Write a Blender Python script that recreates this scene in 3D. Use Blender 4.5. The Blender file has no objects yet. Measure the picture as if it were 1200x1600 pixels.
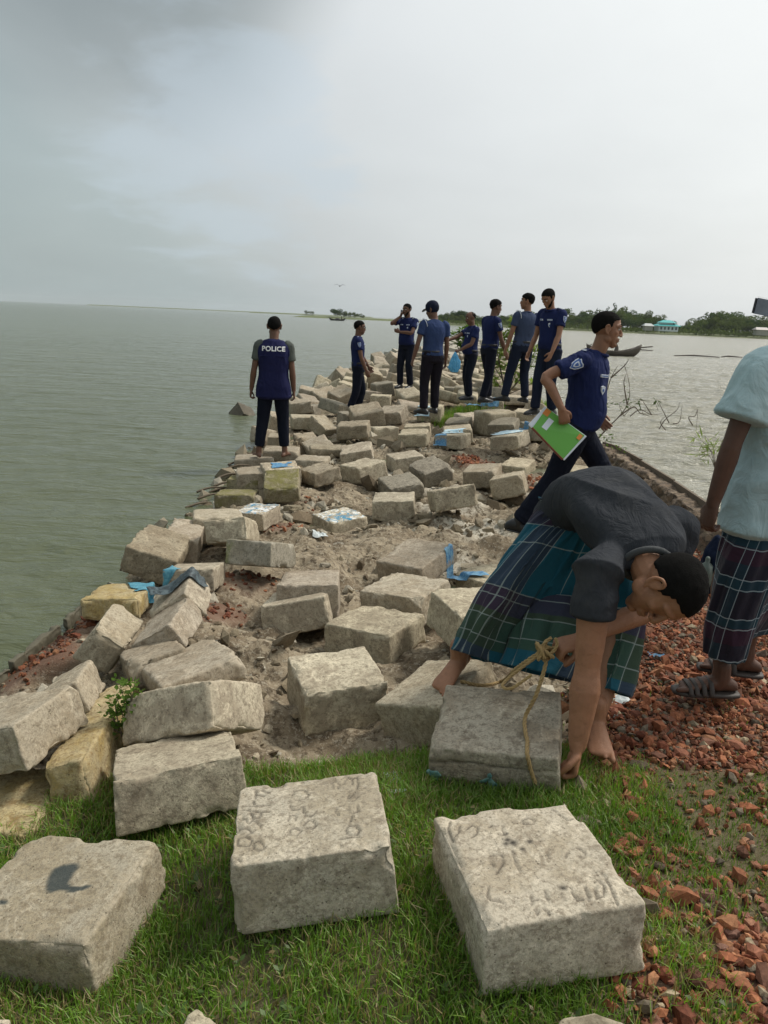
import bpy, math, random
import numpy as np
from mathutils import Vector, Matrix
from mathutils.bvhtree import BVHTree
rad = math.radians
sc = bpy.context.scene
COL = sc.collection
random.seed(7)
RNG = np.random.default_rng(11)

# ------------------------------------------------------------------ camera, sky, sun, exposure
CAM_H, PITCH, ROLL, FPX = 1.5, rad(14.2), rad(2.5), 1200.0
cf = np.array([0, math.cos(PITCH), -math.sin(PITCH)])
_r0 = np.array([1.0, 0, 0]); _u0 = np.cross(_r0, cf)
cr = math.cos(ROLL) * _r0 + math.sin(ROLL) * _u0
cu = -math.sin(ROLL) * _r0 + math.cos(ROLL) * _u0
CC = np.array([0, 0, CAM_H])
cam_d = bpy.data.cameras.new('camera'); cam = bpy.data.objects.new('camera', cam_d); COL.objects.link(cam)
cam.matrix_world = Matrix(((cr[0], cu[0], -cf[0], 0), (cr[1], cu[1], -cf[1], 0), (cr[2], cu[2], -cf[2], CAM_H), (0, 0, 0, 1)))
cam_d.sensor_fit = 'VERTICAL'; cam_d.sensor_height = 24; cam_d.lens = 24 * FPX / 1600
cam_d.clip_start = 0.05; cam_d.clip_end = 30000
sc.camera = cam
sc.render.resolution_x, sc.render.resolution_y = 768, 1024
sc.view_settings.view_transform = 'Standard'; sc.view_settings.look = 'None'
sc.view_settings.gamma = 1; sc.view_settings.use_curve_mapping = False
sc.view_settings.exposure = 0.96
SUN_AZ, SUN_EL = rad(62), rad(50)          # azimuth clockwise from +y
sd = np.array([math.sin(SUN_AZ) * math.cos(SUN_EL), math.cos(SUN_AZ) * math.cos(SUN_EL), math.sin(SUN_EL)])
sun_d = bpy.data.lights.new('sun', 'SUN'); sun = bpy.data.objects.new('sun', sun_d); COL.objects.link(sun)
sun_d.energy = 1.5; sun_d.angle = rad(10); sun_d.color = (1.0, 0.95, 0.86)
sun.rotation_euler = Vector(sd).to_track_quat('Z', 'Y').to_euler()

class NT:
    """small node-graph helper"""
    def __init__(s, nt): s.nt = nt; s.n = nt.nodes; s.l = nt.links
    def new(s, t, **kw):
        nd = s.n.new(t)
        for k, v in kw.items():
            if k == 'ins':
                for a, b in v.items():
                    if isinstance(b, bpy.types.NodeSocket): s.l.new(b, nd.inputs[a])
                    else: nd.inputs[a].default_value = b
            else: setattr(nd, k, v)
        return nd
    def m(s, op, a, b=0.0, c=0.0, clamp=False):
        nd = s.new('ShaderNodeMath', operation=op, use_clamp=clamp, ins={0: a, 1: b, 2: c}); return nd.outputs[0]
    def vm(s, op, a, b=(0, 0, 0)):
        nd = s.new('ShaderNodeVectorMath', operation=op, ins={0: a, 1: b})
        return nd.outputs['Value'] if op in ('DOT_PRODUCT', 'LENGTH', 'DISTANCE') else nd.outputs[0]
    def mix(s, f, a, b, bt='MIX'):
        nd = s.new('ShaderNodeMix', data_type='RGBA', blend_type=bt, ins={'Factor': f})
        for i, v in ((6, a), (7, b)):
            if isinstance(v, bpy.types.NodeSocket): s.l.new(v, nd.inputs[i])
            else: nd.inputs[i].default_value = (*v[:3], 1)
        return nd.outputs[2]
    def noise(s, vec, scale, detail=4, rough=.6, dist=0.0, out=0):
        nd = s.new('ShaderNodeTexNoise', ins={'Vector': vec, 'Scale': scale, 'Detail': detail, 'Roughness': rough, 'Distortion': dist}); return nd.outputs[out]
    def ramp(s, f, pts):
        nd = s.new('ShaderNodeValToRGB', ins={0: f}); e = nd.color_ramp.elements
        while len(e) < len(pts): e.new(.5)
        for x, (p, c) in zip(e, pts):
            x.position = p; x.color = (*c, 1) if isinstance(c, (tuple, list)) else (c, c, c, 1)
        return nd.outputs[0]
    def sstep(s, v, a, b):
        nd = s.new('ShaderNodeMapRange', interpolation_type='SMOOTHSTEP', ins={0: v, 1: a, 2: b, 3: 0.0, 4: 1.0}); return nd.outputs[0]

world = bpy.data.worlds.new('World'); sc.world = world; world.use_nodes = True
w = NT(world.node_tree); w.n.clear()
sky = w.new('ShaderNodeTexSky', sky_type='NISHITA', sun_disc=False, sun_elevation=SUN_EL, sun_rotation=SUN_AZ, air_density=1.3, dust_density=4.0)
bg1 = w.new('ShaderNodeBackground', ins={'Color': sky.outputs[0], 'Strength': 0.09})
tc = w.new('ShaderNodeTexCoord').outputs['Generated']
dirv = w.vm('NORMALIZE', tc)
sep = w.new('ShaderNodeSeparateXYZ', ins={0: dirv})
dx, dy, dz = sep.outputs
# overcast deck: project direction on a cloud layer
inv = w.m('DIVIDE', 1.0, w.m('ADD', w.m('MAXIMUM', dz, 0.0), 0.22))
pl = w.new('ShaderNodeCombineXYZ', ins={0: w.m('MULTIPLY', dx, inv), 1: w.m('MULTIPLY', dy, inv), 2: 0.0}).outputs[0]
n1 = w.noise(pl, 0.9, 5, .5, .6); n2 = w.noise(pl, 2.6, 6, .55, .3)
sund = w.vm('DOT_PRODUCT', dirv, tuple(sd))
base = w.ramp(w.sstep(sund, -0.35, 0.95), [(0, (.22, .26, .26)), (.36, (.29, .335, .34)), (.52, (.40, .425, .435)), (.72, (.50, .52, .525)), (1, (.68, .695, .68))])
# dark rain cloud: a real patch of the deck to the upper left
nv = w.vm('NORMALIZE', w.vm('ADD', dirv, w.vm('SCALE', (0, 0, 0), (0, 0, 0))))
wob = w.m('MULTIPLY', w.m('SUBTRACT', n1, .5), 0.55)
c1 = w.vm('DOT_PRODUCT', dirv, tuple(np.array([-.31, .86, .42]) / np.linalg.norm([-.31, .86, .42])))
dark = w.sstep(w.m('ADD', c1, w.m('MULTIPLY', wob, .07)), 0.957, 0.998)
c2 = w.vm('DOT_PRODUCT', dirv, tuple(np.array([-.56, .80, .17]) / np.linalg.norm([-.56, .80, .17])))
dark2 = w.sstep(w.m('ADD', c2, w.m('MULTIPLY', wob, .06)), 0.972, 1.0)
var = w.m('ADD', 0.86, w.m('MULTIPLY', w.m('ADD', w.m('MULTIPLY', n1, .7), w.m('MULTIPLY', n2, .3)), .28))
cl = w.vm('MULTIPLY', base, w.new('ShaderNodeCombineXYZ', ins={0: var, 1: var, 2: var}).outputs[0])
cl = w.mix(w.m('MULTIPLY', dark, .85), cl, (.15, .178, .178))
cl = w.mix(w.m('MULTIPLY', dark2, .45), cl, (.24, .29, .30))
c3 = w.vm('DOT_PRODUCT', dirv, tuple(np.array([-.20, .95, .20]) / np.linalg.norm([-.20, .95, .20])))
cl = w.mix(w.m('MULTIPLY', w.sstep(w.m('ADD', c3, w.m('MULTIPLY', w.m('SUBTRACT', n2, .5), .06)), .985, 1.0), .45), cl, (.37, .435, .49))
bg2 = w.new('ShaderNodeBackground', ins={'Color': cl, 'Strength': .77})
mixs = w.new('ShaderNodeMixShader', ins={0: 0.93, 1: bg1.outputs[0], 2: bg2.outputs[0]})
w.new('ShaderNodeOutputWorld', ins={0: mixs.outputs[0]})

# ------------------------------------------------------------------ helpers
def ray(px, py): return cf + (px - 600) / FPX * cr - (py - 800) / FPX * cu
def atz(px, py, z):
    d = ray(px, py); return CC + d * (z - CAM_H) / d[2]
def aty(px, py, y):
    d = ray(px, py); return CC + d * y / d[1]

def hsh(x, y, z, seed):
    h = (x.astype(np.int64) * 374761393 + y.astype(np.int64) * 668265263 + z.astype(np.int64) * 1440662683 + seed * 974634777) & 0xffffffff
    h = ((h ^ (h >> 13)) * 1274126177) & 0xffffffff
    h = h ^ (h >> 16)
    return (h & 0xffff) / 32767.5 - 1.0
def vnoise(p, seed=0):
    i = np.floor(p); f = p - i; f = f * f * (3 - 2 * f)
    x, y, z = i[:, 0], i[:, 1], i[:, 2]; fx, fy, fz = f[:, 0], f[:, 1], f[:, 2]
    def c(a, b, d): return hsh(x + a, y + b, z + d, seed)
    x00 = c(0, 0, 0) * (1 - fx) + c(1, 0, 0) * fx; x10 = c(0, 1, 0) * (1 - fx) + c(1, 1, 0) * fx
    x01 = c(0, 0, 1) * (1 - fx) + c(1, 0, 1) * fx; x11 = c(0, 1, 1) * (1 - fx) + c(1, 1, 1) * fx
    return (x00 * (1 - fy) + x10 * fy) * (1 - fz) + (x01 * (1 - fy) + x11 * fy) * fz
def fbm(p, o=4, seed=0, g=.5):
    r = 0; a = 1; t = 0
    for k in range(o):
        r = r + a * vnoise(p * 2 ** k + 13.7 * k, seed + k); t += a; a *= g
    return r / t
def sst(v, a, b):
    t = np.clip((v - a) / (b - a), 0, 1); return t * t * (3 - 2 * t)

def mesh(name, V, faces, smooth=True):
    """faces: list of int arrays (n,3) or (n,4)"""
    me = bpy.data.meshes.new(name)
    V = np.asarray(V, dtype=np.float32)
    fs = [np.asarray(f, dtype=np.int32) for f in faces if len(f)]
    me.vertices.add(len(V)); me.vertices.foreach_set('co', V.ravel())
    nl = sum(f.size for f in fs); npol = sum(len(f) for f in fs)
    me.loops.add(nl); me.polygons.add(npol)
    me.loops.foreach_set('vertex_index', np.concatenate([f.ravel() for f in fs]))
    tot = np.concatenate([np.full(len(f), f.shape[1], dtype=np.int32) for f in fs])
    st = np.concatenate([[0], np.cumsum(tot)[:-1]]).astype(np.int32)
    me.polygons.foreach_set('loop_start', st)
    try: me.polygons.foreach_set('loop_total', tot)
    except Exception: pass
    me.polygons.foreach_set('use_smooth', np.full(npol, smooth))
    me.update(calc_edges=True)
    return me
def setcol(me, name, arr):
    a = me.color_attributes.new(name, 'FLOAT_COLOR', 'POINT')
    arr = np.asarray(arr, dtype=np.float32)
    if arr.ndim == 1: arr = np.stack([arr] * 3, 1)
    if arr.shape[1] == 3: arr = np.concatenate([arr, np.ones((len(arr), 1), np.float32)], 1)
    a.data.foreach_set('color', arr.ravel())
def setuv(me, uv):
    l = me.uv_layers.new(name='UVMap'); idx = np.zeros(len(me.loops), dtype=np.int32); me.loops.foreach_get('vertex_index', idx)
    l.data.foreach_set('uv', np.asarray(uv, dtype=np.float32)[idx].ravel())
def obj(name, me, mat=None, parent=None, loc=None):
    o = bpy.data.objects.new(name, me); COL.objects.link(o)
    if mat and me is not None and not me.materials: me.materials.append(mat)
    if parent: o.parent = parent
    if loc is not None: o.location = loc
    return o
def tag(o, label=None, cat=None, group=None, kind=None):
    if label: o['label'] = label
    if cat: o['category'] = cat
    if group: o['group'] = group
    if kind: o['kind'] = kind
    return o
def empty(name, loc, label, cat, group=None):
    o = bpy.data.objects.new(name, None); COL.objects.link(o); o.location = loc; o.empty_display_size = .1
    return tag(o, label, cat, group)

class Soup:
    """collects closed shapes into one vertex/face list"""
    def __init__(s): s.V = []; s.Q = []; s.T = []; s.n = 0
    def add(s, V, Q=(), T=()):
        V = np.asarray(V, float); s.V.append(V)
        if len(Q): s.Q.append(np.asarray(Q, int) + s.n)
        if len(T): s.T.append(np.asarray(T, int) + s.n)
        s.n += len(V); return s
    def loft(s, C, X, Y, n=16, caps=True, p=2.0, ck=1.0):
        """rings with centre C, half axes X,Y (vectors); dome caps"""
        C = np.asarray(C, float); X = np.asarray(X, float); Y = np.asarray(Y, float)
        if caps:
            a, b = C[0] - C[1], C[-1] - C[-2]
            def cap(c, x, y, d):
                d = d / (np.linalg.norm(d) + 1e-9); r = ck * min(np.linalg.norm(x), np.linalg.norm(y))
                return [(c + d * r * math.sin(t), x * math.cos(t), y * math.cos(t)) for t in (.5, 1.0, 1.4)]
            c0 = cap(C[0], X[0], Y[0], a)[::-1]; c1 = cap(C[-1], X[-1], Y[-1], b)
            C = np.array([q[0] for q in c0] + list(C) + [q[0] for q in c1]); X = np.array([q[1] for q in c0] + list(X) + [q[1] for q in c1]); Y = np.array([q[2] for q in c0] + list(Y) + [q[2] for q in c1])
        t = np.linspace(0, 2 * np.pi, n, endpoint=False)
        ct = np.sign(np.cos(t)) * np.abs(np.cos(t)) ** (2 / p); st_ = np.sign(np.sin(t)) * np.abs(np.sin(t)) ** (2 / p)
        V = C[:, None] + X[:, None] * ct[None, :, None] + Y[:, None] * st_[None, :, None]
        m = len(C); V = V.reshape(-1, 3)
        i = np.arange(m - 1)[:, None] * n; j = np.arange(n)[None]
        Q = np.stack([i + j, i + (j + 1) % n, i + n + (j + 1) % n, i + n + j], -1).reshape(-1, 4)
        V = np.vstack([V, C[0], C[-1]]); k = m * n; jj = np.arange(n)
        T = np.vstack([np.stack([np.full(n, k), (jj + 1) % n, jj], 1), np.stack([np.full(n, k + 1), (m - 1) * n + jj, (m - 1) * n + (jj + 1) % n], 1)])
        return s.add(V, Q, T)
    def tube(s, P, r, n=12, flat=1.0, hint=None, sub=3, caps=True, ck=1.0):
        """round tube through points, catmull-rom smoothed; flat scales the second axis; hint = first axis direction"""
        P = np.asarray(P, float); r = np.asarray(r if np.ndim(r) else [r] * len(P), float)
        P, r = crom(P, r, sub)
        T = np.gradient(P, axis=0); T /= np.linalg.norm(T, axis=1)[:, None] + 1e-12
        h = np.asarray(hint if hint is not None else ([0, 0, 1] if abs(T[0][2]) < .8 else [1, 0, 0]), float)
        X = []; 
        for t in T:
            x = h - t * (h @ t); x /= np.linalg.norm(x) + 1e-12; X.append(x); h = x if hint is None else h
        X = np.array(X); Y = np.cross(T, X)
        return s.loft(P, X * r[:, None], Y * r[:, None] * flat, n, caps, 2.0, ck)
    def ell(s, c, ax, ay, az, n=16, m=10):
        t = np.linspace(0, 2 * np.pi, n, endpoint=False); ph = np.linspace(-np.pi / 2, np.pi / 2, m + 1)[1:-1]
        c, ax, ay, az = map(lambda q: np.asarray(q, float), (c, ax, ay, az))
        C = c[None] + az[None] * np.sin(ph)[:, None]
        return s.loft(C, ax[None] * np.cos(ph)[:, None], ay[None] * np.cos(ph)[:, None], n, False) if False else s._e(c, ax, ay, az, t, ph)
    def _e(s, c, ax, ay, az, t, ph):
        n = len(t); m = len(ph)
        V = (c + az * np.sin(ph)[:, None, None] + (ax * np.cos(t)[None, :, None] + ay * np.sin(t)[None, :, None]) * np.cos(ph)[:, None, None]).reshape(-1, 3)
        i = np.arange(m - 1)[:, None] * n; j = np.arange(n)[None]
        Q = np.stack([i + j, i + (j + 1) % n, i + n + (j + 1) % n, i + n + j], -1).reshape(-1, 4)
        V = np.vstack([V, c - az, c + az]); k = m * n; jj = np.arange(n)
        T = np.vstack([np.stack([np.full(n, k), (jj + 1) % n, jj], 1), np.stack([np.full(n, k + 1), (m - 1) * n + jj, (m - 1) * n + (jj + 1) % n], 1)])
        return s.add(V, Q, T)
    def box(s, c, hx, hy, hz):
        c, hx, hy, hz = map(lambda q: np.asarray(q, float), (c, hx, hy, hz))
        V = [c + a * hx + b * hy + d * hz for d in (-1, 1) for a, b in ((-1, -1), (1, -1), (1, 1), (-1, 1))]
        return s.add(V, [(3, 2, 1, 0), (4, 5, 6, 7), (0, 1, 5, 4), (1, 2, 6, 5), (2, 3, 7, 6), (3, 0, 4, 7)])
    def arr(s):
        return np.vstack(s.V), ([np.vstack(s.Q)] if s.Q else []) + ([np.vstack(s.T)] if s.T else [])
    def mesh(s, name, smooth=True, off=(0, 0, 0)):
        V, F = s.arr(); return mesh(name, V - np.asarray(off), F, smooth)
def crom(P, r, sub=3):
    if len(P) < 3 or sub <= 1:
        return P, r
    out = []; ro = []
    for i in range(len(P) - 1):
        p0, p1, p2, p3 = P[max(i - 1, 0)], P[i], P[i + 1], P[min(i + 2, len(P) - 1)]
        for k in range(sub):
            t = k / sub; t2, t3 = t * t, t ** 3
            out.append(.5 * (2 * p1 + (p2 - p0) * t + (2 * p0 - 5 * p1 + 4 * p2 - p3) * t2 + (3 * p1 - p0 - 3 * p2 + p3) * t3))
            ro.append(r[i] * (1 - t) + r[i + 1] * t)
    out.append(P[-1]); ro.append(r[-1])
    return np.array(out), np.array(ro)
def remesh(soup, voxel, smooth=3):
    """union of the closed shapes as one continuous surface -> V, quads"""
    me = soup.mesh('tmp'); o = bpy.data.objects.new('tmp', me); COL.objects.link(o)
    m = o.modifiers.new('r', 'REMESH'); m.mode = 'VOXEL'; m.voxel_size = voxel
    if smooth:
        k = o.modifiers.new('s', 'SMOOTH'); k.factor = .5; k.iterations = smooth
    dg = bpy.context.evaluated_depsgraph_get(); e = o.evaluated_get(dg); m2 = bpy.data.meshes.new_from_object(e)
    V = np.zeros(len(m2.vertices) * 3, np.float32); m2.vertices.foreach_get('co', V)
    Nn = np.zeros(len(m2.vertices) * 3, np.float32); m2.vertices.foreach_get('normal', Nn)
    L = np.zeros(len(m2.loops), np.int32); m2.loops.foreach_get('vertex_index', L)
    tot = np.zeros(len(m2.polygons), np.int32); m2.polygons.foreach_get('loop_total', tot)
    F = [L.reshape(-1, 4)] if (tot == 4).all() else None
    if F is None:
        st = np.concatenate([[0], np.cumsum(tot)[:-1]]); F = []
        for k in (3, 4):
            q = st[tot == k]
            if len(q): F.append(L[q[:, None] + np.arange(k)])
    bpy.data.objects.remove(o); bpy.data.meshes.remove(me); bpy.data.meshes.remove(m2)
    return V.reshape(-1, 3).astype(float), Nn.reshape(-1, 3).astype(float), F

# ------------------------------------------------------------------ materials
def mat(name):
    m = bpy.data.materials.new(name); m.use_nodes = True; t = NT(m.node_tree); t.n.clear()
    b = t.new('ShaderNodeBsdfPrincipled'); t.new('ShaderNodeOutputMaterial', ins={0: b.outputs[0]})
    return m, t, b
def setb(t, b, **k):
    for a, v in k.items():
        a = a.replace('_', ' ')
        if isinstance(v, bpy.types.NodeSocket): t.l.new(v, b.inputs[a])
        else: b.inputs[a].default_value = (*v, 1) if isinstance(v, tuple) and len(v) == 3 else v
def bump(t, b, h, strength=.5, dist=.01):
    n = t.new('ShaderNodeBump', ins={'Height': h, 'Strength': strength, 'Distance': dist}); t.l.new(n.outputs[0], b.inputs['Normal'])
def simple(name, col, rough=.7, var=.25, scale=20, bs=0.3, bscale=200, bdist=.002, **k):
    m, t, b = mat(name); P = t.new('ShaderNodeTexCoord').outputs['Object']
    n = t.noise(P, scale, 4)
    c = t.mix(n, tuple(x * (1 - var) for x in col), tuple(min(1, x * (1 + var)) for x in col))
    setb(t, b, Base_Color=c, Roughness=rough, **k)
    if bs: bump(t, b, t.noise(P, bscale, 3), bs, bdist)
    return m

def concrete(name, base, dark, stain, stain_amt=.5, moss=0.0, mosscol=(.10, .12, .03), paint=None, agg=.5, top_stain=None):
    m, t, b = mat(name)
    P0 = t.new('ShaderNodeTexCoord').outputs['Object']; oi = t.new('ShaderNodeObjectInfo')
    off = t.vm('SCALE', (1, 1, 1)); rnd = oi.outputs['Random']
    P = t.vm('ADD', P0, t.new('ShaderNodeCombineXYZ', ins={0: t.m('MULTIPLY', rnd, 37.), 1: t.m('MULTIPLY', rnd, 91.), 2: t.m('MULTIPLY', rnd, 53.)}).outputs[0])
    big = t.noise(P, 4.5, 5, .65, .4); med = t.noise(P, 17, 6, .7); fine = t.noise(P, 120, 4, .75); 
    c = t.mix(t.sstep(big, .40, .60), base, stain)
    c = t.mix(t.m('MULTIPLY', t.sstep(med, .53, .64), .75), c, dark)
    c = t.mix(t.m('MULTIPLY', t.sstep(t.noise(P, 9, 6, .75, 1.), .5, .62), .6), c, tuple(min(.75, x * 1.38) for x in base))
    # aggregate specks and pits
    vo = t.new('ShaderNodeTexVoronoi', ins={'Vector': P, 'Scale': 95.0, 'Randomness': 1.0})
    sp = t.sstep(t.m('ADD', vo.outputs['Distance'], t.m('MULTIPLY', fine, .3)), .42, .25); pick = t.sstep(t.m('ADD', t.new('ShaderNodeSeparateColor', ins={0: vo.outputs['Color']}).outputs[0], t.m('MULTIPLY', med, .5)), 1.02, 1.2)
    c = t.mix(t.m('MULTIPLY', t.m('MULTIPLY', sp, pick), agg), c, tuple(x * .55 for x in dark))
    pick2 = t.sstep(t.new('ShaderNodeSeparateColor', ins={0: vo.outputs['Color']}).outputs[1], .8, .9)
    c = t.mix(t.m('MULTIPLY', t.m('MULTIPLY', sp, pick2), agg * .8), c, tuple(min(.8, x * 1.7) for x in base))
    c = t.mix(t.m('MULTIPLY', t.sstep(fine, .46, .60), .55), c, tuple(x * .55 for x in base))
    c = t.mix(t.m('MULTIPLY', t.sstep(t.noise(P, 52, 5, .8), .50, .60), .6), c, tuple(x * .8 for x in dark))
    at = t.new('ShaderNodeVertexColor', layer_name='wear'); ws = t.new('ShaderNodeSeparateColor', ins={0: at.outputs[0]})
    chip, ink, mo = ws.outputs
    c = t.mix(t.m('MULTIPLY', chip, .7), c, t.mix(t.noise(P, 60, 5, .8), tuple(x * .55 for x in base), tuple(min(.8, x * 1.5) for x in base)))
    c = t.mix(t.m('MULTIPLY', ink, .85), c, (.07, .062, .05))
    if moss:
        c = t.mix(t.m('MULTIPLY', t.sstep(t.m('ADD', t.noise(P, 11, 6, .75), mo), .58, .88), moss), c, t.mix(t.noise(P, 40, 4), mosscol, tuple(x * 2.1 for x in mosscol)))
    if paint:
        f = t.m('MULTIPLY', mo, t.sstep(t.noise(P, 14, 5, .7, 1.5), .46, .56)); c = t.mix(f, c, t.mix(t.sstep(t.noise(P, 7, 4, .6, 2.), .48, .54), (.66, .68, .66), paint))
    if top_stain:
        c = t.mix(t.m('MULTIPLY', mo, .9), c, top_stain)
    c = t.mix(1.0, c, oi.outputs['Color'], 'MULTIPLY')
    setb(t, b, Base_Color=c, Roughness=t.m('ADD', .82, t.m('MULTIPLY', med, .15)), Specular_IOR_Level=.25)
    h = t.m('ADD', t.m('MULTIPLY', med, .5), t.m('ADD', t.m('MULTIPLY', fine, .35), t.m('MULTIPLY', t.m('MULTIPLY', sp, pick), -.45)))
    bump(t, b, h, 1.0, .008)
    return m
M = {}
gb, gd, gs = (.49, .435, .325), (.19, .155, .11), (.33, .28, .205)
M['plain'] = concrete('concrete_grey', gb, gd, gs)
M['warm'] = concrete('concrete_tan', (.40, .35, .27), (.20, .16, .11), (.32, .265, .19))
M['rough'] = concrete('concrete_coarse', (.36, .31, .23), (.14, .11, .075), (.27, .22, .155), agg=1.)
M['dark'] = concrete('concrete_dark', (.31, .28, .22), (.13, .115, .085), (.22, .195, .15), agg=.9)
M['yellow'] = concrete('concrete_yellow_stained', (.43, .36, .22), (.22, .14, .06), (.36, .27, .11))
M['moss'] = concrete('concrete_mossy', (.33, .29, .20), (.12, .10, .06), (.21, .18, .11), moss=.85, agg=1., mosscol=(.10, .095, .022))
M['moss2'] = concrete('concrete_half_mossy', (.34, .31, .25), (.16, .14, .10), (.27, .24, .18), moss=.75, mosscol=(.10, .11, .03))
M['painted'] = concrete('concrete_painted', gb, gd, gs, paint=(.05, .22, .36))
M['darkstain'] = concrete('concrete_oil_stained', (.43, .38, .30), (.24, .19, .13), (.37, .31, .22), top_stain=(.035, .05, .055))
M['ins'] = concrete('concrete_inscribed', (.49, .44, .34), (.23, .19, .135), (.39, .335, .24))
M['rope'] = concrete('concrete_brown_stained', (.45, .41, .33), (.19, .155, .115), (.33, .28, .21))
VAR = {'ins1': 'ins', 'ins2': 'ins', 'blue': 'plain', 'pale': 'plain'}
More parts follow.
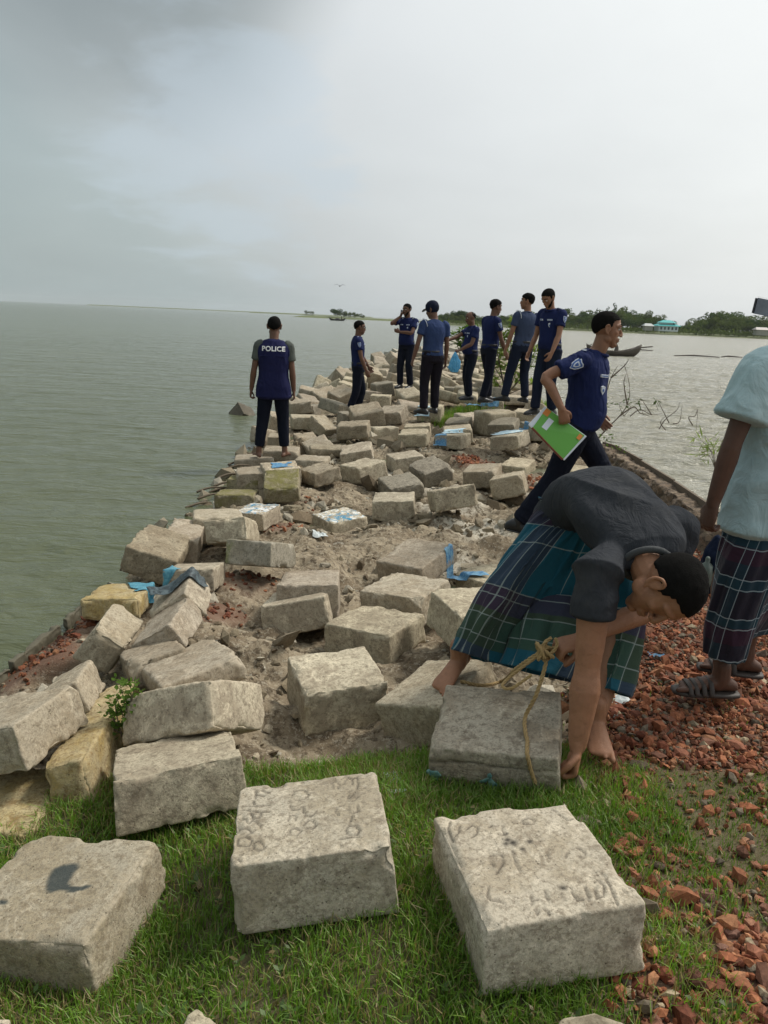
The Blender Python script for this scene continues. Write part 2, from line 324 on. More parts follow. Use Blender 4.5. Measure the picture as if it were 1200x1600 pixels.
BLOCKS=[
((-0.876, 1.013, 0.035, 4, 2, 2, 0.4, 0.4, 0.19),'plain',60,'block at the bottom left corner of the frame with just an edge showing'),
((0.53, 1.074, 0.025, -26, 2, -6, 0.4, 0.4, 0.19),'plain',60,'block at the bottom frame edge among grass and brick bits, one corner showing'),
((-0.299, 0.993, 0.025, -38, 2, -3, 0.4, 0.4, 0.19),'plain',60,'block at the bottom frame edge whose corner only shows in the grass'),
((-1.05, 2.633, -0.124, 3.2, -3.4, -14.0, 0.145, 0.678, 0.187),'yellow',60,'long yellow-brown slab under the big tan block and beside the weed'),
((-1.261, 2.305, -0.206, 1.4, -1.1, -2.0, 0.36, 0.409, 0.111),'yellow',60,'yellow-stained slab at the lower left frame edge beside the grass'),
((-0.157, 1.847, 0.065, 7.1, -5.0, -6.0, 0.418, 0.392, 0.192),'ins1',95,'pale concrete block in the grass with a number scratched in three lines across its top'),
((0.417, 1.684, 0.094, 12.5, -2.3, -2.6, 0.403, 0.435, 0.185),'ins2',95,"large grey concrete block with scratched letters and black spots, nearest the bending man's hand"),
((-0.817, 1.729, -0.08, -10.9, 3.2, -8.5, 0.416, 0.378, 0.174),'darkstain',70,'concrete block in the grass with a dark blue-grey stain on its top, lower left corner'),
((-0.668, 2.335, -0.062, 19.2, -15.2, -4.0, 0.412, 0.382, 0.177),'plain',60,'concrete block in the grass just behind the number-scratched block, cracked at its left edge'),
((-0.699, 2.703, -0.026, -18.1, -27.5, -20.7, 0.397, 0.376, 0.183),'plain',50,'grey concrete block tipped so its two side faces show, with green weed at its left'),
((-0.788, 2.986, 0.008, 32.0, -10.6, -10.6, 0.351, 0.425, 0.115),'warm',45,'flat pale concrete block lying behind the tipped grey block beside the weed'),
((-1.009, 3.183, -0.044, 28.0, -12.0, -10.7, 0.252, 0.321, 0.108),'warm',36,'small tan concrete block wedged left of the flat pale block near the weed'),
((-1.315, 2.483, -0.004, -14.5, -0.0, -17.6, 0.389, 0.341, 0.166),'warm',50,'big tan concrete block at the left frame edge resting over a yellow-stained slab'),
((-1.251, 2.866, -0.052, 13.1, -10.1, -24.8, 0.177, 0.341, 0.138),'warm',36,'concrete block half hidden behind the big tan block at the left frame edge'),
((-1.297, 3.45, -0.059, 5.0, -2.2, 34.5, 0.179, 0.382, 0.179),'warm',44,'long concrete block standing steeply on end beside the gully of red brick bits'),
((-1.021, 3.463, -0.021, -0.6, 1.5, -33.6, 0.239, 0.359, 0.14),'warm',40,'block tilted on its edge just below the blue torn sheet, right of the steep block'),
((-1.043, 3.756, 0.009, -1.8, 17.6, -36.1, 0.271, 0.225, 0.17),'plain',40,'concrete block lying under the torn blue and black sheet'),
((-1.126, 4.407, -0.074, 2.1, -11.7, -4.6, 0.3, 0.378, 0.136),'plain',34,'concrete block behind the one that carries the torn blue and black sheet'),
((-1.507, 4.918, -0.1, 3.7, 0.6, 16.9, 0.335, 0.556, 0.181),'rough',40,'rough sand-coloured concrete block right at the left water edge above the yellow block'),
((-1.499, 4.154, -0.149, 3.3, -7.1, -3.0, 0.323, 0.39, 0.123),'yellow',40,'yellow-stained concrete block at the left water edge with a dark wet front'),
((-1.441, 5.348, -0.136, 6.8, 4.9, 7.0, 0.242, 0.413, 0.189),'warm',34,'pale concrete block at the left water edge, leaning on a darker block to its right'),
((-1.079, 5.29, -0.038, -3.7, -19.9, -9.9, 0.298, 0.378, 0.165),'plain',34,'dark-sided concrete block between the pale waterside block and the white-painted block'),
((-1.277, 5.701, -0.109, 14.1, -4.7, 0.5, 0.375, 0.424, 0.2),'warm',24,'concrete block lying just behind the pale waterside block, its top edge only showing'),
((-1.049, 6.166, -0.146, -22.1, 4.3, -4.8, 0.291, 0.301, 0.146),'painted',34,'concrete block with a white and blue painted top beside the left row of blocks'),
((-0.782, 4.762, -0.022, -17.9, -17.7, -4.3, 0.322, 0.383, 0.161),'moss2',40,'long tilted concrete block with a mossy left end overhanging a dark hollow'),
((-0.992, 7.21, -0.107, 5.2, 17.3, -4.7, 0.337, 0.394, 0.151),'moss',36,'square concrete block covered in green-yellow moss on its front'),
((-1.503, 8.023, -0.282, 3.7, -5.1, 1.4, 0.328, 0.388, 0.127),'moss',26,'low mossy block at the water behind the other low mossy block'),
((-1.398, 7.082, -0.225, 3.3, -5.0, -1.3, 0.372, 0.41, 0.133),'moss',26,'low dark mossy block in front of its twin, left of the square mossy block'),
((-1.433, 8.04, -0.231, 8.5, -0.0, -4.2, 0.315, 0.397, 0.194),'warm',24,'flat waterside block under the left foot of the man in the police vest'),
((-1.12, 8.026, -0.166, 16.7, 1.8, -3.5, 0.386, 0.384, 0.198),'plain',24,'flat concrete block with a blue scrap behind the square mossy block'),
((-0.713, 8.115, -0.169, -55.6, 9.4, -2.4, 0.377, 0.321, 0.154),'rough',28,'rough-sided concrete block just right of the square mossy block'),
((-0.398, 6.798, -0.346, -55.3, 4.2, -0.0, 0.385, 0.388, 0.171),'painted',36,'concrete block with white and faded blue top standing alone amid the mud'),
((0.093, 7.074, -0.226, -3.1, 0.2, -4.2, 0.388, 0.401, 0.187),'plain',34,'upright rectangular concrete block with a dark front, right of the lone painted block'),
((0.621, 6.921, -0.09, 6.9, -13.3, -11.1, 0.393, 0.399, 0.197),'plain',34,'concrete block tilted back with a bright front face, right of the dark-fronted block'),
((0.171, 8.0, -0.254, 20.5, 6.5, -9.2, 0.383, 0.396, 0.185),'dark',30,'concrete block with a speckled top right behind the dark-fronted upright block'),
((0.514, 8.842, -0.23, 29.5, 8.6, -14.0, 0.384, 0.391, 0.188),'dark',32,'dark rough-topped concrete block next to the pale block in the middle of the spur'),
((0.238, 9.53, -0.247, 14.8, -0.0, -7.6, 0.395, 0.399, 0.185),'plain',28,'pale-topped concrete block touching the dark rough-topped block'),
((-0.252, 8.552, -0.195, -52.9, 9.1, -4.5, 0.396, 0.384, 0.198),'plain',30,'concrete block with a chipped thin top and two shaded sides, right of the rough-sided block'),
((-0.386, 9.906, -0.234, 0.5, 9.2, -12.3, 0.417, 0.397, 0.169),'plain',26,'pale concrete block standing just behind the one with the chipped thin top'),
((-0.053, 11.636, -0.211, 12.7, -5.0, -2.1, 0.388, 0.399, 0.202),'plain',24,'block with dark left end and lit front, below the officer in sunglasses'),
((0.384, 10.902, -0.151, -8.2, 4.3, -5.9, 0.41, 0.399, 0.197),'plain',24,'block with dark front face and pale rim, below the officer in the cap'),
((0.467, 11.819, -0.18, -4.8, -0.1, -6.5, 0.4, 0.4, 0.201),'plain',16,'concrete block peeping out behind the pale-rimmed block below the officer in the cap'),
((0.93, 10.85, -0.158, -26.2, -0.6, -4.4, 0.412, 0.398, 0.198),'blue',26,'concrete block with blue sheet over its front left corner, beside the red brick patch'),
((1.024, 11.167, -0.106, -1.3, 4.3, -7.3, 0.415, 0.4, 0.201),'plain',18,'pale-topped block directly behind the block with blue sheet on its left corner'),
((1.165, 12.573, -0.167, -15.9, 7.6, -6.3, 0.397, 0.402, 0.2),'dark',18,'dark wedge-like block behind the block with the blue sheet corner, next to the grass patch'),
((1.694, 13.458, -0.126, -11.5, 5.8, -4.2, 0.417, 0.401, 0.2),'plain',20,'pale flat-topped concrete block in front of the grass patch between the standing officers'),
((1.829, 12.077, -0.086, -21.8, 11.8, -6.8, 0.431, 0.403, 0.193),'dark',24,'dark concrete block with a white right end behind the red brick patch'),
((1.708, 10.643, -0.081, -32.6, 7.6, -8.9, 0.432, 0.395, 0.195),'blue',26,'block with white and pale blue top between red brick patch and walking officer'),
((2.245, 12.153, -0.443, -26.6, 0.8, -0.4, 0.331, 0.392, 0.193),'plain',22,"small-looking concrete block partly behind the walking officer's rear leg, beside red brick bits"),
((1.093, 8.509, -0.183, -18.2, 4.0, -7.9, 0.382, 0.405, 0.197),'warm',26,'concrete block with a speckled tan top between the tilted block and the walking officer'),
((1.756, 10.092, -0.378, -29.2, 8.8, -1.2, 0.359, 0.395, 0.181),'plain',22,"pale flat block just behind the walking officer's rear leg"),
((1.316, 8.0, -0.172, -13.7, -3.9, -16.3, 0.347, 0.398, 0.222),'warm',28,"concrete block tilted up beside the walking officer's rear shin"),
((0.249, 5.169, -0.164, -38.8, 12.7, -5.1, 0.408, 0.423, 0.157),'warm',40,'sunken sandy concrete block half buried behind a dark hole in the mud'),
((0.152, 4.333, -0.127, -29.9, 2.0, -4.9, 0.415, 0.383, 0.181),'warm',50,'large tan-topped concrete block behind the group of three blocks in the middle'),
((-0.019, 3.911, -0.175, -30.4, -0.4, -4.1, 0.417, 0.389, 0.168),'plain',55,'grey-topped concrete block touching the big square block behind it in the middle foreground'),
((-0.459, 4.168, -0.159, -1.9, -7.8, -13.3, 0.379, 0.389, 0.183),'plain',50,'pale concrete block on its edge, left of the grey-topped block in the middle'),
((-0.42, 4.299, -0.111, 2.5, -5.7, -1.9, 0.356, 0.394, 0.213),'warm',34,'flat concrete block almost hidden behind the pale block standing on its edge'),
((-0.182, 3.172, -0.142, 20.1, 3.6, -1.6, 0.381, 0.342, 0.219),'plain',62,'big square concrete block above the grass with a deeply shaded left side'),
((0.272, 2.949, -0.059, -37.7, 9.7, -19.6, 0.36, 0.403, 0.194),'warm',50,'concrete block under the bare right foot of the bending man'),
((0.766, 5.158, -0.306, -57.7, 5.4, -5.3, 0.36, 0.359, 0.194),'blue',36,'concrete block with bright blue torn sheet on its left rim, beside the checked sarong'),
((0.452, 2.519, 0.032, -12.4, 6.6, -4.7, 0.445, 0.406, 0.168),'rope',85,"stained concrete block with the rope hanging over it, beside the bending man's arm"),
((-1.054, 12.355, -0.251, 59.9, 34.2, 3.9, 0.393, 0.367, 0.193),'warm',26,'large tilted pale rock-like block behind the feet of the man in the police vest'),
((-0.944, 10.599, -0.323, 26.8, 17.1, -18.9, 0.359, 0.387, 0.183),'warm',24,'slanting block with a striped pale face right of the man in the police vest'),
((-1.255, 11.767, -0.415, 20.3, 8.0, -5.3, 0.328, 0.397, 0.194),'warm',18,'low tan block between the slanting block and the big tilted pale one'),
((-1.544, 14.881, -0.297, -14.6, -0.0, -4.5, 0.362, 0.394, 0.205),'dark',18,'upright dark square block right of the hand of the man in the police vest'),
]
QBLOCKS=[
(742,1025,-0.1,20,0,0,(0.4, 0.4, 0.2),'plain','concrete block mostly hidden behind the left hem of the checked sarong'),
(890,778,-0.2,-8,3,4,(0.34, 0.34, 0.26),'warm',"tall pale block behind the bending man's grey back"),
(768,641,-0.12,-3,0,0,(0.42, 0.4, 0.2),'blue','block with crumpled blue sheet right below the officer with the black hair'),
(838,690,-0.14,20,5,0,(0.4, 0.4, 0.2),'dark','block under the shoe of the tall officer who looks down'),
(812,634,-0.05,-6,0,0,(0.6, 0.5, 0.16),'plain','flat slab under the feet of the officer turned away beside the bush'),
(822,664,-0.15,-20,3,0,(0.42, 0.42, 0.2),'plain',"pale block between the tall officer's shoe and the flat slab"),
(672,660,-0.25,-14,4,0,(0.42, 0.4, 0.26),'plain','block under the shoes of the officer in the cap'),
(612,668,-0.24,-18,14,-8,(0.44, 0.42, 0.2),'plain','pale tilted block just left of the block under the officer in the cap'),
(640,646,-0.26,10,10,8,(0.46, 0.42, 0.1),'warm','flat pale piece left of the shoes of the officer in the cap'),
(595,636,-0.24,-4,0,0,(0.42, 0.4, 0.22),'plain','block with a lit front right of the officer in sunglasses'),
(640,631,-0.24,6,0,0,(0.44, 0.4, 0.22),'plain','block just below the shoes of the officer on the phone'),
(598,614,-0.22,12,0,0,(0.4, 0.4, 0.22),'plain','block behind the lit-fronted one, left of the officer on the phone'),
(576,629,-0.24,30,0,6,(0.4, 0.4, 0.2),'warm',"block touching the back of the officer in sunglasses' knees"),
(624,616,-0.2,0,0,0,(0.42, 0.42, 0.2),'plain','block under the shoes of the officer on the phone'),
(660,613,-0.2,5,0,0,(0.4, 0.4, 0.26),'plain','block between the officer on the phone and the officer in the cap'),
(708,625,-0.22,-8,0,0,(0.5, 0.42, 0.26),'dark','block with a dark front right of the trousers of the officer in the cap'),
(700,608,-0.2,-2,0,0,(0.5, 0.4, 0.2),'plain','block behind the dark-fronted one, right of the officer in the cap'),
(577,612,-0.25,38,26,14,(0.42, 0.42, 0.42),'warm','big block tilted on its corner right of the officer in sunglasses'),
(566,600,-0.22,10,-20,10,(0.42, 0.42, 0.3),'dark','rough block heaped behind the big corner-tilted one'),
(596,603,-0.22,-6,0,0,(0.42, 0.42, 0.22),'plain','block right of the big corner-tilted one'),
(616,578,0,30,25,20,(0.4, 0.4, 0.3),'plain','grey block tipped on end behind the officer on the phone'),
(590,573,-0.12,25,22,-12,(0.4, 0.4, 0.3),'warm','brown block sloping to the water beyond the officer in sunglasses'),
(536,610,-0.25,42,30,0,(0.4, 0.4, 0.36),'warm','block standing on its corner at the water, left of the officer in sunglasses'),
(542,628,-0.28,-14,-8,6,(0.42, 0.42, 0.24),'warm','block right beneath the corner-standing one at the water'),
(533,636,-0.3,40,14,-20,(0.44, 0.42, 0.2),'warm','flat slanting block between the two legs of rubble left of the officer in sunglasses'),
(510,633,-0.38,48,22,-10,(0.62, 0.42, 0.14),'warm','striped long slab sliding towards the water left of the officer in sunglasses'),
(524,655,-0.3,-38,-10,10,(0.5, 0.4, 0.2),'dark','dark block with a narrow lit edge below the slanting slabs'),
(548,668,-0.26,20,0,0,(0.4, 0.36, 0.22),'dark','grey block close under the shoes of the officer in sunglasses'),
(572,676,-0.26,12,12,-12,(0.5, 0.5, 0.26),'rough','rough broken lump right of the shoes of the officer in sunglasses'),
(552,690,-0.26,-5,6,-6,(0.46, 0.36, 0.2),'rough','rough broken block behind the pale block in the left middle'),
(474,672,-0.3,10,0,0,(0.42, 0.4, 0.2),'warm',"tan block directly right of the vest man's leg, above the low tan one"),
(468,650,-0.36,14,4,-8,(0.42, 0.4, 0.22),'warm',"tan block beyond the vest man's hand at the water"),
(432,690,-0.36,20,10,10,(0.3, 0.3, 0.34),'pale','pale stone seen between the legs of the man in the police vest'),
(436,706,-0.36,4,4,0,(0.3, 0.3, 0.2),'warm',"brown stone below the pale one between the vest man's legs"),
(411,704,-0.42,80,8,12,(0.5, 0.24, 0.22),'warm',"narrow block on end left of the vest man's shin in the water"),
(440,722,-0.34,4,0,0,(0.46, 0.4, 0.14),'warm',"flat slab under the vest man's feet"),
(398,735,-0.42,8,0,-3,(0.5, 0.4, 0.12),'warm','flat slab half under water in front of the vest man'),
(512,716,-0.34,8,0,0,(0.5, 0.4, 0.12),'rough',"ragged flat block right of the vest man's right foot"),
(488,735,-0.38,-6,0,0,(0.4, 0.4, 0.12),'warm',"low block between the vest man's right foot and the rough-sided block"),
(380,676,-0.72,40,32,24,(0.36, 0.36, 0.3),'dark','lone dark stone breaking the water surface left of the vest man'),
(700,590,-0.2,-10,3,0,(0.5, 0.4, 0.2),'plain','long block two rows behind the officer in the cap'),
(712,575,-0.2,8,0,3,(0.5, 0.4, 0.2),'plain','flat block three rows behind the officer in the cap'),
]
INS1=[[(0.075,-0.137),(0.101,-0.137),(0.127,-0.138)],[(0.1,-0.126),(0.122,-0.127),(0.132,-0.105),(0.12,-0.081),(0.1,-0.084),(0.092,-0.104),(0.1,-0.126)],[(0.115,-0.036),(0.11,-0.06)],[(0.076,0.021),(0.07,-0.004),(0.079,-0.023)],[(0.08,0.02),(0.093,0.026)],[(0.107,0.014),(0.107,-0.017),(0.118,-0.024),(0.134,-0.019),(0.134,0.012)],[(0.113,0.076),(0.108,0.048),(0.125,0.038),(0.141,0.06)],[(0.126,0.078),(0.109,0.048)],[(0.069,0.125),(0.069,0.155),(0.081,0.162),(0.09,0.144),(0.086,0.121)],[(0.1,0.142),(0.118,0.178),(0.129,0.16),(0.13,0.135)],[(0.13,0.165),(0.146,0.174),(0.146,0.136),(0.138,0.106)],[(-0.019,0.136),(-0.046,0.138),(-0.052,0.111),(-0.039,0.086),(-0.013,0.088),(-0.004,0.109),(-0.016,0.136)],[(-0.056,0.061),(-0.052,0.033),(-0.029,0.037)],[(-0.022,0.044),(-0.015,-0.001),(0.001,-0.014),(0.018,0.013)],[(-0.06,-0.016),(-0.057,0.009),(-0.043,0.01),(-0.041,-0.021)],[(-0.061,-0.085),(-0.055,-0.059),(-0.041,-0.058),(-0.025,-0.074),(-0.036,-0.091),(-0.059,-0.086)],[(-0.02,-0.05),(-0.006,-0.029),(0.008,-0.036),(0.017,-0.059),(0.005,-0.072),(-0.016,-0.064)],[(-0.162,0.166),(-0.158,0.122)],[(-0.161,0.147),(-0.133,0.13)],[(-0.144,0.162),(-0.119,0.146)],[(-0.196,0.085),(-0.116,0.075)],[(-0.193,0.066),(-0.115,0.039)],[(-0.166,0.11),(-0.161,0.09)],[(-0.17,0.048),(-0.161,0.016),(-0.142,0.015),(-0.139,0.041),(-0.156,0.049)],[(-0.197,0.024),(-0.18,0.016),(-0.169,-0.008)],[(-0.169,-0.008),(-0.161,0.007),(-0.138,-0.023)],[(-0.2,-0.025),(-0.175,-0.027),(-0.157,-0.059)],[(-0.172,-0.064),(-0.151,-0.045)],[(-0.197,-0.101),(-0.196,-0.074),(-0.174,-0.071),(-0.157,-0.091),(-0.163,-0.112),(-0.194,-0.105)],[(-0.151,-0.126),(-0.152,-0.103),(-0.137,-0.095),(-0.12,-0.129),(-0.135,-0.141),(-0.151,-0.126)],[(-0.191,-0.15),(-0.18,-0.153)],[(-0.192,-0.165),(-0.18,-0.178)],[(-0.156,-0.158),(-0.155,-0.137)],[(-0.2,-0.218),(-0.183,-0.222)],[(-0.195,-0.256),(-0.182,-0.249)]]
INS2=[[(-0.163,0.179),(-0.176,0.156),(-0.178,0.121),(-0.177,0.104)],[(-0.141,0.161),(-0.155,0.133),(-0.168,0.119)],[(-0.13,0.141),(-0.106,0.157),(-0.097,0.142),(-0.107,0.118),(-0.126,0.105)],[(-0.066,0.135),(-0.055,0.141)],[(-0.03,0.131),(-0.035,0.098),(-0.049,0.105)],[(0.031,0.144),(0.053,0.156),(0.07,0.14),(0.058,0.125),(0.034,0.13),(0.031,0.144)],[(0.146,0.155),(0.157,0.121),(0.176,0.125)],[(0.133,0.177),(0.145,0.165)],[(-0.102,0.026),(-0.072,0.019),(-0.074,-0.004),(-0.092,-0.026),(-0.111,-0.044)],[(-0.11,0.001),(-0.108,-0.015)],[(-0.038,0.032),(-0.047,-0.006),(-0.048,-0.055)],[(0.045,0.005),(0.041,-0.018)],[(0.1,-0.007),(0.086,-0.024)],[(0.131,0.002),(0.144,-0.017),(0.133,-0.035),(0.117,-0.027)],[(-0.148,-0.09),(-0.16,-0.118),(-0.155,-0.132),(-0.136,-0.14),(-0.128,-0.152)],[(-0.06,-0.14),(-0.064,-0.166)],[(-0.054,-0.132),(-0.061,-0.154),(-0.043,-0.151)],[(-0.017,-0.126),(-0.025,-0.168)],[(0.014,-0.147),(0.013,-0.17)],[(0.051,-0.128),(0.044,-0.154),(0.045,-0.177),(0.062,-0.178)],[(0.082,-0.138),(0.072,-0.183)],[(0.105,-0.143),(0.093,-0.181),(0.113,-0.176),(0.133,-0.143),(0.124,-0.126)],[(0.148,-0.099),(0.144,-0.152),(0.13,-0.21)],[(0.198,-0.11),(0.196,-0.142),(0.202,-0.168)],[(0.168,-0.164),(0.169,-0.182)],[(-0.063,-0.183),(-0.065,-0.198)],[(-0.044,-0.184),(-0.04,-0.207)]]

# ------------------------------------------------------------------ concrete block builder
def block_arrays(dims, n, seed, rough=1.0, strokes=None, mode=''):
    d = np.array(dims, float); cell = max(d) / n
    ns = [max(4, int(round(k / cell))) for k in d]
    def sp(k):
        t = np.linspace(-1, 1, k + 1); return .62 * t + .38 * np.sin(np.pi / 2 * t)
    ax = [sp(k) for k in ns]
    idx = -np.ones([k + 1 for k in ns], dtype=np.int64)
    I, J, K = np.meshgrid(*[np.arange(k + 1) for k in ns], indexing='ij')
    surf = (I == 0) | (I == ns[0]) | (J == 0) | (J == ns[1]) | (K == 0) | (K == ns[2])
    idx[surf] = np.arange(surf.sum())
    P = np.stack([ax[0][I[surf]], ax[1][J[surf]], ax[2][K[surf]]], 1) * d / 2
    Q = []
    def side(A, flip):
        q = np.stack([A[:-1, :-1], A[1:, :-1], A[1:, 1:], A[:-1, 1:]], -1).reshape(-1, 4)
        Q.append(q[:, ::-1] if flip else q)
    side(idx[:, :, -1], False); side(idx[:, :, 0], True)
    side(idx[:, 0, :], False); side(idx[:, -1, :], True)
    side(idx[0, :, :], True); side(idx[-1, :, :], False)
    Q = np.vstack(Q)
    half = d / 2; r = .006 + .003 * (seed % 3)
    inner = half - r
    q = np.clip(P, -inner, inner); dl = P - q; ln = np.linalg.norm(dl, axis=1, keepdims=True); Nn = dl / ln
    gap = np.sort(half - np.abs(P), axis=1); ed = gap[:, 1]; co = gap[:, 2]
    P = q + r * Nn
    S = P + seed * 3.17
    wear = np.zeros((len(P), 3))
    D = fbm(S * 3.2, 3, seed) * .0045 * rough + fbm(S * 22, 3, seed + 5) * .0028 * rough
    if n > 22: D += fbm(S * 85, 2, seed + 9) * .0014 * rough
    ch = sst(fbm(S * 11, 3, seed + 21), .02, .42) * np.exp(-(ed / (.022 * rough ** .5)) ** 2)
    ch2 = sst(fbm(S * 30, 2, seed + 31), .1, .6) * np.exp(-(ed / .012) ** 2)
    D -= ch * .020 + ch2 * .008
    wear[:, 0] = np.clip(ch * 1.1 + ch2 * .6 + .35 * np.exp(-(ed / .008) ** 2), 0, 1)
    rs = np.random.default_rng(seed)
    for _ in range(1 if rough <= 1 else 3):          # knocked corners
        c = half * rs.choice([-1, 1], 3); k = rs.uniform(.012, .042)
        nn = c / np.abs(c) + rs.normal(0, .25, 3); nn /= np.linalg.norm(nn)
        over = (P - c) @ nn + k + fbm(S * 18, 2, seed + 3) * .008
        m = over > 0; P[m] -= nn * over[m][:, None] * .9; wear[m, 0] = np.clip(wear[m, 0] + .8, 0, 1)
    if n > 40:                                        # pits
        pt = vnoise(S * 38, seed + 40); D -= sst(pt, .72, .9) * .004
    top = sst(Nn[:, 2], .6, .95)
    if strokes:
        A = []; B = []
        for st in strokes:
            for a, b in zip(st[:-1], st[1:]): A.append(a); B.append(b)
        A = np.array(A); B = np.array(B); ti = np.where(top > .5)[0]; X = P[ti][:, :2]
        X = X + np.stack([fbm(S[ti] * 40, 2, 77), fbm(S[ti] * 40, 2, 78)], 1) * .003
        best = np.full(len(ti), 9.)
        for a, b in zip(A, B):
            ab = b - a; t = np.clip(((X - a) @ ab) / (ab @ ab + 1e-12), 0, 1); best = np.minimum(best, np.linalg.norm(X - a - t[:, None] * ab, axis=1))
        g = np.exp(-(best / .0030) ** 2); g2 = sst(fbm(S[ti] * 20, 2, 4), -.6, .1)
        D[ti] -= .0042 * g * (.4 + .6 * g2); wear[ti, 1] = g * (.35 + .55 * g2)
        D[ti] += .0008 * np.exp(-((best - .008) / .003) ** 2)
    if mode == 'ins2':                                # black spots
        for x, y, k in ((-.035, .075, .010), (-.025, .060, .013), (-.045, .060, .009), (.02, .055, .009), (-.03, .10, .006), (0.03, -.13, .010), (-.01, .03, .008)):
            wear[:, 1] = np.maximum(wear[:, 1], 1.3 * top * np.exp(-(((P[:, 0] - x) ** 2 + (P[:, 1] - y) ** 2) / k ** 2)))
        wear[:, 1] = np.clip(wear[:, 1], 0, 1.4)
    if mode == 'darkstain':
        X = P[:, :2] + np.stack([fbm(S * 16, 3, 1), fbm(S * 16, 3, 2)], 1) * .03
        f = np.exp(-((X[:, 0] - .00) ** 2 / .045 ** 2 + (X[:, 1] - .03) ** 2 / .055 ** 2)) + .9 * np.exp(-((X[:, 0] - .07) ** 2 / .06 ** 2 + (X[:, 1] + .015) ** 2 / .014 ** 2)) + .8 * np.exp(-((X[:, 0] + .10) ** 2 / .02 ** 2 + (X[:, 1] + .07) ** 2 / .015 ** 2))
        wear[:, 2] = top * sst(f, .35, .6)
    if mode == 'painted': wear[:, 2] = sst(Nn[:, 2], .3, .8) * (1 - ch)
    if mode == 'moss': wear[:, 2] = .04 + .22 * np.clip(Nn[:, 2], 0, 1) + .10 * np.clip(-Nn[:, 1], 0, 1)
    if mode == 'moss2': wear[:, 2] = sst(-P[:, 0], .02, .16) * .45 - .22
    if mode == 'rope':                                # long crack line and damp foot
        X = P[:, 2] + .012 * fbm(S * 8, 3, 6); wear[:, 1] = .8 * np.exp(-((X - .03) / .004) ** 2) * (np.abs(Nn[:, 1]) > .7) * (P[:, 0] < .16)
        D -= .004 * np.exp(-((X - .03) / .005) ** 2) * (np.abs(Nn[:, 1]) > .7)
    P = P + Nn * D[:, None]
    P[:, :2] *= 1 + .03 * (-P[:, 2:] / d[2])
    return P, Q, wear
def rotm(yaw, tx, ty):
    w = Vector((rad(tx), rad(ty), 0)); a = w.length
    return Matrix.Rotation(rad(yaw), 3, 'Z') @ (Matrix.Rotation(a, 3, w.normalized()) if a > 1e-6 else Matrix.Identity(3))
BLK = []      # (x, y, zbottom, matrix, dims) of every block, for the ground and for things that rest on them
def block_obj(name, pos, ang, dims, n, seed, variant, label, me=None, tint=None, cat='concrete block'):
    Rm = rotm(*ang)
    if me is None:
        rough = {'rough': 2.6, 'dark': 1.8, 'moss': 1.7, 'warm': 1.1}.get(variant, .8)
        P, Q, wr = block_arrays(dims, n, seed, rough, {'ins1': INS1, 'ins2': INS2}.get(variant), variant)
        me = mesh('concrete_block', P, [Q]); setcol(me, 'wear', wr); me.materials.append(M[VAR.get(variant, variant)])
    o = obj('concrete_block', me); o.matrix_world = Matrix.Translation(pos) @ Rm.to_4x4()
    k = tint if tint else (.5 if 'lone dark stone' in label else random.uniform(.88, 1.12)); o.color = (k, k * random.uniform(.975, 1.0), k * random.uniform(.93, 1.0), 1)
    tag(o, label, cat, 'concrete blocks heaped along the spur')
    return o
def lowest(pos, Rm, dims):
    return pos[2] - sum(abs(Rm[2][i]) * dims[i] / 2 for i in range(3))
for k, (p, v, res, lab) in enumerate(BLOCKS):
    Rm = rotm(*p[3:6]); BLK.append((p[0], p[1], lowest(p, Rm, p[6:9]), v, p, res, lab))
XL = ([-40, 0, 3.7, 4.5, 5.6, 7.1, 8.5, 10.6, 12.8, 15.7, 21, 25, 32, 44, 58, 67], [-12, -2.15, -1.99, -1.95, -2.02, -2.08, -2.0, -2.02, -2.15, -1.95, -1.6, -1.0, -.27, 1.4, 4.2, 6.7])
XR = ([-40, 0, 2, 4, 6, 7, 8.35, 9.6, 10.9, 14, 17.7, 28, 37, 52, 67], [14, 4.2, 2.7, 2.5, 2.6, 2.7, 2.84, 2.9, 3.0, 3.2, 3.5, 4.7, 5.7, 7.2, 7.6])
def xl(y): return np.interp(y, *XL)
def xr(y): return np.interp(y, *XR)
def prior(x, y):
    return np.interp(y, [0, 2, 5, 8, 12, 20, 30, 60], [0, 0, -.1, -.2, -.25, -.25, -.2, -.3]) - .22 * np.clip(-x - 1.0, 0, 2) * (1 - sst(y, 8, 10))
KX = None
def ground(x, y):
    """smooth ground level"""
    global KX
    x = np.asarray(x, float); y = np.asarray(y, float)
    if KX is None:
        b = np.array([(q[0], q[1], q[2]) for q in BLK if q[3] is not None]); KX = (b, b[:, 2] + .035 - prior(b[:, 0], b[:, 1]))
    b, dz = KX; zi = prior(x, y) - .03; num = np.zeros_like(zi); den = np.full_like(zi, .10)
    near = y < 15
    for (bx, by, _), d in zip(b, dz):
        w_ = np.exp(-((x - bx) ** 2 + (y - by) ** 2) / (2 * .26 ** 2)); num += w_ * (d + .03); den += w_
    z = zi + num / den
    z = np.maximum(z, -.62)
    tl = (x - xl(y)); k = sst(tl, -.06, .38); z = np.where(tl < .9, np.maximum(z, -.37) * k + (-.44) * (1 - k), z)
    z = np.where(tl < 0, -.44 + tl * .8, z)
    tr = xr(y) - x; z = np.where(tr < 0, np.minimum(z, -.1 + tr * 1.6), z)
    te = 68 - y; z = np.where(te < 0, z + te * .3, z)
    return np.maximum(z, -1.6)

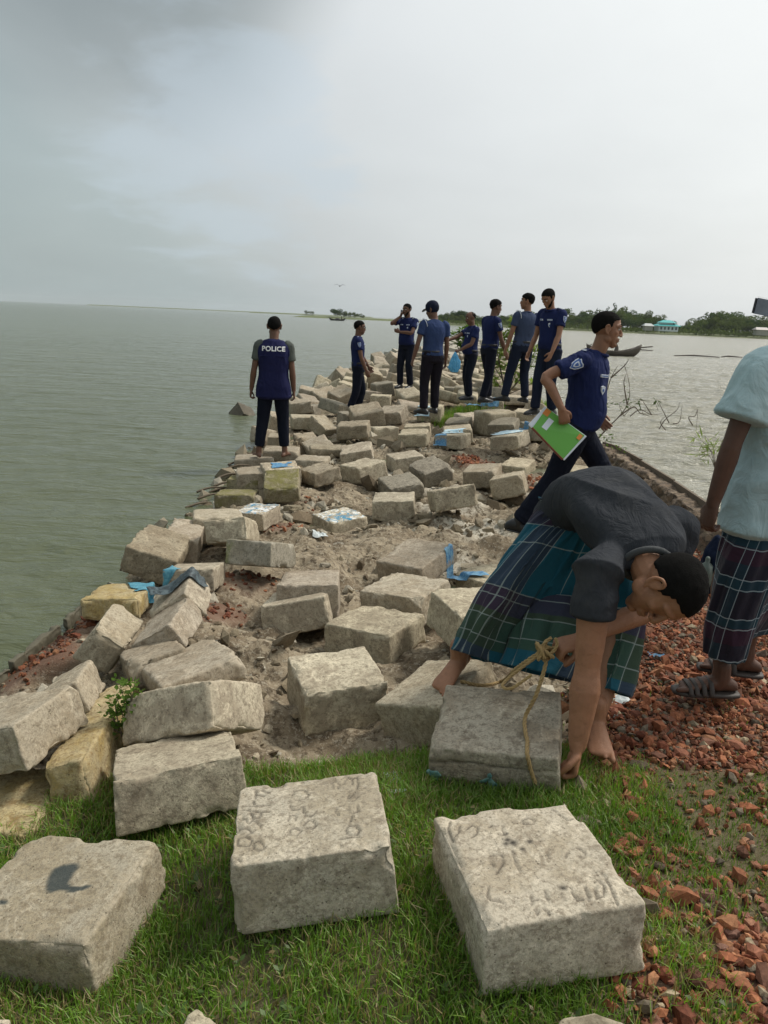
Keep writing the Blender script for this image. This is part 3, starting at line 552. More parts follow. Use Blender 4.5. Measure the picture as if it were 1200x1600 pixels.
# quick blocks: base-centre pixel on a known level
qb = []
for (px, py, zb, yaw, tx, ty, dims, v, lab) in QBLOCKS:
    c = atz(px, py, zb); Rm = rotm(yaw, tx, ty)
    h = sum(abs(Rm[2][i]) * dims[i] / 2 for i in range(3)); dep = .5 * (abs(Rm[1][0]) * dims[0] + abs(Rm[1][1]) * dims[1])
    pos = (c[0] * (1 + dep / c[1]), c[1] + dep, zb + h); BLK.append((pos[0], pos[1], zb, v, (*pos, yaw, tx, ty, *dims), 34 if c[1] < 6 else 18, lab))
for k, (x, y, zb, v, p, res, lab) in enumerate(BLK):
    block_obj('concrete_block', p[:3], p[3:6], p[6:9], res, 100 + k, v, lab)
NAMED = len(BLK)

# the far heap: shared meshes, each block a thing
VM = []
for k in range(8):
    v = ['plain', 'warm', 'plain', 'dark', 'rough', 'warm', 'plain', 'warm'][k]; dm = (.42, .41 if k % 2 else .46, [.2, .24, .22, .3][k % 4])
    P, Q, wr = block_arrays(dm, 10, 300 + k, {'rough': 2.4, 'dark': 1.8}.get(v, 1.2), None, v)
    me = mesh('concrete_block', P, [Q]); setcol(me, 'wear', wr); me.materials.append(M[v]); VM.append((me, dm))
nfar = 0; fars = []
taken = [(q[0], q[1]) for q in BLK]
y = 12.6
FARL = {0: 'grey concrete block in the dense heap just beyond the standing officers', 1: 'concrete block of the far heap where the spur thins out', 2: 'tan concrete block on the left flank of the spur beyond the officer in sunglasses'}
while y < 64:
    step = .42 + max(0, y - 22) * .012
    a, b_ = xl(y) + .15, xr(y) - .2
    if y > 40: a = max(a, (a + b_) / 2 - 1.0); b_ = min(b_, (a + b_) / 2 + 1.2)
    x = a
    while x < b_:
        jx, jy = x + random.uniform(-.12, .12), y + random.uniform(-.15, .15)
        edge = min(jx - a, b_ - jx)
        grassy = 13.2 < jy < 15.5 and 1.3 < jx < 2.6
        if jy < 15.6 and jx < 1.25: grassy = True
        if not grassy and random.random() < .93 and all((jx - q[0]) ** 2 + (jy - q[1]) ** 2 > .42 ** 2 for q in taken):
            if nfar < 190:
                me, dm = VM[random.randrange(8)]
                til = 8 if edge > .8 else 24
                tx, ty = random.gauss(0, til), random.gauss(0, til)
                big = 1.0 + .25 * (random.random() < .2)
                zz = float(np.interp(jy, [12, 18, 24, 60], [-.16, -.1, .0, -.05])) + (random.uniform(-.05, .14)) + min(0, (edge - .7) * .3)
                fars.append((jx, jy, zz)); 
                o = block_obj('concrete_block', (jx, jy, zz), (random.uniform(-50, 50) if random.random() < .4 else random.gauss(0, 12), tx, ty), dm, 0, 0, '', FARL[1] if jy > 24 else (FARL[2] if jx < xl(jy) + 1.2 else FARL[0]), me=me)
                o.scale = (big, big, big); nfar += 1; taken.append((jx, jy))
            else: fars.append((jx, jy, None))
        x += step
    y += step * (1 if y < 24 else 1.5)
# beyond the count limit: one mass
so = Soup()
for jx, jy, zz in fars:
    if zz is None:
        Rm = np.array(rotm(random.uniform(-40, 40), random.gauss(0, 9), random.gauss(0, 9))); s_ = .22
        so.box((jx, jy, random.uniform(-.08, .06)), Rm[:, 0] * s_, Rm[:, 1] * s_, Rm[:, 2] * .13)
if so.V:
    o = obj('rubble', so.mesh('rubble', False), simple('far_block_concrete', (.36, .33, .27), .9, .25, 3)); tag(o, 'distant concrete blocks massed at the far tip of the spur', 'rubble', kind='stuff')
print('blocks', NAMED, nfar)

# ------------------------------------------------------------------ ground
def zones(x, y):
    """grass, brick, pale sand amounts"""
    P = np.stack([x, y, np.zeros_like(x)], 1); n = fbm(P * 1.6, 4, 50); n2 = fbm(P * 5, 3, 51)
    xb = x - n * .35
    lim = np.interp(x, [-2, -1.2, -.8, 0, .7, 1.2, 2], [2.2, 2.5, 2.55, 2.72, 2.75, 2.6, 2.6])
    g = sst(lim - y + n * .18, -.04, .2)
    right = sst(xb - np.interp(y, [0, 2.4, 3.2, 4, 5.5], [.68, .68, .85, 1.25, 2.0]), -.12, .16)                      # to the right of the inscribed blocks red bricks take over
    b = right * sst(3.0 - 0 * y + 0 * x, 0, 1) * (1 - sst(y, 6.0, 7.2))
    b = np.maximum(b, right * (1 - sst(y, 5.2, 6.2)))
    gr = g * (1 - right)
    # grassy tongue across the bricks
    tongue = np.exp(-(((x - 1.15) / .65) ** 2 + ((y - 2.22) / .30) ** 2)) + .5 * np.exp(-(((x - 1.15) / .2) ** 2 + ((y - 1.8) / .3) ** 2)) + .4 * np.exp(-(((x - .8) / .14) ** 2 + ((y - 1.6) / .5) ** 2))
    gr = np.maximum(gr, sst(tongue + n2 * .35, .25, .7) * .8)
    for px, py, r, a in ((735, 640, .45, 1), (700, 648, .35, 1), (870, 625, .3, .8), (820, 620, .3, .8)):
        c = atz(px, py, -.25); gr = np.maximum(gr, a * sst(np.exp(-((x - c[0]) ** 2 + (y - c[1]) ** 2) / r ** 2) + n2 * .2, .35, .7))
    for px, py, z, r, a in ((750, 715, -.25, .42, 1), (725, 690, -.25, .25, .9), (90, 1015, -.40, .32, 1), (160, 975, -.40, .22, 1), (60, 1050, -.4, .3, 1), (330, 965, -.2, .22, .9), (370, 910, -.2, .3, .55), (440, 820, -.2, .22, .6), (850, 745, -.2, .35, .6), (880, 700, -.2, .3, .5), (480, 770, -.2, .3, .2)):
        c = atz(px, py, z); b = np.maximum(b, a * sst(np.exp(-((x - c[0]) ** 2 + (y - c[1]) ** 2) / r ** 2) + n2 * .35, .3, .75))
    s = np.zeros_like(x)
    for px, py, r in ((745, 815, .45), (840, 760, .35), (700, 745, .5), (610, 720, .5), (720, 770, .5), (720, 860, .25), (560, 660, .6)):
        c = atz(px, py, -.2); s = np.maximum(s, sst(np.exp(-((x - c[0]) ** 2 + (y - c[1]) ** 2) / r ** 2) + n * .3, .3, .9))
    return np.clip(gr, 0, 1), np.clip(b * (1 - gr * .8), 0, 1), s
def relief(x, y, gr, b, s):
    P = np.stack([x, y, np.zeros_like(x)], 1)
    mud = np.clip(1 - gr - b, 0, 1)
    r1 = 1 - np.abs(fbm(P * 2.6, 3, 60)) * 2; r2 = fbm(P * 9, 4, 61); terr = fbm(P * np.array([3.2, 5.5, 1]), 4, 66) * 5
    ter = (np.floor(terr) + sst(terr - np.floor(terr), .70, .98)) / 5      # broken ledges of dried mud
    hole = np.exp(-(((x - atz(575, 870, -.15)[0]) / .22) ** 2 + ((y - atz(575, 870, -.15)[1]) / .16) ** 2)) * .14
    return mud * ((ter - .4) * .12 + r2 * .016 + fbm(P * 32, 2, 63) * .005) + (1 - mud) * (fbm(P * 3, 3, 64) * .02 + fbm(P * 20, 2, 65) * .006) - hole
ys = np.concatenate([np.linspace(-30, 0, 12)[:-1], np.linspace(0, .9, 14)[:-1], np.arange(.9, 8.5, .021), 8.5 * 1.0065 ** np.arange(0, 320)])
ys = ys[ys < 78]
us = np.concatenate([np.linspace(-.9, -.06, 10)[:-1], np.linspace(-.06, 1.06, 225), np.linspace(1.06, 1.9, 10)[1:]])
Y, U = np.meshgrid(ys, us, indexing='ij'); X = xl(Y) + U * (xr(Y) - xl(Y)); x_, y_ = X.ravel(), Y.ravel()
gz = ground(x_, y_); gr_, b_, s_ = zones(x_, y_); gz = gz + relief(x_, y_, gr_, b_, s_) * sst(x_ - xl(y_), -.1, .4)
nr, ncl = Y.shape; ii = np.arange(nr - 1)[:, None] * ncl + np.arange(ncl - 1)[None]
Q = np.stack([ii, ii + 1, ii + ncl + 1, ii + ncl], -1).reshape(-1, 4)
gme = mesh('ground', np.stack([x_, y_, gz], 1), [Q]); setcol(gme, 'zone', np.stack([gr_, b_, s_], 1))
m, t, b = mat('spur_soil'); P = t.new('ShaderNodeTexCoord').outputs['Object']
zs = t.new('ShaderNodeSeparateColor', ins={0: t.new('ShaderNodeVertexColor', layer_name='zone').outputs[0]})
n = t.noise(P, 3.5, 6, .65); n2 = t.noise(P, 22, 6, .7, .5); n3 = t.noise(P, 110, 4, .7)
c = t.mix(t.sstep(n, .35, .65), (.17, .13, .085), (.32, .265, .185))
c = t.mix(t.m('MULTIPLY', t.sstep(n2, .48, .6), .85), c, (.085, .062, .04))
c = t.mix(t.m('MULTIPLY', t.sstep(t.noise(P, 45, 5, .8), .52, .62), .6), c, (.46, .41, .315))
c = t.mix(t.m('MULTIPLY', t.m('MULTIPLY', zs.outputs[2], t.sstep(n2, .62, .42)), .8), c, (.58, .54, .45))
c = t.mix(t.m('MULTIPLY', zs.outputs[1], .85), c, t.mix(n2, (.10, .05, .034), (.22, .12, .082)))
c = t.mix(t.m('MULTIPLY', zs.outputs[0], .9), c, t.mix(n2, (.05, .052, .022), (.13, .11, .055)))
zc = t.new('ShaderNodeSeparateXYZ', ins={0: P}).outputs[2]
c = t.mix(t.m('MULTIPLY', t.sstep(zc, -.33, -.44), .75), c, (.09, .075, .045))
setb(t, b, Base_Color=c, Roughness=.92, Specular_IOR_Level=.2)
bump(t, b, t.m('ADD', t.m('MULTIPLY', n2, .6), t.m('MULTIPLY', n3, .4)), .8, .02)
tag(obj('ground', gme, m), 'muddy earth of the narrow spur with grass in front', kind='structure')
def gz_at(x, y):
    x = np.atleast_1d(np.asarray(x, float)); y = np.atleast_1d(np.asarray(y, float)); a, bb, c = zones(x, y)
    return ground(x, y) + relief(x, y, a, bb, c) * sst(x - xl(y), -.1, .4)

# ------------------------------------------------------------------ river
rr = np.concatenate([1.0 * 1.0105 ** np.arange(0, 420), 81 * 1.055 ** np.arange(0, 115)]); 
rr = rr[rr < 26000]
th = np.concatenate([np.linspace(-180, -50, 24)[:-1], np.linspace(-50, 50, 420), np.linspace(50, 180, 24)[1:]]) * np.pi / 180
Rr, Th = np.meshgrid(rr, th, indexing='ij'); X, Y = (Rr * np.sin(Th)).ravel(), (Rr * np.cos(Th)).ravel()
right = sst(X - np.interp(Y, [0, 60, 400], [1, 7, 60]), 0, 4)
def waves(px, py, d, lam, s): 
    ph = (px * math.sin(d) + py * math.cos(d)) / lam * 2 * np.pi; wv = fbm(np.stack([px, py, 0 * px], 1) / lam / 2.2, 2, s) * 4; q = np.sin(ph + wv); return 1 - 2 * np.abs(q) ** 1.3 * .8
fade = 1 - sst(Rr.ravel(), 35, 80)
amp = .011 + .030 * right
Z = -.41 + fade * amp * (waves(X, Y, .35, 1.9, 3) * .9 + waves(X, Y, -.5, .95, 5) * .5 + waves(X, Y, .9, .5, 7) * .3 + fbm(np.stack([X, Y, 0 * X], 1) * .7, 3, 8) * 1.2)
nr, ncl = Rr.shape; ii = np.arange(nr - 1)[:, None] * ncl + np.arange(ncl - 1)[None]
Q = np.stack([ii, ii + ncl, ii + ncl + 1, ii + 1], -1).reshape(-1, 4)
V = np.stack([X, Y, Z], 1)
cV = len(V); V = np.vstack([V, [0, 0, -.41]]); T = np.stack([np.full(ncl - 1, cV), np.arange(ncl - 1), np.arange(1, ncl)], 1)
wme = mesh('water', V, [Q, T[:, ::-1]])
m, t, b = mat('river_water'); P = t.new('ShaderNodeTexCoord').outputs['Object']
P2 = t.vm('MULTIPLY', P, (.5, 1.4, 1)); sx = t.new('ShaderNodeSeparateXYZ', ins={0: P})
rt = t.sstep(t.m('SUBTRACT', sx.outputs[0], t.m('MULTIPLY', sx.outputs[1], .12)), -1, 3)
cc = t.mix(t.noise(P, .12, 4, .6), (.066, .084, .040), (.105, .118, .062))
cc = t.mix(rt, cc, (.31, .295, .225)); cc = t.mix(t.m('MULTIPLY', t.noise(P, .5, 5, .6), .35), cc, (.10, .095, .05))
setb(t, b, Base_Color=cc, Roughness=t.m('ADD', .15, t.m('MULTIPLY', rt, .05)), IOR=1.33, Specular_IOR_Level=.5)
dist = t.vm('LENGTH', P)
h1 = t.noise(P2, 1.7, 4, .6, .6); h2 = t.noise(P2, 5.5, 4, .6, .8); h3 = t.noise(P2, .45, 3, .55, .5); h4 = t.noise(P2, 17, 3, .6, .5)
hh = t.m('ADD', t.m('ADD', t.m('MULTIPLY', h1, .5), t.m('MULTIPLY', h2, .16)), t.m('ADD', t.m('MULTIPLY', h3, 1.1), t.m('MULTIPLY', h4, .035)))
nb = t.new('ShaderNodeBump', ins={'Height': hh, 'Strength': t.m('ADD', .7, t.m('MULTIPLY', rt, .3)), 'Distance': t.m('ADD', .34, t.m('MULTIPLY', rt, .40))}); t.l.new(nb.outputs[0], b.inputs['Normal'])
tag(obj('water', wme, m), 'grey-green river reaching the horizon', kind='structure')

# ------------------------------------------------------------------ broken brick, clay lumps
def ico():
    t = (1 + 5 ** .5) / 2
    V = np.array([(-1, t, 0), (1, t, 0), (-1, -t, 0), (1, -t, 0), (0, -1, t), (0, 1, t), (0, -1, -t), (0, 1, -t), (t, 0, -1), (t, 0, 1), (-t, 0, -1), (-t, 0, 1)], float)
    F = [(0, 11, 5), (0, 5, 1), (0, 1, 7), (0, 7, 10), (0, 10, 11), (1, 5, 9), (5, 11, 4), (11, 10, 2), (10, 7, 6), (7, 1, 8), (3, 9, 4), (3, 4, 2), (3, 2, 6), (3, 6, 8), (3, 8, 9), (4, 9, 5), (2, 4, 11), (6, 2, 10), (8, 6, 7), (9, 8, 1)]
    return V / np.linalg.norm(V[0]), np.array(F)
IV, IF = ico()
CV_ = np.array([(a, b, c) for c in (-1, 1) for b in (-1, 1) for a in (-1, 1)], float) * .62
CF_ = np.array([(0, 2, 3), (0, 3, 1), (4, 5, 7), (4, 7, 6), (0, 1, 5), (0, 5, 4), (1, 3, 7), (1, 7, 5), (3, 2, 6), (3, 6, 7), (2, 0, 4), (2, 4, 6)])
def rand_rot(n, rng, flatness=1.0):
    q = rng.normal(size=(n, 4)); q[:, 1:3] *= flatness; q /= np.linalg.norm(q, axis=1)[:, None]; w_, x, y, z = q.T
    return np.stack([np.stack([1 - 2 * (y * y + z * z), 2 * (x * y - z * w_), 2 * (x * z + y * w_)], 1), np.stack([2 * (x * y + z * w_), 1 - 2 * (x * x + z * z), 2 * (y * z - x * w_)], 1), np.stack([2 * (x * z - y * w_), 2 * (y * z + x * w_), 1 - 2 * (x * x + y * y)], 1)], 1)
def scatter(name, pts, size, cols, base='ico', flat=.6, rng=RNG, sink=.3):
    n = len(pts); BV, BF = (IV, IF) if base == 'ico' else (CV_, CF_)
    S = size[:, None] * np.stack([rng.uniform(.7, 1.3, n), rng.uniform(.6, 1.1, n), rng.uniform(.35, .8, n) * flat / .6], 1)
    V = BV[None] * (1 + rng.normal(0, .16, (n, len(BV), 1))) + rng.normal(0, .10, (n, len(BV), 3))
    V = V * S[:, None]; V = np.einsum('nij,nkj->nki', rand_rot(n, rng, .45), V)
    P = pts.copy(); P[:, 2] += size * (.45 - sink); V = V + P[:, None]
    F = (BF[None] + (np.arange(n) * len(BV))[:, None, None]).reshape(-1, 3)
    me = mesh(name, V.reshape(-1, 3), [F], smooth=False); setcol(me, 'tint', np.repeat(cols, len(BV), 0)); return me
def pmat(name, rough=.85, bs=.5):
    m, t, b = mat(name); P = t.new('ShaderNodeTexCoord').outputs['Object']
    c = t.new('ShaderNodeVertexColor', layer_name='tint').outputs[0]; n = t.noise(P, 90, 4, .7)
    c = t.mix(1.0, c, t.ramp(n, [(.3, .62), (.7, 1.25)]), 'MULTIPLY'); setb(t, b, Base_Color=c, Roughness=rough, Specular_IOR_Level=.25); bump(t, b, n, bs, .004); return m
MCH = pmat('broken_brick')
def inside_block(x, y, grow=0.0):
    r = np.zeros(len(x), bool)
    for k, (bx, by, zb, v, p, res, lab) in enumerate(BLK):
        if p[1] > 8: continue
        c, s = math.cos(-rad(p[3])), math.sin(-rad(p[3])); u = (x - bx) * c - (y - by) * s; w_ = (x - bx) * s + (y - by) * c
        r |= (np.abs(u) < p[6] / 2 - .03 + grow) & (np.abs(w_) < p[7] / 2 - .03 + grow)
    return r
BC = np.array([(.30, .115, .065), (.36, .15, .085), (.24, .085, .055), (.40, .20, .12), (.20, .10, .075), (.30, .13, .09), (.22, .19, .16), (.42, .36, .28), (.13, .10, .085), (.33, .17, .12)])
def brick_cols(n, rng=RNG):
    i = rng.choice(len(BC), n, p=[.2, .17, .15, .1, .1, .1, .07, .04, .03, .04]); c = BC[i] * rng.uniform(.6, 1.2, (n, 1)); return c * [1.0, .94, .80] * .92
# main brick field
N_ = 100000
x = RNG.uniform(.3, 3.0, N_); y = RNG.uniform(.7, 7.2, N_)
a, bb, s = zones(x, y); keep = (RNG.uniform(size=N_) < bb * np.where(a > .3, .45, 1) * np.interp(y, [1, 3, 7], [.85, 1, .8])) & (x < xr(y) - .05) & ~inside_block(x, y)
x, y = x[keep], y[keep]; z = gz_at(x, y)
sz = RNG.lognormal(math.log(.0084), .55, len(x)) * np.interp(y, [1, 2.2, 4], [1.15, 1.1, .95]); sz = np.clip(sz, .0035, .036)
z = z + RNG.uniform(0, .012, len(x))
me = scatter('brick_rubble', np.stack([x, y, z], 1), sz, brick_cols(len(x)))
print('chips', len(x))
tag(obj('gravel', me, MCH), 'broken red brick chips strewn over the right side of the spur', 'gravel', kind='stuff')
# patches of brick bits and stones in the mud further left
N_ = 60000
x = RNG.uniform(-2.2, 2.8, N_); y = RNG.uniform(2.2, 13, N_)
a, bb, s = zones(x, y); keep = (RNG.uniform(size=N_) < bb * .5) & (x < .62 + 0 * y) | ((RNG.uniform(size=N_) < bb * .5) & (y > 6.5)); keep &= (x > xl(y) + .03) & (x < xr(y) - .05)
x, y = x[keep], y[keep]; z = gz_at(x, y); sz = np.clip(RNG.lognormal(math.log(.017), .35, len(x)), .006, .04) * np.interp(y, [3, 9], [.75, 1.3])
dk = np.where(y < 6, .7, 1)[:, None]
me = scatter('brick_bits', np.stack([x, y, z], 1), sz, brick_cols(len(x)) * dk); print('bits', len(x))
tag(obj('brick_gravel', me, MCH), 'small heaps of red brick bits between the concrete blocks', 'gravel', kind='stuff')
# clay crumbs and pale stones over the mud
N_ = 26000
x = RNG.uniform(-2.1, 3.2, N_); y = 2.3 + 11 * RNG.uniform(size=N_) ** 1.25
a, bb, s = zones(x, y); keep = (RNG.uniform(size=N_) < np.clip(1 - a - bb, 0, 1) * np.clip(.25 + fbm(np.stack([x, y, 0 * x], 1) * 1.5, 3, 91), .04, .8)) & (x > xl(y) + .05) & (x < xr(y) - .05)
x, y = x[keep], y[keep]; z = gz_at(x, y); sz = np.clip(RNG.lognormal(math.log(.014), .75, len(x)), .005, .11) * np.interp(y, [3, 9], [.8, 1.5])
cols = np.array([(.26, .215, .15), (.34, .29, .21), (.15, .115, .075), (.42, .38, .30), (.22, .18, .12)])[RNG.choice(5, len(x))] * RNG.uniform(.75, 1.15, (len(x), 1))
me = scatter('clay', np.stack([x, y, z], 1), sz, cols); print('clay', len(x))
tag(obj('debris', me, pmat('dry_clay', .95)), 'dry clay crumbs and small stones over the mud', 'rubble', kind='stuff')
# larger single pieces: brick pieces bottom right, pale stones
CH = []
for k in range(6):
    rng = np.random.default_rng(400 + k); P, Q, wr = block_arrays((1.5, 1.0 + .1 * k, .75), 9, 50 + k, 1)
    P = P + np.stack([fbm(P * 1.1 + k * 9, 2, k), fbm(P * 1.1 + 40 + k, 2, k), fbm(P * 1.1 + 80 + k, 2, k)], 1) * .38
    me = mesh('brick_piece', P, [Q], smooth=False); setcol(me, 'wear', wr); CH.append(me)
m, t, b = mat('loose_brick_piece'); P = t.new('ShaderNodeTexCoord').outputs['Object']; oi = t.new('ShaderNodeObjectInfo').outputs['Color']
c = t.mix(1.0, oi, t.ramp(t.noise(P, 4, 6, .75), [(.3, .6), (.7, 1.3)]), 'MULTIPLY'); setb(t, b, Base_Color=c, Roughness=.88); bump(t, b, t.noise(P, 9, 5, .7), .6, .08)
for me in CH: me.materials.append(m)
rng = np.random.default_rng(5); done = []
spots = [(1145, 1398), (1040, 1420), (1075, 1450), (1122, 1440), (1180, 1460), (1050, 1340), (985, 1385), (1180, 1350), (1110, 1345), (1135, 1550), (1165, 1550), (1090, 1583), (1150, 1500), (1188, 1405), (1015, 1470), (1130, 1480), (1190, 1510), (1105, 1395), (1060, 1375), (1020, 1560), (1050, 1530), (1175, 1585), (1120, 1590), (1085, 1520), (1030, 1425), (1165, 1430), (1080, 1405), (1142, 1455), (1110, 1300), (1165, 1310), (1035, 1300), (1190, 1230), (880, 1255), (1060, 1500), (1100, 1560)]
for k, (px, py) in enumerate(spots):
    c = atz(px, py, 0); q = gz_at(c[0], c[1])[0]; c = atz(px, py, q + .01); s = rng.uniform(.012, .022)
    if inside_block(np.array([c[0]]), np.array([c[1]]), .05)[0]: continue
    o = obj('brick_piece', CH[k % 6], None, None, (c[0], c[1], q + s * .35)); o.scale = (s, s, s); o.rotation_euler = (rng.uniform(-.4, .4), rng.uniform(-.4, .4), rng.uniform(0, 6.28))
    cc = BC[rng.choice([0, 1, 3, 5, 9])] * rng.uniform(.9, 1.3); o.color = (*cc, 1)
    tag(o, 'loose piece of broken orange-red brick among the grass and gravel at the lower right', 'brick piece', 'loose brick pieces at the lower right')
for px, py, s, col, lab in ((990, 1140, .022, (.55, .5, .42), 'pale flat stone by the toes of the bending man'), (1013, 1098, .018, (.5, .42, .33), 'round tan stone left of the sandal on the gravel'), (965, 1115, .03, (.42, .42, .38), 'grey crumpled lump behind the bending man\'s front ankle'), (912, 1280, .05, (.25, .2, .15), 'brown clod beside the hand and the large scratched block'), (850, 1108, .014, (.3, .26, .2), 'brown stone beside the bending man\'s arm'), (1148, 1105, .016, (.46, .4, .32), 'pale flake of stone in front of the sandal'), (600, 868, .06, (.42, .37, .28), 'rounded clay lump beside the dark hole in the mud'), (530, 850, .05, (.40, .35, .27), 'clay lump below the lone painted block'), (508, 880, .045, (.38, .33, .25), 'smaller clay lump left of the dark hole'), (640, 745, .09, (.37, .32, .23), 'low clay mound left of the upright rectangular block'), (440, 772, .12, (.30, .25, .16), 'flat clay slab right of the square mossy block'), (490, 765, .1, (.34, .29, .2), 'layered clay slab in the mud above the lone painted block'), (455, 790, .09, (.28, .23, .15), 'dark clay slab next to the white and blue painted block')):
    c = atz(px, py, -.02); q = gz_at(c[0], c[1])[0]; c = atz(px, py, q + s * .4)
    o = obj('stone', CH[(px + py) % 6], None, None, (c[0], c[1], q + s * .15)); o.scale = (s, s, s * .6); o.rotation_euler = (.1, -.15, px * .7); o.color = (*col, 1); tag(o, lab, 'stone')

# ------------------------------------------------------------------ grass
def blades(name, x, y, z, h, w_, col, lean=.6, rng=RNG):
    n = len(x); a = rng.uniform(0, 6.283, n); dr = np.stack([np.cos(a), np.sin(a), 0 * a], 1); sd_ = np.stack([-np.sin(a), np.cos(a), 0 * a], 1)
    a2 = a + rng.normal(0, .7, n); dr2 = np.stack([np.cos(a2), np.sin(a2), 0 * a], 1)
    B = np.stack([x, y, z], 1); l = rng.uniform(.15, 1.15, n) * lean; up = np.array([0, 0, 1.0])
    M1 = B + dr * (h * l * .35)[:, None] + up * (h * .55)[:, None]; T_ = M1 + dr2 * (h * l * .75)[:, None] + up * (h * np.clip(.5 - l * .35, -.1, .5))[:, None]
    hw = (w_ / 2)[:, None]
    V = np.stack([B - sd_ * hw, B + sd_ * hw, M1 - sd_ * hw * .8, M1 + sd_ * hw * .8, T_], 1).reshape(-1, 3)
    k = (np.arange(n) * 5)[:, None]
    me = mesh(name, V, [k + np.array([[0, 1, 3, 2]]), k + np.array([[2, 3, 4]])], smooth=False); setcol(me, 'tint', np.repeat(col, 5, 0)); return me
m, t, b = mat('grass_blades'); c = t.new('ShaderNodeVertexColor', layer_name='tint').outputs[0]
d = t.new('ShaderNodeBsdfDiffuse', ins={0: c}); tr = t.new('ShaderNodeBsdfTranslucent', ins={0: t.mix(1.0, c, (1.5, 1.7, .8), 'MULTIPLY')}); gl = t.new('ShaderNodeBsdfGlossy', ins={0: (.5, .5, .45, 1), 'Roughness': .5})
ms = t.new('ShaderNodeMixShader', ins={0: .35, 1: d.outputs[0], 2: tr.outputs[0]}); ms2 = t.new('ShaderNodeMixShader', ins={0: .06, 1: ms.outputs[0], 2: gl.outputs[0]})
t.l.new(ms2.outputs[0], t.n['Material Output'].inputs[0]); MG = m
def grass_col(x, y, yel):
    n = len(x); r = RNG.uniform(size=n); p = fbm(np.stack([x, y, 0 * x], 1) * 2.5, 3, 95)
    g = np.stack([.10 + .08 * r, .20 + .10 * r, .022 + .018 * r], 1) * (1 + .5 * p)[:, None]
    dry = np.stack([.25 + .12 * r, .20 + .09 * r, .09 + .05 * r], 1)
    f = (RNG.uniform(size=n) < np.clip(yel + p * .35, .03, .8))[:, None]; return np.where(f, dry * RNG.uniform(.6, 1.1, (n, 1)), g)
def grow(n, x0, x1, y0, y1, dens, hm, yel, wid=.0036, lean=.6):
    x = RNG.uniform(x0, x1, n); y = RNG.uniform(y0, y1, n); a, bb, s = zones(x, y)
    k = (RNG.uniform(size=n) < dens(x, y, a, bb)) & ~inside_block(x, y, -.01) & (x > xl(y) + .1); x, y = x[k], y[k]; z = gz_at(x, y) - .004
    h = hm * RNG.uniform(.5, 1.35, len(x)) * (1 + .4 * fbm(np.stack([x, y, 0 * x], 1) * 4, 2, 96)); return x, y, z, h, np.full(len(x), wid) * RNG.uniform(.6, 1.3, len(x)), grass_col(x, y, yel), lean
G = [grow(190000, -2.0, 1.0, .85, 3.0, lambda x, y, a, b: a * np.clip(.80 + 1.3 * fbm(np.stack([x, y, 0 * x], 1) * 3.1, 3, 97), .38, 1), .050, .27),
     grow(60000, .6, 2.4, .85, 3.2, lambda x, y, a, b: a * .75 + .05, .030, .42, .003, .9)]
# low broad-leaved weeds mixed into the turf
LS = Soup(); rngw = np.random.default_rng(77); xw = rngw.uniform(-1.9, 1.7, 2600); yw = rngw.uniform(.95, 2.75, 2600); aw = zones(xw, yw)[0]; kw_ = (rngw.uniform(size=2600) < aw * np.clip(fbm(np.stack([xw, yw, 0 * xw], 1) * 4, 3, 140) * 2.2 + .15, 0, .8)) & ~inside_block(xw, yw); xw, yw = xw[kw_], yw[kw_]; zw = gz_at(xw, yw)
LV = []; LT = []; nn_ = 0
for x0, y0, z0 in zip(xw, yw, zw):
    for _ in range(4):
        a = rngw.uniform(0, 6.283); d = np.array([math.cos(a), math.sin(a), rngw.uniform(.1, .7)]); s_ = np.array([-math.sin(a), math.cos(a), 0]); L_ = rngw.uniform(.012, .026); c0 = np.array([x0, y0, z0 + rngw.uniform(.008, .03)])
        LV += [c0, c0 + d * L_ * .5 + s_ * L_ * .3, c0 + d * L_, c0 + d * L_ * .5 - s_ * L_ * .3]; LT.append((nn_, nn_ + 1, nn_ + 2, nn_ + 3)); nn_ += 4
me = mesh('weeds', np.array(LV), [np.array(LT)], False); tc_ = rngw.uniform(.6, 1.2, (len(LT), 1)) * np.where(rngw.uniform(size=(len(LT), 1)) < .22, np.array([[.22, .17, .08]]), np.array([[.07, .13, .025]])); setcol(me, 'tint', np.repeat(tc_, 4, 0)); tag(obj('weeds', me, MG), 'small broad-leaved weeds and dead leaves in the turf', 'weeds', kind='stuff')
# tufts at the feet of the blocks
def tuft_pts(n, cx, cy, r, hm, yel, wid=.004):
    x = cx + RNG.normal(0, r, n); y = cy + RNG.normal(0, r, n); z = gz_at(x, y) - .005; return x, y, z, hm * RNG.uniform(.5, 1.3, n), np.full(n, wid), grass_col(x, y, yel), .7
def cat(L): return [np.concatenate([g[i] for g in L]) for i in range(6)]
c_ = cat(G); me = blades('grass', *c_, lean=.7); print('blades', len(c_[0])); tag(obj('grass', me, MG), 'short green and straw-dry grass around the nearest blocks', 'grass', kind='stuff')
G = []
for px, py, r, n, hm, yel in ((735, 645, .22, 1800, .16, .25), (702, 655, .16, 1000, .16, .2), (690, 640, .12, 400, .1, .2), (755, 655, .1, 400, .12, .2), (800, 640, .15, 600, .12, .1), (868, 628, .2, 800, .18, .15), (845, 640, .15, 500, .14, .15), (945, 700, .12, 300, .1, .3), (780, 610, .3, 900, .22, .2), (890, 655, .15, 400, .15, .2)):
    c = atz(px, py, -.2); G.append(tuft_pts(n, c[0], c[1], r, hm, yel, .008)[:6])
c_ = cat([g + (0,) for g in G]) if False else [np.concatenate([g[i] for g in G]) for i in range(6)]
me = blades('grass_tufts', *c_, lean=.45); tag(obj('grass', me, MG), 'yellow-green grass tufts between the blocks near the standing officers', 'grass', kind='stuff')

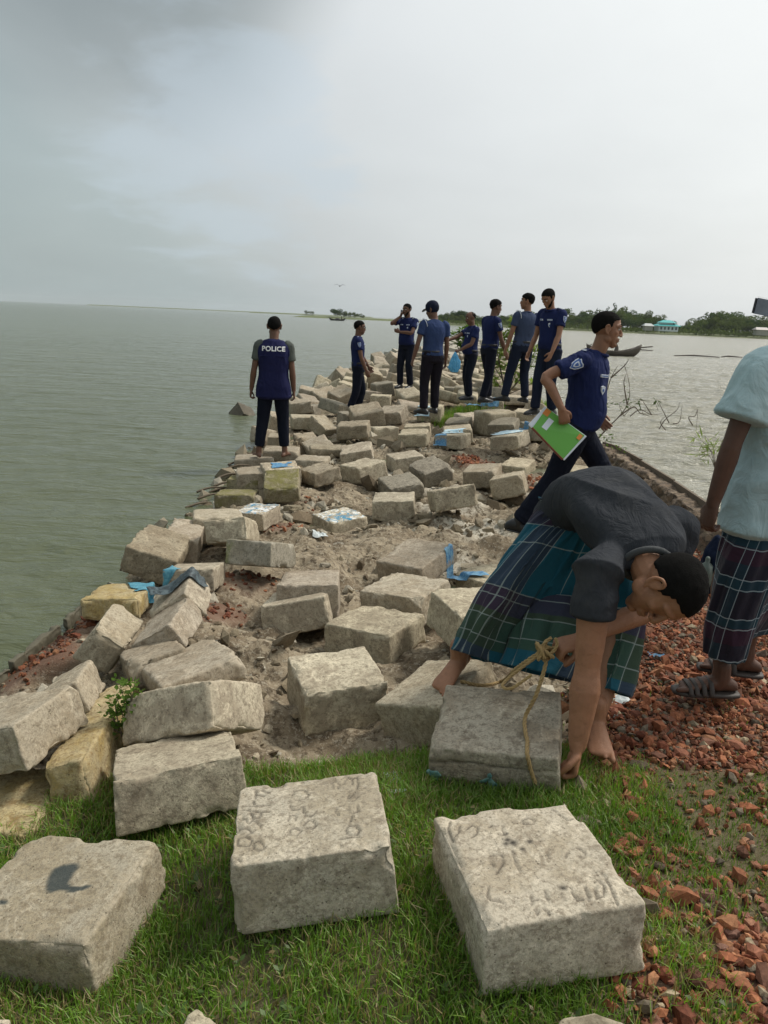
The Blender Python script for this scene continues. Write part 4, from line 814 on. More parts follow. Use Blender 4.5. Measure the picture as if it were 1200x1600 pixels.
# ------------------------------------------------------------------ leafy plants
def leaf_soup(S, c, d, nrm, L, W, segs=1):
    """one folded leaf as 4 triangles/quads with a midrib"""
    d = d / (np.linalg.norm(d) + 1e-9); s = np.cross(d, nrm); s /= np.linalg.norm(s) + 1e-9; n = np.cross(s, d)
    V = [c, c + d * L * .45 + s * W / 2 + n * W * .12, c + d * L, c + d * L * .45 - s * W / 2 + n * W * .12, c + d * L * .5 - n * W * .05]
    S.add(V, (), [(0, 1, 4), (1, 2, 4), (2, 3, 4), (3, 0, 4)])
def leafmat(name, a, b_):
    m, t, b = mat(name); P = t.new('ShaderNodeTexCoord').outputs['Object']; c = t.mix(t.noise(P, 7, 3), a, b_)
    d = t.new('ShaderNodeBsdfDiffuse', ins={0: c}); tr = t.new('ShaderNodeBsdfTranslucent', ins={0: t.mix(1.0, c, (1.4, 1.6, .8), 'MULTIPLY')})
    ms = t.new('ShaderNodeMixShader', ins={0: .35, 1: d.outputs[0], 2: tr.outputs[0]}); t.l.new(ms.outputs[0], t.n['Material Output'].inputs[0]); return m
ML1 = leafmat('leaf_mid_green', (.06, .11, .02), (.13, .2, .05)); ML2 = leafmat('leaf_light_green', (.16, .22, .05), (.28, .33, .12)); ML3 = leafmat('leaf_dark_green', (.035, .06, .018), (.08, .11, .035))
MW = simple('twig_bark', (.13, .10, .07), .9, .3, 30)
def plant(label, catg, base, stems, mleaf, leafL=.06, leafW=.025, dens=10, seed=0, r0=.008, droop=0., name='shrub', leaf_from=.3):
    rng = np.random.default_rng(seed); base = np.asarray(base, float); root = empty(name, base, label, catg)
    SS = Soup(); LS = Soup(); nl = 0
    for st in stems:
        P = np.asarray(st, float); P, r = crom(P, np.linspace(r0, r0 * .25, len(P)), 5); SS.tube(P - base, r, 6, sub=1)
        ln = np.linalg.norm(np.diff(P, axis=0), axis=1).sum(); k = int(ln * dens)
        for _ in range(k):
            f = rng.uniform(leaf_from, 1) * (len(P) - 1.01); i = int(f); c = P[i] + (P[i + 1] - P[i]) * (f - i)
            d = rng.normal(0, 1, 3); d[2] = d[2] * .5 + .1 - droop; c = c + d / np.linalg.norm(d) * rng.uniform(0, .03)
            leaf_soup(LS, c - base, d, rng.normal(0, .4, 3) + np.array([0, 0, 1]), leafL * rng.uniform(.6, 1.3), leafW * rng.uniform(.7, 1.2)); nl += 1
    obj('stem', SS.mesh('stem'), MW, root)
    if nl: f = obj('foliage', LS.mesh('foliage', False), mleaf, root); f['kind'] = 'stuff'
    return root
def px3(L, y): return [aty(a, b_, y + (q[0] if q else 0)) for a, b_, *q in L]
plant('leafy bush of light green leaves growing behind the officer turned away', 'bush', aty(790, 618, 16.5),
      [px3(s, 16.5) for s in ([(790, 618), (782, 580), (775, 540), (770, 512)], [(792, 618), (795, 570), (788, 540), (792, 515)], [(788, 618), (770, 585), (752, 560, .4)], [(792, 618), (806, 580), (800, 548)], [(790, 600), (765, 560), (760, 530)], [(790, 618), (815, 590), (822, 565)], [(785, 610), (778, 600), (770, 610)], [(792, 600), (800, 520), (803, 500)], [(790,610),(780,560),(785,525)],[(790,618),(850, 590),(865,575)],[(790,618),(830, 570),(838,540)])], ML2, .13, .075, 62, 1, .012)
plant('small bush of green leaves behind the arm of the balding officer', 'bush', aty(728, 590, 17.5),
      [px3(s, 17.5) for s in ([(728, 590), (724, 550), (722, 515)], [(728, 590), (736, 545), (734, 510)], [(728, 590), (716, 545), (712, 520)], [(728, 580), (730, 530), (742, 520)])], ML1, .16, .08, 40, 2, .012, leaf_from=.55)
B0 = aty(925, 704, 9.6)
plant('sparse bare-branched shrub at the right bank behind the walking officer', 'shrub', B0,
      [px3(s, 9.6) for s in ([(925, 704), (928, 670), (934, 640), (938, 600), (932, 575)], [(930, 690), (950, 668), (968, 650), (980, 632), (984, 605), (975, 568)], [(934, 640), (945, 620), (955, 590), (965, 572)], [(968, 650), (990, 636), (1000, 645), (1015, 650)], [(932, 655), (918, 640), (910, 620)], [(980, 632), (975, 600), (978, 585)], [(950, 668), (940, 640), (925, 615), (922, 600)], [(955, 590), (975, 572), (982, 562)], [(938, 612), (930, 598), (925, 590)])], ML3, .045, .022, 7, 3, .010, .1, leaf_from=.35)
plant('cluster of small dark leaves on the upper fork of a bank twig', 'twig', aty(931, 660, 9.4),
      [px3(s, 9.4) for s in ([(933, 662), (940, 640), (958, 632)], [(933, 662), (925, 640), (920, 636)], [(933, 662), (945, 645), (930, 628)], [(975, 650), (968, 632), (982, 622)], [(975, 650), (985, 636), (975, 628)])], ML3, .05, .026, 46, 4, .004, .1, 'twig', .3)
plant('low weeds on the crumbling bank wall behind the walking officer\'s knee', 'weed', aty(950, 700, 9.3),
      [px3(s, 9.3) for s in ([(945, 700), (948, 680)], [(955, 703), (955, 685), (960, 678)], [(965, 706), (968, 692)], [(975, 712), (974, 698)], [(940, 698), (936, 680)])], ML1, .045, .025, 60, 5, .004, 0, 'weed', .1)
plant('dead branches sticking out of the grey water off the right bank', 'branch', atz(1040, 668, -.42),
      [px3(s, 13.2) for s in ([(985, 650), (1000, 640), (1018, 648), (1035, 646)], [(1018, 648), (1008, 632), (1000, 622)], [(1045, 660), (1035, 640), (1028, 626)], [(1030, 670), (1040, 655), (1058, 640), (1062, 628)], [(1052, 662), (1062, 658), (1066, 632)], [(1082, 664), (1076, 652), (1086, 650), (1090, 640), (1088, 672)], [(1040, 672), (1032, 660), (1040, 650)])], ML3, .05, .025, 0, 6, .010, 0, 'branch')
plant('twigs with a few drooping dark leaves above the grey water', 'twig', aty(1003, 640, 12.9),
      [px3(s, 12.9) for s in ([(1005, 648), (1000, 634), (996, 624)], [(1028, 640), (1024, 630), (1026, 624)])], ML3, .10, .035, 38, 7, .004, .5, 'twig', .5)
plant('bright green narrow-leaved plant beside the arm of the man in the light blue shirt', 'plant', aty(1118, 730, 5.6),
      [px3(s, 5.6) for s in ([(1118, 735), (1108, 700), (1085, 682)], [(1118, 735), (1112, 705), (1092, 696)], [(1118, 735), (1115, 700), (1100, 680)], [(1120, 730), (1125, 700), (1130, 685)], [(1118, 735), (1108, 712), (1090, 712)])], ML2, .10, .012, 60, 8, .003, .2, 'plant', .35)
plant('green weed growing between the yellow-stained slab and the tipped grey block', 'weed', aty(195, 1140, 2.62),
      [px3(s, 2.62) for s in ([(195, 1140), (190, 1110), (180, 1085)], [(195, 1140), (205, 1100), (210, 1070)], [(190, 1145), (175, 1120), (165, 1112)], [(198, 1140), (200, 1120), (185, 1060)], [(195, 1150), (178, 1140), (172, 1150)], [(200, 1150), (205, 1085), (200, 1065)], [(190, 1150), (180, 1100), (196, 1090)])], ML1, .028, .018, 180, 9, .003, 0, 'weed', .1)

# ------------------------------------------------------------------ crumbling earth wall on the right, curb strip on the left
def strip(name, pts, w_, h, seed, n_across=26, step=.03, amp=.08):
    """ragged bank wall: pts = (x, y, ztop, zbase) along its inner edge"""
    pts = np.array(pts, float); L = np.concatenate([[0], np.cumsum(np.linalg.norm(np.diff(pts[:, :2], axis=0), axis=1))]); s = np.arange(0, L[-1], step)
    C = np.stack([np.interp(s, L, pts[:, k]) for k in range(4)], 1); T_ = np.gradient(C[:, :2], axis=0); T_ /= np.linalg.norm(T_, axis=1)[:, None]; Nr = np.stack([T_[:, 1], -T_[:, 0]], 1)
    # profile: inner foot -> inner face -> top -> outer edge -> outer foot
    u = np.linspace(0, 1, n_across); U, S_ = np.meshgrid(u, s); 
    prof_x = np.interp(u, [0, .38, .45, .8, .85, 1], [-.06, .03, .07, w_, w_ + .03, w_ + .22]); prof_z = np.interp(u, [0, .38, .45, .8, .85, 1], [0, .92, 1, .96, .8, -1.2])
    X = C[:, None, 0] + Nr[:, None, 0] * prof_x[None]; Y = C[:, None, 1] + Nr[:, None, 1] * prof_x[None]; Z = C[:, None, 3] + (C[:, 2] - C[:, 3])[:, None] * prof_z[None]
    P = np.stack([X.ravel(), Y.ravel(), Z.ravel()], 1); q = P * np.array([1, 1, 2.2])
    d = fbm(q * 5, 4, seed) * amp + fbm(q * 16, 3, seed + 3) * amp * .45; layer = np.sin(P[:, 2] * 95 + fbm(P * 3, 2, seed + 6) * 5) * .012
    uu = np.tile(u, len(s)); inner = (uu < .47); topm = (uu >= .4) & (uu <= .82)
    P[:, 0] -= np.repeat(Nr[:, 0], n_across) * (d + layer) * inner; P[:, 1] -= np.repeat(Nr[:, 1], n_across) * (d + layer) * inner
    P[:, 2] += topm * (d * .6) + inner * (uu > .3) * fbm(P * 9, 3, seed + 8) * .03
    nr, nc = U.shape; ii = np.arange(nr - 1)[:, None] * nc + np.arange(nc - 1)[None]
    return mesh(name, P, [np.stack([ii, ii + 1, ii + nc + 1, ii + nc], -1).reshape(-1, 4)])
m, t, b = mat('bank_wall_earth'); P = t.new('ShaderNodeTexCoord').outputs['Object']; n2 = t.noise(P, 16, 6, .75, .6); nz = t.noise(t.vm('MULTIPLY', P, (4, 4, 30)), 1, 5, .7)
c = t.mix(t.sstep(n2, .4, .62), (.17, .12, .078), (.05, .036, .024)); c = t.mix(t.m('MULTIPLY', t.sstep(nz, .52, .66), .6), c, (.34, .26, .18)); c = t.mix(t.m('MULTIPLY', t.sstep(t.noise(P, 5, 4), .6, .7), .4), c, (.09, .10, .04))
setb(t, b, Base_Color=c, Roughness=.92); bump(t, b, n2, .9, .02)
wall = empty('bank_wall', (2.75, 8, -.2), 'crumbling brown earth wall edging the right bank beside the grey water', 'wall')
wp = [(2.30, 3.4, .02, -.2), (2.36, 4.6, .06, -.2), (2.46, 5.4, .06, -.22), (2.56, 6.4, .03, -.24), (2.68, 7.6, .0, -.26), (2.80, 9.0, -.04, -.26), (2.88, 10.2, -.08, -.28), (2.95, 11.2, -.16, -.3)]
o = obj('wall_body', strip('wall_body', wp, .20, .3, 31), m, wall); o.location = (-2.75, -8, .2)
# timber strip along the outer top of the wall, in lengths
mt = simple('old_timber', (.12, .09, .06), .85, .35, 12)
pts = np.array(wp)
for k in range(len(wp) - 1):
    a_, c_ = pts[k], pts[k + 1]; d_ = (c_ - a_)[:2]; d_ /= np.linalg.norm(d_); nn = np.array([d_[1], -d_[0]]) * .215
    A = np.array([a_[0] + nn[0], a_[1] + nn[1], a_[2] + .012]); B_ = np.array([c_[0] + nn[0], c_[1] + nn[1], c_[2] + .005 * (k % 2)]); s_ = Soup()
    mid = (A + B_) / 2; u_ = (B_ - A) / 2 * .985; s_.box(mid, u_, np.array([nn[0], nn[1], 0]) / .215 * .014, (0, 0, .035)); obj('plank', s_.mesh('plank', False, (2.75, 8, -.2)), mt, wall)
# left: thin concrete curb boards along the gully
mcu = simple('curb_concrete', (.10, .09, .06), .8, .35, 10)
cw = empty('edge_curb', (-1.8, 4.0, -.36), 'low weathered board curb between the brick-filled gully and the green water', 'curb')
cp = [atz(-70, 1092, -.37), atz(14, 1046, -.37), atz(60, 1010, -.38), atz(98, 978, -.36), atz(128, 952, -.38), atz(150, 935, -.38)]
for k in range(len(cp) - 1):
    A, B_ = cp[k], cp[k + 1]; s_ = Soup(); d_ = (B_ - A) / 2 * .97; nn = np.array([d_[1], -d_[0], 0]); nn /= np.linalg.norm(nn); P, Q, wr = block_arrays((np.linalg.norm(d_) * 2, .045, .10), 40, 70 + k, 2.2)
    ux = d_ / np.linalg.norm(d_); R3 = np.stack([ux, -nn, np.array([0, 0, 1])], 1); V = P @ R3.T + (A + B_) / 2 + np.array([0, 0, -.03 + .018 * (k % 2)]) + RNG.normal(0, .008, 3); me = mesh('curb_board', V - np.array([-1.8, 4.0, -.36]), [Q]); obj('curb_board', me, mcu, cw)
# a few rusty roots on the waterside right of the left rocks
s_ = Soup()
for k in range(9):
    a = atz(300 + k * 7, 785 - k * 7, -.38) + RNG.normal(0, .05, 3); s_.tube([a, a + [.12, .1, .03], a + [.2 + .05 * (k % 3), .25, .0]], [.014, .012, .006], 6)
tag(obj('root', s_.mesh('root'), simple('wet_root', (.10, .075, .045), .7)), 'tangle of dark wet roots at the water beside the low mossy blocks', 'roots', kind='stuff')

# ------------------------------------------------------------------ sheets and scraps
def cloth_mat(name, a, b_, alpha=None):
    m, t, b = mat(name); P = t.new('ShaderNodeTexCoord').outputs['Object']; n = t.noise(P, 22, 5, .7, 1.5); c = t.mix(t.sstep(n, .4, .6), a, b_)
    setb(t, b, Base_Color=c, Roughness=.5, Specular_IOR_Level=.4); bump(t, b, t.noise(P, 60, 4, .7), .6, .006); return m
MS = {'blue': cloth_mat('torn_blue_sheet', (.05, .17, .34), (.16, .33, .46)), 'pale': cloth_mat('faded_blue_sheet', (.30, .50, .60), (.60, .68, .70)), 'dark': cloth_mat('torn_black_sheet', (.02, .03, .035), (.07, .10, .11)), 'white': cloth_mat('shredded_white_plastic', (.45, .50, .50), (.66, .70, .70)), 'teal': cloth_mat('torn_teal_sheet', (.05, .20, .28), (.10, .30, .38)), 'rag': cloth_mat('teal_rag', (.06, .16, .15), (.14, .25, .22))}
def scene_bvh():
    V = []; F = []; n = 0
    for o in list(COL.objects):
        if o.type == 'MESH' and (o.name.startswith('concrete_block') or o.name.startswith('ground')) and (o.location.y < 17):
            me = o.data; v = np.zeros(len(me.vertices) * 3); me.vertices.foreach_get('co', v); v = v.reshape(-1, 3); mw = np.array(o.matrix_basis) ; v = v @ mw[:3, :3].T + mw[:3, 3]
            l = np.zeros(len(me.loops), np.int32); me.loops.foreach_get('vertex_index', l); V.append(v); F.append(l.reshape(-1, 4) + n); n += len(v)
    return BVHTree.FromPolygons(np.vstack(V).tolist(), np.vstack(F).tolist())
BV = scene_bvh()
def hit(px, py):
    d = Vector(ray(px, py)).normalized(); h = BV.ray_cast(Vector(CC), d); return (np.array(h[0]), np.array(h[1])) if h[0] else (None, None)
def drop(x, y, z0=1.2):
    h = BV.ray_cast(Vector((x, y, z0)), Vector((0, 0, -1))); return h[0].z if h[0] else -.4
def scrap(label, px, py, w_, d_, yaw, mt, seed, thr=-.15, hang=0, wr=.008, catg='plastic sheet', name='torn_sheet'):
    """a torn sheet lying on whatever is below it, edges irregular, draped"""
    h, nn = hit(px, py)
    if h is None: return
    n = 34; u = np.linspace(-1, 1, n); U, W_ = np.meshgrid(u, u, indexing='ij'); c, s = math.cos(rad(yaw)), math.sin(rad(yaw))
    X = h[0] + (U * w_ / 2) * c - (W_ * d_ / 2) * s; Y = h[1] + (U * w_ / 2) * s + (W_ * d_ / 2) * c
    q = np.stack([X.ravel(), Y.ravel(), np.full(n * n, seed * 7.3)], 1)
    X = X.ravel() + fbm(q * 12, 2, seed + 1) * .01; Y = Y.ravel() + fbm(q * 12, 2, seed + 2) * .01
    Z = np.array([drop(a, b_) for a, b_ in zip(X, Y)]); Z = np.maximum(Z, h[2] - .035 - hang) + .003 + (fbm(q * 22, 3, seed + 3) * .5 + .5) * wr + np.abs(fbm(q * 9, 2, seed + 8)) * wr
    sh = 1 - np.maximum(np.abs(U), np.abs(W_)).ravel() + fbm(q * (3 / max(w_, .1)), 3, seed + 4) * .9; keepv = sh > thr + .35
    ii = np.arange(n - 1)[:, None] * n + np.arange(n - 1)[None]; Q = np.stack([ii, ii + n, ii + n + 1, ii + 1], -1).reshape(-1, 4); Q = Q[keepv[Q].all(1)]
    if not len(Q): return
    us_, inv_ = np.unique(Q, return_inverse=True); V = np.stack([X, Y, Z], 1)[us_]; Q = inv_.reshape(-1, 4)
    me = mesh(name, V - h, [Q]); o = obj(name, me, MS[mt], None, h); md = o.modifiers.new('t', 'SOLIDIFY'); md.thickness = .0015; tag(o, label, catg); return o
scrap('torn blue-teal sheet beside the yellow-stained waterside block', 240, 925, .26, .24, 30, 'teal', 1, -.3)
scrap('torn black sheet lying across the block beside the blue-teal sheet', 277, 912, .30, .12, 30, 'dark', 2, -.35, wr=.02)
scrap('bright blue torn sheet on the rim of the block by the checked sarong', 728, 900, .34, .10, -10, 'blue', 3, -.4, wr=.02)
scrap('pale blue torn sheet on the block with a lit right end by the brick patch', 710, 676, .44, .20, 0, 'pale', 4, -.35)
scrap('blue torn sheet corner over the left front corner of a block by the brick patch', 688, 680, .18, .22, 0, 'blue', 5, -.3, hang=.1)
scrap('white and pale blue sheet on a block behind the striding officer\'s folder', 793, 676, .46, .22, -6, 'pale', 6, -.4)
scrap('blue crumpled sheet on the block edge beside the green folder', 822, 670, .20, .14, 0, 'blue', 7, -.3, wr=.03)
scrap('crumpled blue sheet at the feet of the officer with black hair', 752, 632, .66, .22, -5, 'blue', 8, -.3, wr=.03)
scrap('small blue scrap on the flat block behind the square mossy block', 440, 727, .22, .24, 10, 'blue', 9, -.3)
scrap('pale blue sheet scrap under the shoes of the officer in the cap', 660, 647, .3, .16, 0, 'pale', 10, -.2)
scrap('small bright blue scrap on the red gravel near the sandals', 1028, 1027, .09, .04, 0, 'blue', 11, -.4, wr=.012)
scrap('shredded white plastic lying in the grass between the two scratched blocks', 612, 1230, .10, .26, 8, 'white', 12, -.1, wr=.02)
scrap('grey-white shredded plastic on the gravel behind the front foot', 965, 1098, .16, .10, 20, 'white', 13, -.2, wr=.02)
def rag(label, px, py, tails, seed):
    h, nn = hit(px, py)
    if h is None: return
    x = nrm0(np.cross(nn, [0, 0, 1])); z = nrm0(np.cross(x, nn)); S = Soup(); c = h + nn * .012
    for a, L, w_ in tails:
        d = x * math.cos(rad(a)) + z * math.sin(rad(a)); s = np.cross(d, nn); S.loft([c, c + d * L * .4 + nn * .006, c + d * L * .8, c + d * L], [s * w_ * k for k in (.35, .9, 1.1, .5)], [nn * .003] * 4, 10)
    S.ell(c, x * .008, z * .008, nn * .007, 10, 6); V, F = S.arr(); V = V + fbm(V * 60, 2, seed)[:, None] * .004; tag(obj('rag', mesh('rag', V - h, F), MS['rag'], None, h), label, 'rag')
def nrm0(v): v = np.asarray(v, float); return v / (np.linalg.norm(v) + 1e-9)
rag('teal knotted rag at the left edge of the rope-draped block', 672, 1203, ((170, .05, .012), (200, .04, .010)), 1)
rag('small teal rag with two tails on the front of the rope-draped block', 765, 1212, ((235, .05, .016), (320, .045, .008), (100, .02, .008)), 2)
scrap('pale plastic bag scrap on the mud beyond the rope-draped block', 500, 838, .12, .06, 0, 'white', 16, -.2, wr=.02)

# ------------------------------------------------------------------ far shore
mb = simple('far_bank', (.10, .12, .04), .95, .4, .15, 0)
def bank(name, x0, x1, yc, wid, h, seed, label):
    n = int((x1 - x0) / 1.5); x = np.linspace(x0, x1, n); k = 8; V = []
    for j in range(k):
        f = j / (k - 1); yy = yc + f * wid + fbm(np.stack([x * .04, 0 * x + seed, 0 * x], 1), 3, seed) * 6 * (1 - f); zz = -.6 + (h + .6) * sst(np.full(n, f), 0, .25) + fbm(np.stack([x * .2, 0 * x + j, 0 * x], 1), 3, seed) * .25 * (f > .1)
        end = sst(x, x0, x0 + 12) * sst(-x, -x1, -x1 + 12); V.append(np.stack([x, yy, -.6 + (zz + .6) * end], 1))
    V = np.vstack(V); ii = np.arange(k - 1)[:, None] * n + np.arange(n - 1)[None]; o = obj(name, mesh(name, V, [np.stack([ii, ii + 1, ii + n + 1, ii + n], -1).reshape(-1, 4)]), mb); tag(o, label, kind='structure')
bank('terrain', 14, 420, 312, 260, .9, 3, 'low green far river bank')
bank('terrain', -64, 12, 470, 30, .6, 5, 'low islet on the left horizon'); bank('terrain', -260, -30, 1400, 60, 1.6, 6, 'thin spit of land on the horizon'); bank('terrain',-900,-250,2300,60,2.0,8,'faint line of land at the left horizon')
TM = []
mtr = [leafmat('crown_dark', (.022, .042, .014), (.055, .085, .03)), leafmat('crown_mid', (.035, .06, .018), (.08, .115, .035)), leafmat('crown_olive', (.05, .07, .022), (.11, .13, .045))]
def crown_mesh(kind, seed):
    rng = np.random.default_rng(seed); S = Soup(); blobs = []
    if kind == 'round':
        for _ in range(11): blobs.append((rng.normal(0, .26, 3) * [1, 1, .6] + [0, 0, .62], rng.uniform(.16, .30)))
    elif kind == 'tall':
        for i in range(9): blobs.append((np.array([rng.normal(0, .08), rng.normal(0, .08), .25 + .08 * i]), .17 - .010 * i))
    elif kind == 'wide':
        for _ in range(14): blobs.append((rng.normal(0, 1, 3) * [.42, .3, .1] + [0, 0, .62], rng.uniform(.13, .24)))
    elif kind == 'umbrella':
        for _ in range(10): blobs.append((rng.normal(0, 1, 3) * [.30, .2, .05] + [0, 0, .85], rng.uniform(.08, .15)))
    V = []; T_ = []; n = 0
    for c, r in blobs:
        for _ in range(int(170 * (r / .2) ** 2)):
            d = rng.normal(size=3); d /= np.linalg.norm(d); p = c + d * r * rng.uniform(.75, 1.08) * [1, 1, .8]; a = rng.normal(size=3); a /= np.linalg.norm(a); b_ = np.cross(a, d); b_ /= np.linalg.norm(b_) + 1e-6; a = np.cross(b_, d) * .6 + d * .4; s = rng.uniform(.02, .045)
            V += [p - b_ * s, p + b_ * s, p + a * s * 1.8]; T_.append((n, n + 1, n + 2)); n += 3
    return mesh('crown', np.array(V), [np.array(T_)], False)
def trunk_mesh(kind):
    S = Soup(); S.tube([(0, 0, -.05), (.01, 0, .25), (0, .01, .6)], [.022, .018, .010], 6); S.tube([(.01, 0, .3), (.1, .03, .45), (.18, .02, .6)], [.011, .008, .004], 5); S.tube([(0, 0, .35), (-.1, -.03, .5), (-.17, .02, .62)], [.01, .008, .004], 5); return S.mesh('trunk')
TK = {k: trunk_mesh(k) for k in ('a',)}; TK['a'].materials.append(MW)
CR = {}
for i, kd in enumerate(('round', 'round', 'wide', 'tall', 'umbrella', 'round', 'wide')):
    me = crown_mesh(kd, 60 + i); me.materials.append(mtr[i % 3]); CR.setdefault(kd, []).append(me)
TL = {'round': 'round dark green tree on the far right bank', 'wide': 'broad spreading tree on the far right bank', 'tall': 'tall narrow tree rising above the far right bank', 'umbrella': 'tree with a flat umbrella crown above the far bank trees'}
def tree(x, y, h, wd, kd, label=None, group='trees along the far bank', cn=None):
    r = empty('tree', (x, y, .2), label or TL[kd], 'tree', group); cm = CR[kd][int(abs(x * 7)) % len(CR[kd])]
    a = obj('trunk', TK['a'], None, r); a.scale = (h, h, h); a.rotation_euler = (0, 0, x)
    b_ = obj('crown', cm, None, r); b_.scale = (wd, wd * .8, h); b_.rotation_euler = (0, 0, random.uniform(0, 6.3)); b_['kind'] = 'stuff'; return r
random.seed(3)
def top_h(px):   # tree-top height in photo pixels above the bank line
    return float(np.interp(px, [690, 700, 730, 745, 800, 845, 880, 900, 940, 958, 975, 1000, 1030, 1060, 1075, 1090, 1120, 1160, 1200, 1260], [12, 14, 18, 12, 14, 20, 18, 22, 26, 36, 26, 24, 22, 10, 16, 24, 30, 28, 26, 26]))
px = 688
while px < 1290:
    if True:
        for row, yy in enumerate((335, 365, 400)):
            if row and random.random() < .25: continue
            hp = top_h(px) * random.uniform(.72, 1.05) * (1 if row else .75); 
            if 1025 < px < 1058 and row == 0: continue
            c = aty(px + random.uniform(-3, 3), 510, yy); h = hp * yy / FPX / .92; kd = random.choice(['round', 'round', 'wide', 'round', 'wide'])
            tree(c[0], yy, h, h * random.uniform(.95, 1.5), kd)
    px += random.uniform(8, 13)
for px, yy, hp, kd, lab in ((958, 350, 42, 'tall', 'tallest narrow conifer-like tree on the far bank behind the walking officer\'s head'), (946, 345, 36, 'tall', 'slightly shorter narrow tree just left of the tallest one on the far bank'), (930, 352, 33, 'tall', 'third narrow tree of the far bank, next to the walking officer\'s forehead'), (1113, 345, 34, 'umbrella', 'flat umbrella-crowned tree rising behind the far bank right of the turquoise house'), (1018, 350, 28, 'round', 'round tree close left of the turquoise-roofed house'), (885, 345, 30, 'umbrella', 'flat-topped tree on the far bank right of the tall officer')):
    c = aty(px, 510, yy); h = hp * yy / FPX; tree(c[0], yy, h, h * (.45 if kd == 'tall' else .9), kd, lab)
for px, hp, lab in ((527, 12, 'first small tree on the left islet'), (536, 9, 'low tree in the middle of the left islet'), (545, 8, 'bushy low tree on the left islet'), (556, 8, 'tree near the right end of the left islet'), (566, 5, 'last low tree on the right end of the left islet'), (480, 6, 'low tree on the far spit left of the islet'), (488, 5, 'bush on the far spit left of the islet')):
    c = aty(px, 496, 480 if px > 500 else 1405); h = hp * c[1] / FPX; tree(c[0], c[1], h, h * 1.5, 'round', lab, 'trees on the left islet')
# undergrowth along the bank
V = []; T_ = []; n = 0
rng = np.random.default_rng(9)
for _ in range(26000):
    x = rng.uniform(20, 330); y = 322 + rng.uniform(0, 40); z = .8 + abs(rng.normal(0, .9)) * (.6 + fbm(np.array([[x * .06, 0, 0]]), 2, 4)[0]); s = rng.uniform(.25, .6); d = rng.normal(size=(2, 3)); V += [(x, y, z), (x + d[0, 0] * s, y, z + d[0, 2] * s), (x + d[1, 0] * s, y + d[1, 1] * s, z + d[1, 2] * s)]; T_.append((n, n + 1, n + 2)); n += 3
tag(obj('undergrowth', mesh('undergrowth', np.array(V), [np.array(T_)], False), mtr[2]), 'green undergrowth along the far right bank', 'undergrowth', kind='stuff')
# turquoise-roofed house
hc = aty(1041, 511, 322); hx = hc[0]
hs = empty('house', (hx, 322, .9), 'house with a turquoise metal roof on the far right bank', 'house')
mw_ = simple('house_wall', (.55, .62, .62), .8, .1, 2, 0); mr_ = simple('turquoise_roof', (.03, .36, .36), .5, .15, 2, 0); mdk = simple('house_opening', (.05, .07, .07), .6, .1, 2, 0)
s_ = Soup(); s_.box((0, 0, 1.1), (3.9, 0, 0), (0, 3, 0), (0, 0, 1.1)); obj('wall', s_.mesh('wall', False), mw_, hs)
def hip(w_, d_, z0, z1, rw, nm):
    V = [(-w_, -d_, z0), (w_, -d_, z0), (w_, d_, z0), (-w_, d_, z0), (-rw, 0, z1), (rw, 0, z1)]; return mesh(nm, V, [np.array([(0, 1, 5, 4), (2, 3, 4, 5), (3, 2, 1, 0)]), np.array([(1, 2, 5), (3, 0, 4)])], False)
obj('roof', hip(4.8, 3.8, 2.1, 3.2, 3.0, 'roof'), mr_, hs); s_ = Soup(); s_.box((-.6, 0, 3.1), (2.6, 0, 0), (0, 1.6, 0), (0, 0, .35)); obj('upper_wall', s_.mesh('upper_wall', False), mw_, hs); o = obj('upper_roof', hip(3.4, 2.4, 3.4, 4.4, 1.6, 'upper_roof'), mr_, hs)
for k in range(5):
    s_ = Soup(); s_.box((-3 + 1.5 * k, -3.02, 1.2), (.35, 0, 0), (0, .04, 0), (0, 0, .55)); obj('window' if k != 2 else 'door', s_.mesh('window', False), mdk, hs)
for px, w_, hh_, lab, mr2 in ((1012, 3.2, 1.8, 'low tin-roofed hut left of the turquoise-roofed house', simple('tin_roof', (.42, .44, .43), .5, .2, 1, 0)), (1190, 5, 2.2, 'pale hut at the right end of the far bank', simple('pale_roof', (.5, .45, .42), .6, .2, 1, 0))):
    c = aty(px, 512, 322); h_ = empty('hut', (c[0], 322, .9), lab, 'hut'); s_ = Soup(); s_.box((0, 0, hh_ / 2), (w_ / 2, 0, 0), (0, 1.6, 0), (0, 0, hh_ / 2)); obj('wall', s_.mesh('wall', False), simple('hut_wall', (.3, .3, .26), .9, .2, 1, 0), h_); obj('roof', hip(w_ / 2 + .5, 2.1, hh_, hh_ + 1.0, w_ / 2 - .3, 'roof'), mr2, h_)

